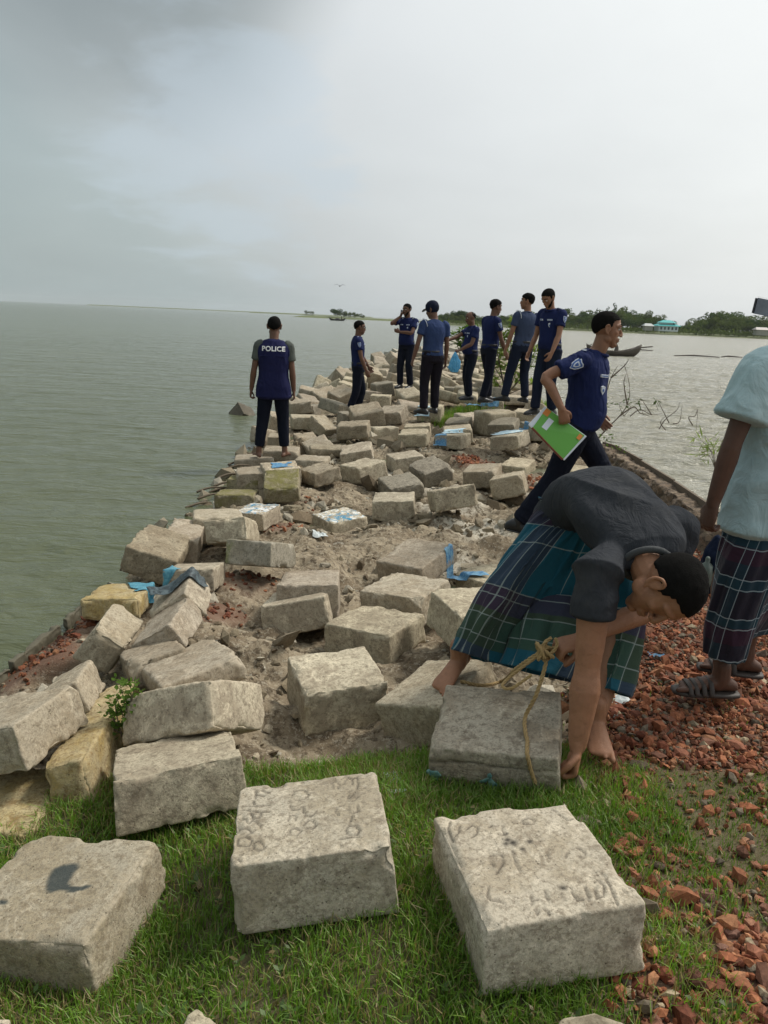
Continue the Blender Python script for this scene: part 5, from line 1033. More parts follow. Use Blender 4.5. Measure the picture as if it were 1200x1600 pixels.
# ------------------------------------------------------------------ boats
def boat(label, loc, yaw, L, W_, H_, cabin=False, mt=None):
    r = empty('boat', loc, label, 'boat'); r.rotation_euler = (0, 0, yaw); n = 30; k = 11; t_ = np.linspace(-1, 1, n); V = []
    for sgn in (1,):
        for x in t_:
            wd = W_ / 2 * (1 - abs(x) ** 2.4) ** .75 + .03; sheer = H_ * (.55 + .75 * abs(x) ** 2.6 * (1 if x > 0 else .8)); keel = -.12 + H_ * .75 * abs(x) ** 5
            for a in np.linspace(-1, 1, k):
                V.append((x * L / 2 * (1 + .06 * abs(a) ** 2), wd * a if abs(a) < .99 else wd * a, keel + (sheer - keel) * abs(a) ** 2.6))
    ii = np.arange(n - 1)[:, None] * k + np.arange(k - 1)[None]; Q = np.stack([ii, ii + k, ii + k + 1, ii + 1], -1).reshape(-1, 4)
    o = obj('hull', mesh('hull', np.array(V), [Q]), mt, r); md = o.modifiers.new('t', 'SOLIDIFY'); md.thickness = .05
    for x in (-.62, -.3, 0, .3, .62):
        s_ = Soup(); wd = W_ / 2 * (1 - abs(x) ** 2.4) ** .75; s_.box((x * L / 2, 0, H_ * (.48 + .6 * abs(x) ** 2.6)), (.09, 0, 0), (0, wd, 0), (0, 0, .025)); obj('thwart', s_.mesh('thwart', False), mt, r)
    for x0, x1 in ((.66, .94), (-.94, -.7)):
        for q in range(3):
            a = x0 + (x1 - x0) * (q + .06) / 3; b2 = x0 + (x1 - x0) * (q + .94) / 3; m_ = (a + b2) / 2; wd = W_ / 2 * (1 - abs(m_) ** 2.4) ** .75 * .95; s_ = Soup(); s_.box((m_ * L / 2, 0, H_ * (.5 + .72 * abs(m_) ** 2.6)), ((b2 - a) / 2 * L / 2, 0, H_ * .07), (0, wd, 0), (0, 0, .02)); obj('plank', s_.mesh('plank', False), mt, r)
    if cabin:
        s_ = Soup(); s_.loft([(-.3, 0, H_ * .5), (-.1, 0, H_ * .5), (.5, 0, H_ * .5)], [(0, W_ * .42, 0)] * 3, [(0, 0, .55)] * 3, 14); obj('cabin_roof', s_.mesh('cabin_roof'), mt, r)
    return r
md_ = simple('boat_wood', (.085, .07, .055), .75, .45, 3)
bt = boat('weathered dark wooden boat on the grey water behind the walking officer\'s chin', (aty(958, 550, 55)[0], 55, -.42), rad(-6), 3.5, 1.1, .66, False, md_)
s_ = Soup(); s_.tube([(.2, 0, .35), (.22, .02, .6), (.15, 0, .85)], [.16, .12, .05], 8); s_.tube([(.8, .1, .4), (1.6, -.1, .6), (2.6, 0, .75)], [.05, .05, .04], 6); obj('tiller_post', s_.mesh('tiller_post'), md_, bt)
bt2 = boat('small dark boat in front of the left islet', (aty(527, 499, 300)[0], 300, -.42), rad(10), 6.0, 1.6, .9, True, simple('far_boat', (.03, .03, .03), .8, .2, 1, 0))
s_ = Soup(); s_.tube([(1.6, 0, .3), (1.6, 0, 1.4)], [.25, .15], 6); s_.ell((1.6, 0, 1.6), (.16, 0, 0), (0, .16, 0), (0, 0, .2), 8, 6); obj('boatman_shape', s_.mesh('boatman_shape'), md_, bt2).name = 'boatman'  # simple figure of a person in the boat: trunk and head
for px, y_, L_, lab in ((865 + 225, 60, 3.4, 'thin dark driftwood pole floating on the water at the right'), (1145, 62, 1.6, 'short dark stick floating beyond the light blue shoulder'), (1002, 70, 2.0, 'dark stick on the water right of the wooden boat')):
    c = aty(px, 545, y_); c[2] = -.38; s_ = Soup(); s_.tube([(-L_ / 2, 0, 0), (-.2, .1, .07), (L_ / 2, -.1, .03)], [.03, .06, .03], 6); tag(obj('driftwood', s_.mesh('driftwood'), md_, None, c), lab, 'driftwood')
# bird
s_ = Soup(); s_.ell((0, 0, 0), (.05, 0, 0), (0, .16, 0), (0, 0, .05), 8, 6)
br = empty('bird', aty(531, 447, 60), 'small dark bird flying high over the left water', 'bird'); obj('body', s_.mesh('body'), simple('bird_dark', (.04, .04, .04), .8), br)
for sg in (-1, 1):
    s_ = Soup(); s_.loft([(sg * .04, 0, .02), (sg * .2, .02, .12), (sg * .42, -.04, .06)], [(0, .08, 0), (0, .07, 0), (0, .02, 0)], [(0, 0, .012), (0, 0, .01), (0, 0, .006)], 8); obj('wing', s_.mesh('wing'), simple('bird_wing', (.05, .05, .05), .8), br)

# ------------------------------------------------------------------ people
def nrm(v): v = np.asarray(v, float); return v / (np.linalg.norm(v) + 1e-9)
def V3(*a): return np.array(a, float)
def skinmat(name, col):
    m, t, b = mat(name); P = t.new('ShaderNodeTexCoord').outputs['Object']; n = t.noise(P, 14, 4)
    c = t.mix(n, tuple(x * .78 for x in col), tuple(x * 1.2 for x in col)); c = t.mix(t.m('MULTIPLY', t.sstep(t.noise(P, 60, 4, .7), .5, .75), .25), c, tuple(x * .6 for x in col))
    c = t.mix(t.m('MULTIPLY', t.sstep(t.noise(P, 26, 5, .75, .8), .5, .68), .35), c, tuple(x * .55 for x in col)); setb(t, b, Base_Color=c, Roughness=.52, Specular_IOR_Level=.35); bump(t, b, t.m('ADD', t.noise(P, 160, 4, .7), t.noise(P, 35, 4, .6)), .45, .003); return m
SK = {'mid': skinmat('skin_brown', (.27, .135, .08)), 'dark': skinmat('skin_dark_brown', (.15, .075, .048)), 'deep': skinmat('skin_deep_brown', (.105, .052, .034)), 'warm': skinmat('skin_warm_brown', (.30, .145, .08))}
def fabric(name, col, var=.18, rough=.85, weave=900, dust=None, wr=.35):
    m, t, b = mat(name); P = t.new('ShaderNodeTexCoord').outputs['Object']; c = t.mix(t.noise(P, 9, 4, .6), tuple(x * (1 - var) for x in col), tuple(x * (1 + var) for x in col))
    if dust: c = t.mix(t.m('MULTIPLY', t.sstep(t.noise(P, 6, 5, .7), .5, .7), .3), c, dust)
    setb(t, b, Base_Color=c, Roughness=rough, Specular_IOR_Level=.12)
    h = t.m('ADD', t.m('MULTIPLY', t.noise(t.vm('MULTIPLY', P, (1, 1, .45)), 13, 4, .6, 1.2), 1.0), t.m('MULTIPLY', t.noise(P, weave, 2), .02)); bump(t, b, h, wr, .035); return m
F_ = {'navy': fabric('navy_shirt_cloth', (.012, .019, .072)), 'navy2': fabric('faded_navy_cloth', (.030, .050, .125)), 'greyblue': fabric('slate_blue_cloth', (.045, .062, .115)), 'vest': fabric('vest_navy_cloth', (.014, .016, .060)), 'olive': fabric('olive_grey_cloth', (.085, .095, .085)),
      'pants': fabric('navy_black_trousers', (.007, .009, .018)), 'pants2': fabric('dark_blue_trousers', (.011, .016, .033)), 'pants3': fabric('black_trousers', (.012, .010, .016)), 'tee': fabric('charcoal_tshirt_cloth', (.034, .037, .043), .15, .9, dust=(.07, .07, .07), wr=.5)}
MHAIR = simple('black_hair', (.008, .0075, .007), 1.0, .5, 120, .5, 260, .006, Specular_IOR_Level=.08)
MSHOE = simple('black_leather', (.012, .012, .013), .38, .3, 20); MBELT = simple('black_belt', (.01, .01, .012), .5); MWHT = simple('white_thread', (.62, .66, .72), .7, .1); MBUC = simple('steel_buckle', (.5, .5, .48), .35, .1, Metallic=.8)
MEYE = simple('eye_white', (.62, .58, .54), .25, .05, 10, 0); MIRI = simple('iris', (.02, .012, .008), .2, .1, 10, 0); MLIP = simple('lip', (.17, .07, .055), .5); MBLK = simple('black_plastic', (.012, .012, .014), .25, .1); MBLUE = simple('badge_blue', (.05, .12, .35), .6)

def rot_head(phi, pitch, roll=0):
    """columns: right, forward, up"""
    f = V3(math.sin(phi) * math.cos(pitch), math.cos(phi) * math.cos(pitch), -math.sin(pitch)); r = nrm(np.cross(f, V3(0, 0, 1))); u = np.cross(r, f)
    c, s = math.cos(roll), math.sin(roll); return np.stack([r * c + u * s, f, u * c - r * s], 1)
def head_parts(S, c, Rm, k=1.0, full=True):
    def q(*p): return c + Rm @ (np.array(p) * k)
    def a(x, y, z): return Rm[:, 0] * x * k, Rm[:, 1] * y * k, Rm[:, 2] * z * k
    S.ell(q(0, -.014, .030), *a(.076, .096, .088), 24, 16)
    S.loft([q(0, .030, .055), q(0, .030, .02), q(0, .030, -.02), q(0, .033, -.055), q(0, .042, -.085), q(0, .052, -.104)], [Rm[:, 0] * x * k for x in (.060, .066, .066, .058, .042, .022)], [Rm[:, 1] * x * k for x in (.055, .052, .053, .048, .036, .02)], 20)
    S.ell(q(0, .072, -.096), *a(.022, .018, .017), 12, 8)                                    # chin
    S.tube([q(0, .080, .028), q(0, .093, .006), q(0, .103, -.016), q(0, .104, -.026)], [.009 * k, .010 * k, .012 * k, .012 * k], 10)
    for s in (-1, 1):
        S.ell(q(s * .013, .094, -.027), *a(.010, .012, .008), 10, 6)
        S.tube([q(s * .012, .084, .040), q(s * .034, .078, .043), q(s * .056, .058, .034)], [.010 * k, .011 * k, .009 * k], 8)
        S.ell(q(s * .043, .054, -.010), *a(.022, .022, .020), 12, 8)
        S.ell(q(s * .050, .008, -.060), *a(.016, .030, .026), 12, 8)
        # ear: rim, lobe, bowl
        S.tube([q(s * .077, .006, .022), q(s * .087, -.006, .036), q(s * .092, -.022, .028), q(s * .090, -.026, .006), q(s * .084, -.014, -.018), q(s * .078, .004, -.030)], [.006 * k, .006 * k, .0065 * k, .006 * k, .007 * k, .007 * k], 8)
        S.ell(q(s * .080, -.006, .002), *a(.006, .020, .028), 10, 8)
    S.tube([q(-.024, .080, -.056), q(0, .093, -.053), q(.024, .080, -.056)], [.006 * k, .008 * k, .006 * k], 8)
    S.tube([q(-.022, .079, -.068), q(0, .091, -.068), q(.022, .079, -.068)], [.006 * k, .009 * k, .006 * k], 8)
def head_extras(root, off, c, Rm, k=1.0, hair='short', beard=None, glasses=False, cap=False, hi=False, eyes=True):
    def q(*p): return c + Rm @ (np.array(p) * k) - off
    def a(x, y, z): return Rm[:, 0] * x * k, Rm[:, 1] * y * k, Rm[:, 2] * z * k
    # hair shell
    nu, nv = (72, 54) if hi else (40, 30); t = np.linspace(0, 2 * np.pi, nu, endpoint=False); ph = np.linspace(-np.pi / 2, np.pi / 2, nv)
    T_, PH = np.meshgrid(t, ph); L = np.stack([np.cos(T_) * np.cos(PH), np.sin(T_) * np.cos(PH), np.sin(PH)], -1).reshape(-1, 3)
    top = {'short': .007, 'full': .017, 'bald': .004, 'crop': .004}[hair]
    ax = np.array([.078, .099, .090]) + .003; P = L * ax + [0, -.014, .031]; P += L * (top * sst(P[:, 2], -.02, .10))[:, None]
    P += L * (fbm(P * 60 + 3, 3, 5) * (.006 if hair == 'full' else .003))[:, None]
    y = P[:, 1]; line = np.where(y > .03, (.066 if hair == 'short' else .056) + (y - .03) * .30, np.where(y > .012, -.004 + (y - .012) * 3.1, np.where(y > -.03, .006, -.052 + (y + .10) * .83)))
    line = line + fbm(P * 45, 2, 6) * .009
    if hair == 'bald': line = np.where(y > -.02, .30, line + .02)
    if hair == 'crop': line = line + .004
    keep = P[:, 2] > line; P[~keep] = (L[~keep] * (ax - .012)) + [0, -.014, .031]
    if hair == 'bald':
        m_ = P[:, 2] > .075; P[m_] -= L[m_] * .01
    i = np.arange(nv - 1)[:, None] * nu; j = np.arange(nu)[None]; Q = np.stack([i + j, i + (j + 1) % nu, i + nu + (j + 1) % nu, i + nu + j], -1).reshape(-1, 4); Q = Q[keep[Q].any(1)]
    us_, inv_ = np.unique(Q, return_inverse=True); W_ = c + (P[us_] * k) @ Rm.T - off; obj('hair', mesh('hair', W_, [inv_.reshape(-1, 4)]), MHAIR, root)
    if eyes:
        for s in (-1, 1):
            S = Soup(); S.ell(q(s * .032, .073, .016), *a(.0125, .0125, .0105), 12, 8); e = obj('eye', S.mesh('eye'), MEYE, root)
            S = Soup(); S.ell(q(s * .032, .0845, .015), *a(.006, .003, .006), 10, 6); obj('iris', S.mesh('iris'), MIRI, e)
            S = Soup(); S.tube([q(s * .016, .091, .043), q(s * .034, .086, .049), q(s * .056, .064, .042)], [.0045 * k, .005 * k, .003 * k], 6, .7); obj('eyebrow', S.mesh('eyebrow'), MHAIR, root)
            if hi:
                S = Soup(); S.tube([q(s * .018, .086, .021), q(s * .033, .088, .0275), q(s * .047, .074, .020)], .0035 * k, 6); obj('eyelid', S.mesh('eyelid'), SK['dark'], root)
        S = Soup(); S.tube([q(-.021, .083, -.058), q(0, .095, -.056), q(.021, .085, -.058)], [.003 * k, .0055 * k, .003 * k], 6); S.tube([q(-.018, .083, -.066), q(0, .094, -.067), q(.018, .085, -.066)], [.003 * k, .006 * k, .003 * k], 6); obj('lips', S.mesh('lips'), MLIP, root)
    if beard in ('beard', 'both'):
        S = Soup(); S.loft([q(0, .022, -.030), q(0, .030, -.055), q(0, .040, -.086), q(0, .050, -.108)], [Rm[:, 0] * x * k for x in (.0705, .064, .048, .026)], [Rm[:, 1] * x * k for x in (.046, .050, .044, .028)], 18); obj('beard', S.mesh('beard'), MHAIR, root)
    if beard in ('moustache', 'both'):
        S = Soup(); S.tube([q(-.028, .082, -.049), q(-.010, .100, -.043), q(.010, .100, -.043), q(.028, .082, -.049)], [.003 * k, .006 * k, .006 * k, .003 * k], 6); obj('moustache', S.mesh('moustache'), MHAIR, root)
    if glasses:
        S = Soup()
        for s in (-1, 1):
            S.ell(q(s * .034, .094, .014), *a(.026, .006, .019), 12, 8); S.tube([q(s * .058, .085, .022), q(s * .082, .04, .022), q(s * .084, -.01, .018)], .003 * k, 5)
        S.tube([q(-.012, .097, .018), q(.012, .097, .018)], .003, 5, sub=1); obj('sunglasses', S.mesh('sunglasses'), MBLK, root)
    if cap:
        S = Soup(); S.ell(q(0, -.012, .055), *a(.090, .108, .078), 24, 14); S.loft([q(0, -.010, .030), q(0, -.010, .062)], [Rm[:, 0] * .091 * k] * 2, [Rm[:, 1] * .110 * k] * 2, 24)
        cp = obj('cap', S.mesh('cap'), fabric('cap_navy', (.010, .013, .030)), root); S = Soup()
        S.loft([q(0, .06, .046), q(0, .11, .044), q(0, .150, .030), q(0, .166, .022)], [Rm[:, 0] * x * k for x in (.082, .078, .055, .02)], [Rm[:, 2] * x * k for x in (.006, .005, .004, .003)], 16); obj('visor', S.mesh('visor'), MBLK, cp)
def hand_parts(S, w, d, n, side, curl=.35, k=1.0, spread=.10, fine=True, thumb=.5):
    """w wrist, d direction of fingers, n palm normal, side +1/-1 gives the thumb side along d x n"""
    d = nrm(d); n = nrm(n - d * (n @ d)); s = np.cross(d, n) * side
    S.loft([w - d * .015 * k, w + d * .02 * k, w + d * .055 * k, w + d * .085 * k], [s * x * k for x in (.026, .034, .041, .040)], [n * x * k for x in (.021, .017, .015, .012)], 14)
    if curl > 1.2: S.ell(w + d * .05 * k + n * .008 * k, s * .036 * k, d * .04 * k, n * .018 * k, 12, 8)
    for i, (o, L, r) in enumerate(((.030, .072, .0092), (.010, .080, .0096), (-.010, .074, .0090), (-.029, .058, .0080))):
        dd = nrm(d + s * (o / .03) * spread); b = w + d * .080 * k + s * o * k; c0 = curl * (1 + .08 * i)
        def R_(v, ang): return v * math.cos(ang) + n * math.sin(ang) * (v @ dd) 
        pts = [b - dd * .02 * k, b]; ang = 0
        for j, (f, ca) in enumerate(((.44, .75), (.32, 1.1), (.24, .8))):
            ang += c0 * ca; pts.append(pts[-1] + (dd * math.cos(ang) + n * math.sin(ang)) * L * f * k)
        S.tube(pts, [r * k * x for x in (1.05, 1.0, .95, .88, .74)], 10, sub=3)
    b = w + d * .022 * k + s * .026 * k; t1 = nrm(s * .75 + d * .75 + n * (.25 + .4 * thumb)); t2 = nrm(s * (.25 - .25 * thumb) + d * 1. + n * (.35 + thumb * .5)); t3 = nrm(d * .9 + n * (.5 + thumb * .4) - s * .2 * thumb)
    S.tube([b - s * .012 * k, b, b + t1 * .035 * k, b + t1 * .035 * k + t2 * .030 * k, b + t1 * .035 * k + t2 * .030 * k + t3 * .024 * k], [.012 * k, .0135 * k, .0115 * k, .0105 * k, .0085 * k], 10)
def bare_foot(S, ank, toe, up=V3(0, 0, 1), k=1.0):
    d = nrm(toe); s = nrm(np.cross(d, up)); g = ank - up * .072 * k
    S.loft([g - d * .055 * k + up * .026 * k, g - d * .03 * k + up * .034 * k, g + d * .02 * k + up * .036 * k, g + d * .08 * k + up * .026 * k, g + d * .130 * k + up * .016 * k, g + d * .155 * k + up * .012 * k], [s * x * k for x in (.024, .030, .033, .040, .046, .042)], [up * x * k for x in (.026, .034, .034, .025, .016, .011)], 16)
    S.tube([ank + up * .04 * k, ank - up * .01 * k, g + d * .01 * k + up * .03 * k], [.036 * k, .038 * k, .034 * k], 12)
    return [(g + d * (.150 - .010 * abs(i - .0)) * k + s * o * k + up * .010 * k, d, r) for i, (o, r) in enumerate(((-.036, .0118), (-.0125, .0082), (.006, .0078), (.0235, .0074), (.040, .0070)))]
def toes(S, T_, side, k=1.0):
    for i, (p, d, r) in enumerate(T_):
        S.tube([p - d * .02 * k, p, p + d * (.032 - .003 * i) * k - V3(0, 0, .003)], [r * k, r * k, r * .95 * k], 8)
def ik(a, c, l1, l2, pole):
    d = c - a; L = np.linalg.norm(d); 
    if L > (l1 + l2) * .995: c = a + d / L * (l1 + l2) * .995; d = c - a; L = np.linalg.norm(d)
    x = (l1 ** 2 - l2 ** 2 + L ** 2) / (2 * L); h = math.sqrt(max(l1 ** 2 - x ** 2, 0)); u = d / L; p = nrm(pole - u * (pole @ u)); return a + u * x + p * h, c
def folds(V, N_, amp, scale, seed, stretch=(1, 1, .4)):
    q = V * np.array(stretch) * scale; w = fbm(q + seed * 5.1 + np.stack([fbm(q, 2, seed)] * 3, 1) * 1.4, 3, seed + 1); r = 1 - 2 * np.abs(w); return V + N_ * (amp * (r - .45))[:, None]

class Person:
    def __init__(s, label, base, phi, h=1.70, group=None, fine=.009):
        s.base = np.asarray(base, float); s.k = h / 1.70; s.fwd = V3(math.sin(phi), math.cos(phi), 0); s.right = V3(math.cos(phi), -math.sin(phi), 0); s.up = V3(0, 0, 1); s.phi = phi; s.fine = fine
        s.root = empty('person', s.base, label, 'person', group)
    def w(s, x, y, z): return s.base + (s.right * x + s.fwd * y + s.up * z) * s.k
    def pose(s, pelvis=(0, 0, .93), lean=(0, .02), twist=0, headphi=None, headpitch=.05, handL=(-.27, .04, .80), handR=(.27, .04, .80), ankL=(-.11, 0, .085), ankR=(.11, 0, .085), toeL=None, toeR=None, poleL=(-.3, -1, 0), poleR=(.3, -1, 0), kneeL=(0, 1, 0), kneeR=(0, 1, 0), shr=.185, hroll=0, neckf=.02, shz=0, wR=None, wL=None):
        k = s.k; s.pel = s.w(*pelvis); sp = nrm(s.right * lean[0] + s.fwd * lean[1] + s.up); s.sp = sp
        fw = nrm(s.fwd - sp * (s.fwd @ sp)); rt = np.cross(fw, sp); c_, s_ = math.cos(twist), math.sin(twist); s.sr = rt * c_ - fw * s_; s.sf = fw * c_ + rt * s_; s.hr = s.right; s.hf = s.fwd
        s.top = s.pel + sp * .48 * k; s.shL = s.top - s.sr * shr * k - sp * .035 * k; s.shR = s.top + s.sr * shr * k - sp * (.035) * k + sp * shz
        s.hipL = s.pel - s.right * .085 * k - s.up * .04 * k; s.hipR = s.pel + s.right * .085 * k - s.up * .04 * k
        s.neck = s.top + sp * .05 * k + fw * neckf; hp = s.phi if headphi is None else headphi; s.HR = rot_head(hp, headpitch, hroll); s.head = s.neck + sp * .10 * k + s.HR[:, 1] * .030 * k + s.HR[:, 2] * .045 * k
        pv = lambda q: s.right * q[0] + s.fwd * q[1] + s.up * q[2]
        s.wrL = s.w(*handL) if wL is None else np.asarray(wL, float); s.wrR = s.w(*handR) if wR is None else np.asarray(wR, float); s.elL, s.wrL = ik(s.shL, s.wrL, .285 * k, .255 * k, pv(poleL)); s.elR, s.wrR = ik(s.shR, s.wrR, .285 * k, .255 * k, pv(poleR))
        s.anL = s.w(*ankL); s.anR = s.w(*ankR); s.knL, s.anL = ik(s.hipL, s.anL, .415 * k, .40 * k, pv(kneeL)); s.knR, s.anR = ik(s.hipR, s.anR, .415 * k, .40 * k, pv(kneeR))
        s.toL = pv(toeL) if toeL else s.fwd; s.toR = pv(toeR) if toeR else s.fwd; return s
    def spine(s, t): return s.pel + s.sp * t * s.k
    def torso(s, S, infl, t0, t1, belly=0, hem=0):
        k = s.k; rows = [(-.26, .150, .110), (-.10, .152, .104), (-.04, .158, .108), (.04, .150, .105), (.13, .138, .098), (.24, .148, .106), (.34, .166, .113), (.42, .168, .100), (.47, .145, .080), (.505, .090, .058), (.53, .062, .055)]
        ts = np.array([r[0] for r in rows]); T_ = [t for t in np.linspace(t0, t1, 12)]; C = []; X = []; Y = []
        for t in T_:
            a = np.interp(t, ts, [r[1] for r in rows]) + infl; b = np.interp(t, ts, [r[2] for r in rows]) + infl; f = np.clip(t / .4, 0, 1)
            r_ = nrm(s.hr * (1 - f) + s.sr * f); fw = nrm(s.hf * (1 - f) + s.sf * f); bl = belly * math.exp(-((t - .10) / .13) ** 2); a += hem * max(0, .08 - t)
            C.append(s.spine(t) + fw * (bl * .5 + .008) * k); X.append(r_ * a * k); Y.append(fw * (b + bl * .5) * k)
        S.loft(C, X, Y, 28, True, 2.3, .3)
    def arm(s, S, sh, el, wr): k = s.k; S.tube([sh, sh + (el - sh) * .35, el, el + (wr - el) * .3, wr], [.048 * k, .046 * k, .037 * k, .040 * k, .026 * k], 12, .92)
    def leg(s, S, hip, kn, an, f=1.0, r=(.085, .080, .056, .056, .036)): S.tube([hip, hip + (kn - hip) * .4, kn, kn + (an - kn) * .3, an], [x * s.k * f for x in r], 12)
    def body(s, skin, hands, bare=None, arms=True, extra=None, headk=1.0, voxel=None):
        S = Soup(); k = s.k; s.torso(S, -.012, -.08, .52); S.tube([s.top - s.sp * .02, s.neck, s.head - s.HR[:, 1] * .012 - s.HR[:, 2] * .05], [.066 * k, .057 * k, .058 * k], 14); head_parts(S, s.head, s.HR, k * headk)
        s.arm(S, s.shL, s.elL, s.wrL); s.arm(S, s.shR, s.elR, s.wrR); s.leg(S, s.hipL, s.knL, s.anL, .88); s.leg(S, s.hipR, s.knR, s.anR, .88)
        for sd_, wr, el in ((-1, s.wrL, s.elL), (1, s.wrR, s.elR)):
            hd = dict(hands.get(sd_, {})); d = hd.pop('d', None); n = hd.pop('n', None)
            d = nrm(wr - el) if d is None else nrm(s.right * d[0] + s.fwd * d[1] + s.up * d[2]); n = -s.right * sd_ if n is None else nrm(s.right * n[0] + s.fwd * n[1] + s.up * n[2])
            if abs(d @ n) > .9: n = s.fwd
            sg = 1 if (np.cross(d, n) @ s.fwd) > 0 else -1; sg = hd.pop('sg', sg); hand_parts(S, wr, d, n, sg, k=k, **hd)
        if bare:
            for an, to in ((s.anL, s.toL), (s.anR, s.toR)): toes(S, bare_foot(S, an, to, k=k), 1, k)
        if extra: extra(S)
        V, N_, F = remesh(S, voxel or s.fine, 2); me = mesh('body', V - s.base, F); s.body_o = obj('body', me, SK[skin], s.root); return s
    def shirt(s, m, sleeve=.62, hem=-.02, belly=.02, loose=0, name='shirt', seed=1, vest=False, collar=True, amp=.006, fl=0.0, voxel=None):
        S = Soup(); k = s.k; s.torso(S, .010 + loose, hem, .505, belly, fl)
        if not vest:
            for sh, el in ((s.shL, s.elL), (s.shR, s.elR)):
                e = sh + (el - sh) * sleeve; S.tube([sh - (el - sh) * .05 + (s.top - sh) * .25, sh, (sh + e) / 2, e], [.060 * k, .063 * k + loose * .3, .060 * k + loose * .5, .063 * k + loose * .6 + fl * .1], 16, ck=.2)
        V, N_, F = remesh(S, voxel or s.fine, 3); V = folds(V, N_, amp, 9, seed, (1, 1, .55)); o = obj(name, mesh(name, V - s.base, F), m, s.root)
        if collar:
            S = Soup(); t = np.linspace(0, 2 * np.pi, 17)[:-1]; r1 = .066 * k; P = [s.neck - s.sp * .022 * k + (s.sr * math.cos(a) * r1 + s.sf * (math.sin(a) * r1 * .95)) + s.sp * (.012 * -math.sin(a)) for a in t]; P.append(P[0]); S.tube(P, .013 * k, 8, 1.5, sub=2, hint=s.sp, caps=False); obj('collar', S.mesh('collar', True, s.base), m, o)
        return o
    def pants(s, m, seed=2, amp=.006, flare=.066, low=.02, top=.05, voxel=None):
        S = Soup(); k = s.k; s.torso(S, .012, -.10, top, .01)
        for hip, kn, an in ((s.hipL, s.knL, s.anL), (s.hipR, s.knR, s.anR)):
            e = an + nrm(kn - an) * low; S.tube([hip + s.up * .02, hip + (kn - hip) * .35, kn, kn + (an - kn) * .4, e], [.102 * k, .094 * k, .076 * k, .070 * k, flare * k], 16, ck=.2)
        V, N_, F = remesh(S, voxel or s.fine, 3); V = folds(V, N_, amp, 8, seed, (1, 1, .6)); return obj('trousers', mesh('trousers', V - s.base, F), m, s.root)
    def shoes(s, m=None):
        k = s.k
        for an, to in ((s.anL, s.toL), (s.anR, s.toR)):
            S = Soup(); d = nrm(to); up = nrm(s.up - d * (s.up @ d)); sd_ = np.cross(d, up); g = an - up * .085 * k
            S.loft([g - d * .075 * k + up * .04 * k, g - d * .05 * k + up * .05 * k, g + up * .052 * k, g + d * .07 * k + up * .042 * k, g + d * .14 * k + up * .032 * k, g + d * .185 * k + up * .026 * k], [sd_ * x * k for x in (.030, .040, .044, .048, .048, .03)], [up * x * k for x in (.038, .05, .052, .040, .030, .022)], 16, True, 2.4)
            S.tube([g + up * .05 * k, an + up * .03 * k], [.046 * k, .043 * k], 12, sub=1); so_ = obj('shoe', S.mesh('shoe', True, s.base), m or MSHOE, s.root)
            S = Soup(); S.loft([g - d * .075 * k + up * .010, g - d * .03 * k + up * .010, g + d * .07 * k + up * .010, g + d * .14 * k + up * .010, g + d * .19 * k + up * .012], [sd_ * x * k for x in (.034, .043, .050, .051, .034)], [up * .010] * 5, 14, True, 3); obj('sole', S.mesh('sole', True, s.base), MBLK, so_)
    def belt(s, t=.045, buckle=True):
        S = Soup(); k = s.k; a = np.linspace(0, 2 * np.pi, 33); P = [s.spine(t) + s.hf * .018 * k + s.hr * math.cos(x) * .166 * k + s.hf * math.sin(x) * .128 * k for x in a]; S.tube(P, .019 * k, 8, .3, hint=s.sp, sub=1, caps=False); b = obj('belt', S.mesh('belt', True, s.base), MBELT, s.root)
        if buckle: S = Soup(); S.box(s.spine(t) + s.hf * .152 * k, s.hr * .024, s.hf * .004, s.sp * .018); obj('buckle', S.mesh('buckle', False, s.base), MBUC, b)
    def patch(s, arm='R', out=None, big=1.0):
        """shield-shaped sleeve patch"""
        sh, el = (s.shR, s.elR) if arm == 'R' else (s.shL, s.elL); d = nrm(el - sh); o_ = nrm(s.right * out[0] + s.fwd * out[1] + s.up * (out[2] if len(out) > 2 else 0)); o_ = nrm(o_ - d * (o_ @ d)); x = np.cross(o_, d); c = sh + (el - sh) * .27 + o_ * .0695 * s.k
        def shield(sc_, off, m, nm, par):
            pts = [(-1, 1.1), (-.55, 1.2), (0, 1.05), (.55, 1.2), (1, 1.1), (.92, .2), (.7, -.5), (0, -1.25), (-.7, -.5), (-.92, .2)]; V = []
            for a, b in pts: V.append(c + x * a * .030 * sc_ - d * b * .036 * sc_ + o_ * (off - .010 * (a * sc_) ** 2))
            V.append(c + o_ * off); n = len(pts); V2 = [v - o_ * .006 for v in V[:-1]]; V = V + V2; F = [(n, i, (i + 1) % n) for i in range(n)]; Q = [(i, n + 1 + i, n + 1 + (i + 1) % n, (i + 1) % n) for i in range(n)]
            return obj(nm, mesh(nm, np.array(V) - s.base, [np.array(F), np.array(Q)], False), m, par)
        p = shield(big, .002, MWHT, 'sleeve_patch', s.root); shield(big * .82, .0045, MBLUE, 'patch_field', p); shield(big * .5, .007, MWHT, 'patch_emblem', p); shield(big * .3, .0095, MBLUE, 'patch_centre', p)
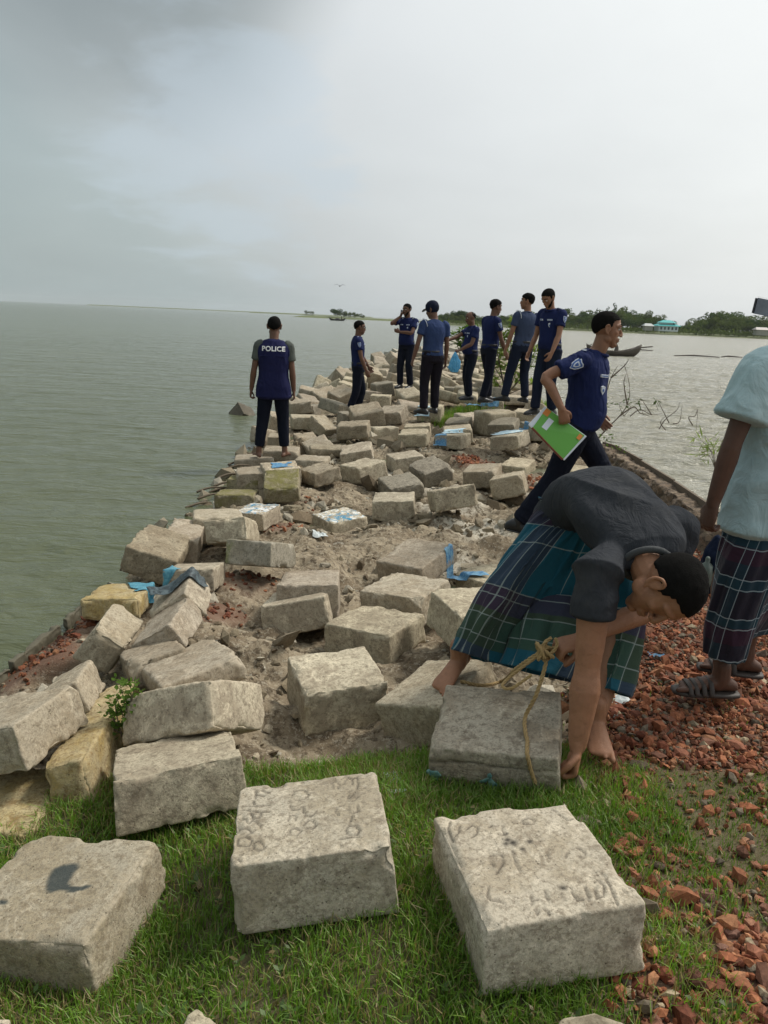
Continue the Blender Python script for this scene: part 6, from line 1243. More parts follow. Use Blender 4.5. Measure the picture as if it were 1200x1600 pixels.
    def chest(s, side, dz, kind, dd=.128):
        c = s.spine(.36 + dz) + s.sf * dd * s.k + s.sr * side * .075 * s.k; n = nrm(s.sf + s.sr * side * .45); x = nrm(np.cross(s.sp, n)); c = c - n * .004; S = Soup()
        if kind == 'name': S.box(c, x * .036, s.sp * .010, n * .006); o = obj('name_strip', S.mesh('name_strip', False, s.base), MWHT, s.root); S = Soup(); S.box(c + n * .004, x * .031, s.sp * .0035, n * .004); obj('lettering', S.mesh('lettering', False, s.base), MBLUE, o)
        else:
            pts = [(-1, 1), (0, 1.25), (1, 1), (.9, -.2), (0, -1.3), (-.9, -.2)]; V = [c + x * a * .020 + s.sp * b * .026 + n * .006 for a, b in pts] + [c + x * a * .020 + s.sp * b * .026 - n * .01 for a, b in pts]; Q = [(i, i + 6, (i + 1) % 6 + 6, (i + 1) % 6) for i in range(6)]; T_ = [(0, 1, 2), (0, 2, 3), (0, 3, 5), (3, 4, 5)]
            o = obj('badge', mesh('badge', np.array(V) - s.base, [np.array(Q), np.array(T_)], False), MWHT, s.root); S = Soup(); S.ell(c + n * .007, x * .010, s.sp * .012, n * .003, 10, 6); obj('badge_emblem', S.mesh('badge_emblem', True, s.base), MBLUE, o)
    def epaulettes(s, light=True):
        for sh in (s.shL, s.shR):
            o_ = nrm(sh - s.top); c = sh + s.sp * .062 * s.k - o_ * .045; S = Soup(); S.box(c, o_ * .055, s.sf * .02, s.sp * .008); e = obj('epaulette', S.mesh('epaulette', False, s.base), F_['navy'], s.root)
            if light: S = Soup(); S.box(c + o_ * .03 + s.sp * .007, o_ * .014, s.sf * .013, s.sp * .004); obj('rank_mark', S.mesh('rank_mark', False, s.base), MWHT, e)
    def lanyard(s, side):
        """white cord looped round the sleeve seam"""
        sh, el = (s.shL, s.elL) if side < 0 else (s.shR, s.elR); d = nrm(s.sr * side * .9 - s.sp * .35); x = s.sf; z = nrm(np.cross(d, x)); c = sh - d * .028; P = [c + (x * math.cos(a) * .080 + z * math.sin(a) * .080) * s.k for a in np.linspace(0, 2 * np.pi, 21)]; S = Soup(); S.tube(P, .0055, 6, sub=1, caps=False); obj('cord', S.mesh('cord', True, s.base), MWHT, s.root)
    def finish(s, hair='short', **kw): head_extras(s.root, s.base, s.head, s.HR, s.k * kw.pop('headk', 1.0), hair, **kw); return s
GRP = 'police officers standing on the spur'
D = rad
# man in the police vest (back to us)
p = Person('barefoot man seen from behind in a navy vest lettered POLICE, on the waterside rocks', (-1.43, 9.5, -.27), D(-6), 1.70, None, .0085).pose(pelvis=(.01, 0, .93), lean=(0, .0), ankL=(-.17, 0, .085), ankR=(.15, .06, .085), toeL=(-.3, 1, 0), toeR=(.4, 1, 0), handL=(-.27, .02, .80), handR=(.26, .04, .80), headphi=D(-4), headpitch=.05, shr=.18)
p.body('dark', {-1: dict(curl=.8), 1: dict(curl=.55)}, bare=True); p.shirt(F_['olive'], .58, .1, .01, .004, 'shirt', 3); p.pants(F_['pants'], 4, low=.07, flare=.06); v = p.shirt(F_['vest'], hem=-.16, belly=.02, loose=.030, name='vest', seed=5, vest=True, collar=True, amp=.009, fl=.12); p.finish('crop', eyes=True)
S = Soup(); S.loft([p.spine(.335) - p.sf * .137 + p.sr * x for x in (-.155, -.08, 0, .08, .155)], [p.sp * .006] * 5, [p.sf * .008] * 5, 8); obj('yoke_seam', S.mesh('yoke_seam', True, p.base), F_['vest'], v)
tcv = bpy.data.curves.new('lettering', 'FONT'); tcv.body = 'POLICE'; tcv.size = .082; tcv.align_x = 'CENTER'; tcv.extrude = .002; tcv.offset = .0022; tcv.space_character = 1.05
to = bpy.data.objects.new('t', tcv); COL.objects.link(to); dg = bpy.context.evaluated_depsgraph_get(); tm = bpy.data.meshes.new_from_object(to.evaluated_get(dg)); bpy.data.objects.remove(to)
vv = np.zeros(len(tm.vertices) * 3); tm.vertices.foreach_get('co', vv); vv = vv.reshape(-1, 3)
vm_ = v.data; tv = np.zeros(len(vm_.vertices) * 3); vm_.vertices.foreach_get('co', tv); tv = tv.reshape(-1, 3); lp = np.zeros(len(vm_.loops), np.int32); vm_.loops.foreach_get('vertex_index', lp); bv = BVHTree.FromPolygons(tv.tolist(), lp.reshape(-1, 4).tolist())
out = []
for a, b_, c_ in vv:
    o_ = p.spine(.395) - p.base + p.sr * a * 1.0 + p.sp * b_ * .95 - p.sf * .35; h_ = bv.ray_cast(Vector(o_), Vector(p.sf)); q = np.array(h_[0]) if h_[0] else o_ + p.sf * .2; out.append(q - p.sf * (.004 + c_))
tm.vertices.foreach_set('co', np.array(out).ravel()); tm.update(); tm.materials.clear(); obj('lettering', tm, simple('vest_white_print', (.8, .8, .8), .7, .05), v)

def officer(label, base, phi, h, shirt='navy', pants='pants', skin='dark', hair='short', hands={}, fine=.0095, belly=.03, hk={}, patch=None, chest=True, ep=True, **pose):
    p = Person(label, base, phi, h, GRP, fine).pose(**pose); p.body(skin, hands); p.shirt(F_[shirt], .55, -.01, belly, .004, 'shirt', int(h * 100) + int(base[1] * 3)); p.pants(F_[pants], int(base[1] * 7)); p.shoes(); p.belt()
    if ep: p.epaulettes()
    if patch: p.patch(*patch)
    if chest: p.chest(-1, .02, 'name'); p.chest(-1, -.05, 'badge'); p.chest(1, .02, 'name')
    p.finish(hair, **hk); return p
# officer with sunglasses, facing right
officer('slim officer in sunglasses facing right with both arms hanging, on the left rubble', (-.62, 14.1, -.27), D(80), 1.68, hands={1: dict(curl=.4), -1: dict(curl=.5)}, belly=.0, hk=dict(glasses=True, hair_=0) and dict(glasses=True), patch=('R', (1, 0)), pelvis=(0, .03, .92), lean=(0, -.06), handR=(.24, .17, .80), handL=(-.2, .30, .82), ankR=(.1, -.12, .085), ankL=(-.1, .06, .085), headpitch=.10)
# officer on the phone
p3 = officer('bearded officer holding a phone to his ear, other arm across his belly', (.33, 16.5, .05), D(-150), 1.72, hair='short', hands={1: dict(curl=1.3, d=(-.3, .2, 1), n=(-1, .1, 0)), -1: dict(curl=.6, d=(1, .4, .3), n=(0, -1, 0))}, belly=.07, hk=dict(beard='both'), patch=('L', (-1, 0)), handR=(.11, .12, 1.47), poleR=(.8, .3, -1), handL=(.05, .25, 1.16), poleL=(-1, .2, -.6), ankL=(-.12, 0, .085), ankR=(.1, .04, .085), headphi=D(-140), headpitch=.12)
# officer in the cap, back three-quarter
officer('officer in a dark cap seen from behind, white cord at his left shoulder', (.66, 12.4, .02), D(-18), 1.73, shirt='navy2', pants='pants3', hands={1: dict(curl=.4), -1: dict(curl=.7)}, belly=.04, hk=dict(cap=True), chest=False, ep=False, lean=(.02, .06), handL=(-.33, .0, .80), handR=(.25, .06, .82), ankL=(-.10, 0, .085), ankR=(.12, .10, .085), toeL=(-.5, 1, 0), headphi=D(-62), headpitch=.30, neckf=.03, pelvis=(0, -.02, .93)).lanyard(-1)
# balding officer with phone and blue bag
p5 = officer('balding officer holding out a phone, with a blue bag at his belly', (1.56, 15.2, .0), D(-108), 1.66, hair='bald', hands={1: dict(curl=1.0, d=(.1, .8, .5), n=(-1, 0, 0)), -1: dict(curl=1.2, d=(.3, 1, -.1), n=(.3, 0, -1))}, belly=.09, hk=dict(beard='moustache'), chest=True, handR=(.12, .50, 1.14), poleR=(.4, -.2, -1), handL=(-.16, .32, .98), poleL=(-.6, -.4, -1), headpitch=.25, ankL=(-.1, .03, .085), ankR=(.1, -.03, .085))
# officer with thick hair facing right
officer('officer with thick black hair facing right beside the balding officer', (1.70, 13.7, .12), D(62), 1.73, hair='full', shirt='navy', pants='pants', hands={1: dict(curl=.35), -1: dict(curl=.5)}, belly=.03, patch=('R', (1, -.1)), lean=(0, .03), handR=(.26, .20, .80), handL=(-.2, .15, .84), ankR=(.13, -.14, .085), ankL=(-.12, .14, .085), headphi=D(70), headpitch=.12, neckf=.03)
# officer turned away, slate shirt
officer('officer turned away in a slate blue shirt with a white cord, before the bush', (2.10, 12.9, .22), D(-20), 1.72, shirt='greyblue', pants='pants2', hair='full', skin='mid', hands={1: dict(curl=.5), -1: dict(curl=.5)}, belly=.02, chest=False, ep=False, pelvis=(.05, -.02, .93), lean=(.06, -.05), handL=(-.22, .06, .82), handR=(.25, .08, .84), ankL=(-.17, .05, .085), ankR=(.18, .0, .085), toeL=(-.7, .8, 0), headphi=D(-75), headpitch=.0).lanyard(-1)
# tall officer looking down
officer('tall bearded officer looking down at the blocks with his hand over his thigh', (2.27, 11.2, .22), D(-128), 1.76, shirt='navy', pants='pants2', skin='mid', hands={-1: dict(curl=.3, d=(.1, .5, -1)), 1: dict(curl=.4)}, belly=.04, hk=dict(beard='beard'), patch=('L', (-1, .2)), lean=(0, .08), handL=(-.24, .26, .84), handR=(.24, .16, .86), ankL=(-.09, -.04, .085), ankR=(.10, .10, .085), toeL=(-.1, 1, 0), headpitch=.62, neckf=.04)
# walking officer with the green folder
P9 = Person('officer striding to the right with a green folder held low in his right hand', (1.36, 5.80, -.05), D(98), 1.74, GRP, .0062)
P9.pose(pelvis=(0, .07, .83), lean=(0.0, .09), twist=.42, headphi=D(97), headpitch=.10, wR=aty(878, 640, 5.50), poleR=(.2, -1, 0), handL=(-.2, .22, .86), ankR=(.10, -.31, .04), ankL=(-.10, .20, .06), toeR=(.08, 1, -.12), toeL=(0, 1, 0), kneeR=(0, 1, 0), kneeL=(0, 1, .1), neckf=.045)
P9.body('mid', {1: dict(curl=.75, d=(-.15, .35, -1), n=(-1, -.2, 0), thumb=.3), -1: dict(curl=.4)}, voxel=.0055); P9.shirt(F_['navy'], .62, -.03, .055, .012, 'shirt', 21, amp=.010); P9.pants(F_['pants'], 8, amp=.008); P9.shoes(); P9.belt(); P9.epaulettes(); P9.patch('R', (1, .15), 1.25); P9.chest(1, .00, 'name', .150); P9.chest(1, -.10, 'badge', .158); P9.chest(-1, 0, 'name'); P9.finish('short', hi=True, beard=None)

# folder: pages between two green covers, held at the officer's right thigh
ya = 5.53; A = aty(852.5, 636, ya + .06); B_ = aty(914, 681, ya - .0); C_ = aty(880, 717, ya - .05); D_ = aty(829, 665, ya)
def quadslab(name, q, th, m, par, off, seed=0):
    q = [np.asarray(v, float) for v in q]; n = nrm(np.cross(q[1] - q[0], q[3] - q[0])); V = [v + n * a - off for a in (-th / 2, th / 2) for v in q]; return obj(name, mesh(name, np.array(V), [np.array([(3, 2, 1, 0), (4, 5, 6, 7), (0, 1, 5, 4), (1, 2, 6, 5), (2, 3, 7, 6), (3, 0, 4, 7)])], False), m, par), n
fo = empty('document_folder', (A + C_) / 2, 'green folder with white papers held by the striding officer', 'folder'); off = (A + C_) / 2
n_ = nrm(np.cross(B_ - A, D_ - A)); n_ = n_ if n_ @ (CC - off) > 0 else -n_
mgn = simple('green_cover', (.13, .40, .06), .45, .08, 6); mor = simple('orange_print', (.65, .22, .03), .5, .05); mpap = simple('paper', (.72, .76, .84), .8, .04); mred = simple('folder_spine', (.20, .04, .02), .6, .1)
e1, e2 = (B_ - A), (D_ - A)
quadslab('papers', [A - e1 * .02 - e2 * .02 - n_ * .012, B_ + e1 * .035 - e2 * .04 - n_ * .012, C_ + e1 * .04 - n_ * .012, D_ - e1 * .05 + e2 * .0 - n_ * .012], .014, mpap, fo, off)
cv, _ = quadslab('cover', [A + e1 * .03, B_ - e1 * .01 - e2 * .0, C_, D_ + e1 * .06], .004, mgn, fo, off); quadslab('back_cover', [A + e1 * .02 - n_ * .024, B_ - n_ * .024, C_ - n_ * .024, D_ + e1 * .04 - n_ * .024], .003, mgn, fo, off)
quadslab('spine', [D_ + e1 * .05 + e2 * -.01 - n_ * .012, C_ - n_ * .012 - e2 * .01, C_ + e2 * .03 - n_ * .012, D_ + e2 * .03 + e1 * .05 - n_ * .012], .028, mred, fo, off)
def onc(u0, u1, v0, v1): return [A + e1 * .03 + (e1 * .95) * u + e2 * v + n_ * .0035 for u, v in ((u0, v0), (u1, v0), (u1, v1), (u0, v1))]
quadslab('corner_print', onc(.0, .13, .02, .30), .002, mor, cv, off); quadslab('corner_print', onc(.90, .985, .06, .30), .002, mor, cv, off); quadslab('label', onc(.17, .30, .28, .78), .002, mpap, cv, off)

# phones and bag
def phone(label, c, right, up, w_, h_, screen=(.05, .06, .08)):
    right = nrm(right); up = nrm(up); n = nrm(np.cross(right, up)); r = empty('phone', c, label, 'phone'); S = Soup(); P, Q, wr = block_arrays((w_, h_, .02), 16, 900, .0); R3 = np.stack([right, up, n], 1); P = np.clip(P, [-w_ / 2, -h_ / 2, -.0045], [w_ / 2, h_ / 2, .0045]); obj('phone_case', mesh('phone_case', P @ R3.T, [Q]), MBLK, r)
    for s in (-1, 1): S = Soup(); S.box(n * .0050 * s, right * (w_ / 2 - .004), up * (h_ / 2 - .004), n * .0004); 
    S = Soup(); S.box(n * .0052, right * (w_ / 2 - .005), up * (h_ / 2 - .005), n * .0006); m, t, b = mat('phone_screen'); P = t.new('ShaderNodeTexCoord').outputs['Object']; setb(t, b, Base_Color=t.mix(t.noise(P, 18, 3), tuple(x * .5 for x in screen), tuple(x * 1.6 for x in screen)), Roughness=.12); obj('screen', S.mesh('screen', False), m, r); return r
q = p3; phone('dark phone held to the ear of the bearded officer', q.wrR + V3(0, 0, .06) * 1 + q.HR[:, 0] * -.012, V3(.4, -.9, .1), V3(0, .1, 1), .07, .15)
q = p5; phone('dark phone held out upright by the balding officer', q.wrR + q.fwd * .09 + V3(0, 0, .10), q.right, V3(0, 0, 1), .075, .155)
bc = q.wrL + q.fwd * .09 + V3(0, 0, -.05); S = Soup(); S.loft([bc, bc + V3(0, 0, -.05), bc + V3(.01, 0, -.16), bc + V3(-.01, .01, -.28), bc + V3(0, 0, -.34)], [V3(.02, 0, 0), V3(.05, 0, 0), V3(.10, 0, 0), V3(.12, 0, 0), V3(.08, 0, 0)], [V3(0, .015, 0), V3(0, .03, 0), V3(0, .04, 0), V3(0, .05, 0), V3(0, .03, 0)], 18)
V, N_, F = remesh(S, .008, 2); V = folds(V, N_, .012, 18, 4, (1, 1, .3)); tag(obj('bag', mesh('bag', V - bc, F), cloth_mat('bag_blue', (.06, .32, .62), (.14, .45, .72)), None, bc), 'bright blue cloth bag hanging from the balding officer\'s hand', 'bag')

# ------------------------------------------------------------------ checked sarongs
def plaid(name, base, band, band2, line, su, sv, lines):
    """woven check from the cloth's own UVs (u around, v down, in metres)"""
    m, t, b = mat(name); uv = t.new('ShaderNodeTexCoord').outputs['UV']; s = t.new('ShaderNodeSeparateXYZ', ins={0: uv}); P = t.new('ShaderNodeTexCoord').outputs['Object']
    def stripes(x, per, lo, hi, off=0.): f = t.m('FRACT', t.m('ADD', t.m('DIVIDE', x, per), off)); return t.m('MULTIPLY', t.m('GREATER_THAN', f, lo), t.m('LESS_THAN', f, hi))
    u, v = s.outputs[0], s.outputs[1]; c = t.mix(0.0, base, base)
    c = t.mix(t.m('MULTIPLY', stripes(u, su, .0, .30), .55), c, band); c = t.mix(t.m('MULTIPLY', stripes(v, sv, .0, .30), .72), c, band); c = t.mix(t.m('MULTIPLY', stripes(v, sv * 2, .62, .82), .75), c, band2)
    for per, x in ((su, u), (sv, v)):
        for lo in lines: c = t.mix(t.m('MULTIPLY', stripes(x, per, lo, lo + .0045 / per), .72), c, line)
    c = t.mix(t.m('MULTIPLY', t.noise(P, 8, 4), .35), c, tuple(x * .5 for x in base))
    setb(t, b, Base_Color=c, Roughness=.85, Specular_IOR_Level=.2, Sheen_Weight=.1); bump(t, b, t.noise(P, 14, 4, .6, 1.), .3, .03); return m
def sarong(name, L, R_, rl, rr_, m, root, off, seed, n=120, fold=.02, hemlift=None, pinch=.0):
    """cloth tube round two leg paths L,R (same number of points), radii rl, rr"""
    sub = 14; L, rl = crom(np.array(L, float), np.array(rl, float), sub); R_, rr_ = crom(np.array(R_, float), np.array(rr_, float), sub); rows = []; 
    T_ = np.gradient((L + R_) / 2, axis=0); k = len(L); P = []
    for i in range(k):
        t = nrm(T_[i]); a = R_[i] - L[i]; a = a - t * (a @ t); dist = np.linalg.norm(a); x = nrm(a) if dist > 1e-3 else V3(1, 0, 0); y = np.cross(t, x); pts = []
        for th_ in np.linspace(-np.pi / 2, np.pi / 2, 24): pts.append(R_[i] + (x * math.cos(th_) + y * math.sin(th_)) * rr_[i])
        for f in np.linspace(.1, .9, 9): pts.append((R_[i] + y * rr_[i]) * (1 - f) + (L[i] + y * rl[i]) * f - y * pinch * min(1, dist * 2) * math.sin(np.pi * f) * (i / k))
        for th_ in np.linspace(np.pi / 2, 3 * np.pi / 2, 24): pts.append(L[i] + (x * math.cos(th_) + y * math.sin(th_)) * rl[i])
        for f in np.linspace(.1, .9, 9): pts.append((L[i] - y * rl[i]) * (1 - f) + (R_[i] - y * rr_[i]) * f + y * pinch * min(1, dist * 2) * math.sin(np.pi * f) * (i / k))
        pts = np.array(pts + [pts[0]]); l = np.concatenate([[0], np.cumsum(np.linalg.norm(np.diff(pts, axis=0), axis=1))]); s = np.linspace(0, l[-1], n + 1)[:-1]; P.append(np.stack([np.interp(s, l, pts[:, j]) for j in range(3)], 1)); rows.append(l[-1])
    P = np.array(P); C = P.mean(1, keepdims=True); Nn = P - C; Nn /= np.linalg.norm(Nn, axis=2, keepdims=True); u = np.linspace(0, 1, n, endpoint=False)[None].repeat(k, 0); v = np.linspace(0, 1, k)[:, None].repeat(n, 1)
    q = np.stack([np.cos(u * 6.283) * 3.2, np.sin(u * 6.283) * 3.2, v * 1.3], -1).reshape(-1, 3) + seed; fo_ = fbm(q * 1.6, 3, seed); r = (1 - 2.2 * np.abs(fo_)).reshape(k, n); P = P + Nn * (r * fold * (.35 + .65 * v))[:, :, None]
    vl = np.concatenate([[0], np.cumsum(np.linalg.norm(np.diff(C[:, 0], axis=0), axis=1))])
    # closed seam duplicated for the UVs
    P = np.concatenate([P, P[:, :1]], 1); uu = np.linspace(0, 1, n + 1)[None] * 1.9 + 0 * P[:, :, 0]; vv_ = vl[:, None] + 0 * uu + .02 * np.sin(uu * 3.3)
    nc = n + 1; ii = np.arange(k - 1)[:, None] * nc + np.arange(n)[None]; Q = np.stack([ii, ii + 1, ii + nc + 1, ii + nc], -1).reshape(-1, 4); me = mesh(name, P.reshape(-1, 3) - off, [Q]); setuv(me, np.stack([uu.ravel(), vv_.ravel()], 1)); o = obj(name, me, m, root); md = o.modifiers.new('t', 'SOLIDIFY'); md.thickness = .003; return o

# ------------------------------------------------------------------ bending man
base = V3(.72, 2.85, 0); BR = empty('person', base, 'barefoot man in a charcoal T-shirt and checked sarong bending down to grip a block', 'person')
pel = V3(.755, 3.06, .70); hipR = V3(.70, 3.06, .66); hipL = V3(.83, 3.02, .66); P1 = V3(.785, 3.01, .80); P2 = V3(.825, 2.86, .865); P3 = V3(.855, 2.70, .83); P4 = V3(.895, 2.56, .77)
shR = V3(.725, 2.46, .70); shL = V3(1.06, 2.70, .80); nk = V3(.895, 2.485, .725); hd = V3(.935, 2.40, .675)
elR = V3(.712, 2.40, .385); wrR = V3(.692, 2.345, .115); elL = V3(.98, 2.66, .50); wrL = V3(.72, 2.56, .415)
knL = V3(.96, 2.84, .40); anL = V3(.825, 2.60, .10); knR = V3(.50, 2.93, .47); anR = V3(.335, 2.93, .17)
hf = nrm(V3(.46, -.80, -.62)); hr_ = nrm(np.cross(hf, V3(-.45, .55, 1))); 
def frame(f, upv): f = nrm(f); r = nrm(np.cross(f, upv)); return np.stack([r, f, np.cross(r, f)], 1)
HR = frame(V3(-.12, -.30, -.94), V3(.70, -.62, .22))
S = Soup()
def btorso(S, infl):
    C = np.array([pel, P1, P2, P3, P4]); ax = [nrm(hipL - hipR), nrm(V3(.20, .01, 0)), nrm(V3(.2, .08, .02)), nrm(V3(.3, .2, .08)), nrm(shL - shR)]; tt = [P1 - pel, P2 - pel, P3 - P1, P4 - P2, P4 - P3]; X = []; Y = []
    for a, t, w_, d_ in zip(ax, tt, (.138, .134, .142, .158, .150), (.112, .112, .110, .106, .085)): t = nrm(t); a = nrm(a - t * (a @ t)); X.append(a * (w_ + infl)); Y.append(np.cross(t, a) * (d_ + infl))
    C2, _ = crom(C, np.ones(5), 4); X2, _ = crom(np.array(X), np.ones(5), 4); Y2, _ = crom(np.array(Y), np.ones(5), 4); S.loft(C2, X2, Y2, 28, True, 2.2)
btorso(S, -.012); S.tube([P4 + (nk - P4) * .3, nk, hd + V3(-.03, .05, .02)], [.066, .058, .060], 14); head_parts(S, hd, HR, 1.05)
S.tube([shR, shR + (elR - shR) * .35, elR, elR + (wrR - elR) * .3, wrR], [.056, .058, .043, .053, .030], 14, .88); S.tube([shL, (shL + elL) / 2, elL, elL + (wrL - elL) * .3, wrL], [.052, .046, .040, .042, .028], 12, .92)
hand_parts(S, wrR, V3(-.02, -.02, -1), V3(-1, .25, 0), 1 if (np.cross(V3(-.02, -.02, -1), V3(-1, .25, 0)) @ V3(0, -1, 0)) > 0 else -1, 1.5, 1.1, .03, thumb=1.0)
hand_parts(S, wrL, nrm(V3(-1, -.35, -.25)), V3(0, .3, -1), 1, 1.35, 1.0, .04, thumb=.9)
S.tube([hipL, hipL + (knL - hipL) * .4, knL, knL + (anL - knL) * .3, anL], [.080, .078, .054, .056, .036], 12); S.tube([hipR, hipR + (knR - hipR) * .4, knR, knR + (anR - knR) * .3, anR], [.080, .078, .054, .056, .036], 12)
toes(S, bare_foot(S, anL, V3(-.10, -1, -.06)), 1); toes(S, bare_foot(S, anR, V3(-.55, -.75, -.28), nrm(V3(-.16, -.2, 1))), 1)
V, N_, F = remesh(S, .0045, 2); V = V + N_ * (fbm(V * 22, 3, 8) * .0022 + fbm(V * 60, 2, 9) * .0006)[:, None]; obj('body', mesh('body', V - base, F), SK['warm'], BR)
S = Soup(); btorso(S, .014)
for sh, el, f in ((shR, elR, .46), (shL, elL, .50)):
    e = sh + (el - sh) * f; S.tube([sh + (P4 - sh) * .35 + V3(0, .02, .02), sh, (sh + e) / 2, e], [.072, .080, .076, .078], 18, ck=.2)
S.tube([P4 + (nk - P4) * .1, P4 + (nk - P4) * .75], [.098, .078], 16, sub=1)
V, N_, F = remesh(S, .0055, 6); sdir = nrm(P4 - pel); q = V @ np.stack([sdir * .35, nrm(shL - shR), V3(0, 0, 1)], 1); w_ = fbm(q * 5.0 + fbm(q * 3, 2, 3)[:, None] * 1.3, 2, 12, .3); amt = .016 * (.3 + .7 * sst((V - pel) @ sdir, .18, .48)) * (.12 + .88 * sst(V[:, 2], .56, .72)); V = V + N_ * (amt * ((1 - 2.4 * np.abs(w_)) - .35))[:, None]
ts = obj('t_shirt', mesh('t_shirt', V - base, F), F_['tee'], BR)
# neck band
S = Soup(); t_ = nrm(nk - P4); x = nrm(np.cross(t_, V3(0, 0, 1))); y = np.cross(t_, x); c = P4 + (nk - P4) * .95; S.tube([c + (x * math.cos(a) * .078 + y * math.sin(a) * .076) for a in np.linspace(0, 2 * np.pi, 25)], .010, 8, 1.4, hint=t_, sub=1, caps=False); obj('neck_band', S.mesh('neck_band', True, base), fabric('neck_band_cloth', (.075, .078, .08)), ts)
head_extras(BR, base, hd, HR, 1.05, 'short', hi=True, eyes=False)
mp1 = plaid('teal_checked_cotton', (.010, .085, .125), (.050, .014, .032), (.045, .070, .022), (.30, .34, .32), .36, .40, (.0, .09, .30, .52))
sarong('sarong', [V3(.76, 3.06, .80), V3(.81, 3.02, .68), V3(.93, 2.90, .50), V3(.925, 2.80, .34), V3(.86, 2.67, .17)], [V3(.775, 3.05, .80), V3(.70, 3.04, .68), V3(.56, 2.95, .51), V3(.47, 2.89, .35), V3(.42, 2.86, .18)], [.122, .118, .092, .082, .075], [.120, .110, .095, .094, .094], mp1, BR, base, 3, 190, .040, pinch=.20)
# rope: three strands laid round each other
def rope(P, r, m, name='rope', par=None, off=(0, 0, 0), turns=55, S=None):
    P = np.asarray(P, float); P, _ = crom(P, np.ones(len(P)), 14); T_ = np.gradient(P, axis=0); T_ /= np.linalg.norm(T_, axis=1)[:, None]; h = nrm(np.cross(T_[0], V3(.3, .2, .9))); X = []
    for t in T_: h = nrm(h - t * (h @ t)); X.append(h)
    X = np.array(X); Y = np.cross(T_, X); l = np.concatenate([[0], np.cumsum(np.linalg.norm(np.diff(P, axis=0), axis=1))]); S = S or Soup()
    n = max(8, int(l[-1] / .004)); s = np.linspace(0, l[-1], n); PP = np.stack([np.interp(s, l, P[:, j]) for j in range(3)], 1); XX = np.stack([np.interp(s, l, X[:, j]) for j in range(3)], 1); YY = np.stack([np.interp(s, l, Y[:, j]) for j in range(3)], 1)
    for k in range(3): a = s * turns * 2 + k * 2.094; S.tube(PP + XX * (np.cos(a) * r * .5)[:, None] + YY * (np.sin(a) * r * .5)[:, None], r * .55, 5, sub=1)
    return S
mrope = simple('coir_rope', (.36, .25, .11), .9, .3, 60, .6, 300, .003)
BV2 = scene_bvh()
def on(px, py, up=.006):
    d = Vector(ray(px, py)).normalized(); h = BV2.ray_cast(Vector(CC), d); return np.array(h[0]) + np.array(h[1]) * up
kn = V3(.60, 2.53, .385); S = Soup()
edge = on(824, 1160); 
rope([kn, aty(852, 1040, 2.50), aty(838, 1085, 2.46), on(822, 1130, .03), on(821, 1150, .012), edge, on(824, 1180), on(829, 1200), on(836, 1222)], .0075, mrope, S=S)
rope([kn + V3(0, .01, .0), aty(810, 1042, 2.60), on(775, 1062, .05), on(745, 1070, .03), on(720, 1068, .012)], .0075, mrope, S=S); rope([kn, aty(800, 1055, 2.55), aty(785, 1072, 2.52), aty(800, 1075, 2.5), aty(830, 1055, 2.5)], .006, mrope, S=S)
rng = np.random.default_rng(2)
for k in range(6):
    a = rng.normal(size=3); a /= np.linalg.norm(a); b_ = nrm(np.cross(a, rng.normal(size=3))); c_ = np.cross(a, b_); r = rng.uniform(.025, .042); cc_ = kn + rng.normal(0, .010, 3) + V3(-.01, 0, -.005); rope([cc_ + b_ * math.cos(t) * r + c_ * math.sin(t) * r * .6 + V3(0, 0, -.012 * k % .02) for t in np.linspace(0, 5.6, 9)], .0065, mrope, S=S)
rope([kn + V3(.01, 0, .0), V3(.66, 2.53, .40), V3(.73, 2.54, .40)], .0075, mrope, S=S)
tag(obj('rope', S.mesh('rope', True, kn), mrope, None, kn), 'knotted straw-coloured rope in the bending man\'s hand, its end trailing over a block', 'rope')

# ------------------------------------------------------------------ man in the light blue shirt
p = Person('man in a light blue shirt and dark checked sarong standing at the right frame edge', (1.58, 3.02, .0), D(-22), 1.70, None, .006)
p.pose(pelvis=(0.01, 0, .93), lean=(.0, .0), wL=aty(1112, 792, 2.92), poleL=(-1, -.5, 0), handR=(.40, .34, 1.46), poleR=(.8, -.2, -1), ankL=(-.13, .02, .10), ankR=(.13, .14, .10), toeL=(-.88, .40, 0), toeR=(-.75, .55, 0), headphi=D(10), headpitch=.0, shr=.21)
p.body('deep', {-1: dict(curl=.85, thumb=.6), 1: dict(curl=.9, d=(-.4, .3, .8), n=(-.6, .5, 0))}, bare=True, voxel=.0055)
def shirtmat():
    m, t, b = mat('light_blue_cotton'); P = t.new('ShaderNodeTexCoord').outputs['Object']; c = t.mix(t.noise(P, 6, 4), (.33, .46, .485), (.43, .545, .565)); w1 = t.noise(t.vm('MULTIPLY', P, (260, 260, 12)), 1, 2); w2 = t.noise(t.vm('MULTIPLY', P, (14, 14, 260)), 1, 2)
    c = t.mix(t.m('MULTIPLY', t.sstep(w1, .5, .7), .22), c, (.46, .58, .60)); c = t.mix(t.m('MULTIPLY', t.sstep(w2, .5, .7), .2), c, (.20, .36, .40)); setb(t, b, Base_Color=c, Roughness=.85, Specular_IOR_Level=.2, Sheen_Weight=.1); bump(t, b, t.noise(t.vm('MULTIPLY', P, (1, 1, .5)), 11, 4, .6, 1.3), .45, .04); return m
S = Soup(); k = p.k
p.torso(S, .050, -.19, .505, .04, .16)
for sh, el, f in ((p.shL, p.elL, .68), (p.shR, p.elR, .6)):
    e = sh + (el - sh) * f; out = nrm(sh - p.top) * .02; S.tube([sh - (el - sh) * .04 + (p.top - sh) * .3, sh, (sh + e) / 2 + out * .3, e + out * .3], [.066, .074, .084, .098], 20, ck=.10)
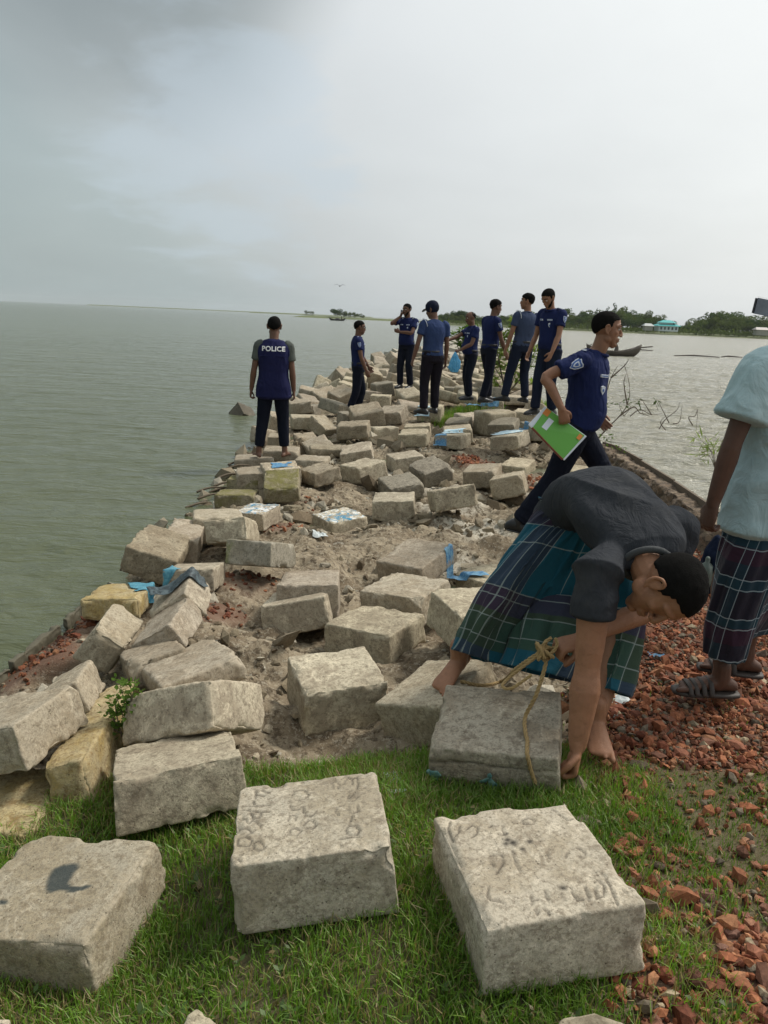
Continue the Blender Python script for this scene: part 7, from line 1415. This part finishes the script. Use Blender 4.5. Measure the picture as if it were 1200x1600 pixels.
V, N_, F = remesh(S, .0055, 4); V0 = V.copy(); V = folds(V, N_, .014, 6.0, 31, (1, 1, .5)); hz = sst(V0[:, 2] - V0[:, 2].min(), .02, .12)[:, None]; V = V0 * (1 - hz) + V * hz; sh_o = obj('shirt', mesh('shirt', V - p.base, F), shirtmat(), p.root)
S = Soup(); c = p.neck - p.sp * .02; S.tube([c + (p.sr * math.cos(a) * .068 + p.sf * math.sin(a) * .066) - p.sp * .012 * math.sin(a) for a in np.linspace(0, 6.283, 21)], .015, 8, 1.5, hint=p.sp, sub=1, caps=False); obj('collar', S.mesh('collar', True, p.base), sh_o.data.materials[0], sh_o)
mp2 = plaid('dark_checked_cotton', (.022, .020, .034), (.012, .055, .080), (.050, .016, .034), (.42, .50, .55), .23, .175, (.0, .26))
kk = p.k; sarong('sarong', [p.w(-.03, 0, .93), p.w(-.06, 0, .82), p.w(-.11, 0, .60), p.w(-.13, .01, .35), p.w(-.13, .015, .20)], [p.w(.04, 0, .93), p.w(.06, .02, .82), p.w(.12, .08, .60), p.w(.15, .12, .35), p.w(.155, .135, .235)], [.115, .118, .112, .092, .080], [.115, .118, .112, .092, .080], mp2, p.root, p.base, 8, 170, .020, pinch=.10)
p.finish('short')
msd = simple('brown_sandal', (.045, .035, .03), .6, .3)
for an, to in ((p.anL, p.toL), (p.anR, p.toR)):
    S = Soup(); d = nrm(to); s_ = np.cross(d, V3(0, 0, 1)); g = an - V3(0, 0, .083); S.loft([g - d * .075, g - d * .04, g + d * .05, g + d * .13, g + d * .185], [s_ * x for x in (.034, .043, .046, .054, .036)], [V3(0, 0, .012)] * 5, 16, True, 3); so_ = obj('sandal', S.mesh('sandal', True, p.base), msd, p.root)
    for x in (.045, .075, .105, .13):
        S = Soup(); S.tube([g + d * x + s_ * .052 + V3(0, 0, .008), g + d * (x + .005) + s_ * .034 + V3(0, 0, .062 - x * .2), g + d * (x + .008) + V3(0, 0, .078 - x * .28), g + d * (x + .004) - s_ * .034 + V3(0, 0, .062 - x * .2), g + d * x - s_ * .052 + V3(0, 0, .008)], .011, 8, .4, hint=d); obj('strap', S.mesh('strap', True, p.base), msd, so_)
phone('dark phone held sideways above the water at the right frame edge', aty(1202, 482, 3.30), V3(1, .25, -.12), V3(.10, 0, 1), .150, .074, (.16, .18, .22))
# cloth bag and jug shapes standing in for another person's lower leg
c = aty(1112, 885, 3.75); S = Soup(); S.loft([c + V3(0, 0, -.12), c, c + V3(.0, 0, .08), c + V3(.01, 0, .15)], [V3(.02, 0, 0), V3(.045, 0, 0), V3(.035, 0, 0), V3(.015, 0, 0)], [V3(0, .05, 0), V3(0, .08, 0), V3(0, .06, 0), V3(0, .02, 0)], 16); V, N_, F = remesh(S, .007, 2); V = folds(V, N_, .012, 14, 3); tag(obj('leg_standin', mesh('leg_standin', V - c, F), fabric('dark_blue_cloth', (.008, .014, .035)), None, c), 'dark blue cloth standing in for a leg behind the man in the light blue shirt', 'leg_standin')
c = aty(1103, 895, 3.70); S = Soup(); S.loft([c + V3(0, 0, -.06), c, c + V3(0, 0, .04), c + V3(.0, 0, .055), c + V3(0, 0, .075)], [V3(.03, 0, 0), V3(.035, 0, 0), V3(.03, 0, 0), V3(.012, 0, 0), V3(.012, 0, 0)], [V3(0, .03, 0), V3(0, .035, 0), V3(0, .03, 0), V3(0, .012, 0), V3(0, .012, 0)], 18); tag(obj('limb_standin', S.mesh('limb_standin', True, c), simple('grey_green_limb', (.12, .15, .13), .4), None, c), 'grey-green jug shape standing in for a limb on the gravel below the dark blue cloth', 'limb_standin')
HAZE = True
if HAZE:
    S = Soup(); S.box((200, 1400, 12.0), (2600, 0, 0), (0, 1900, 0), (0, 0, 14.6)); o = obj('haze', S.mesh('haze', False)); m = bpy.data.materials.new('river_haze'); m.use_nodes = True; t = NT(m.node_tree); t.n.clear(); v = t.new('ShaderNodeVolumePrincipled', ins={'Color': (.85, .9, .92, 1), 'Density': .00013}); t.new('ShaderNodeOutputMaterial', ins={1: v.outputs[0]}); o.data.materials.append(m); tag(o, 'thin humid haze over the river', kind='stuff')
print('objects', len(COL.objects), 'tris', sum(len(o.data.polygons) for o in COL.objects if o.type == 'MESH'))
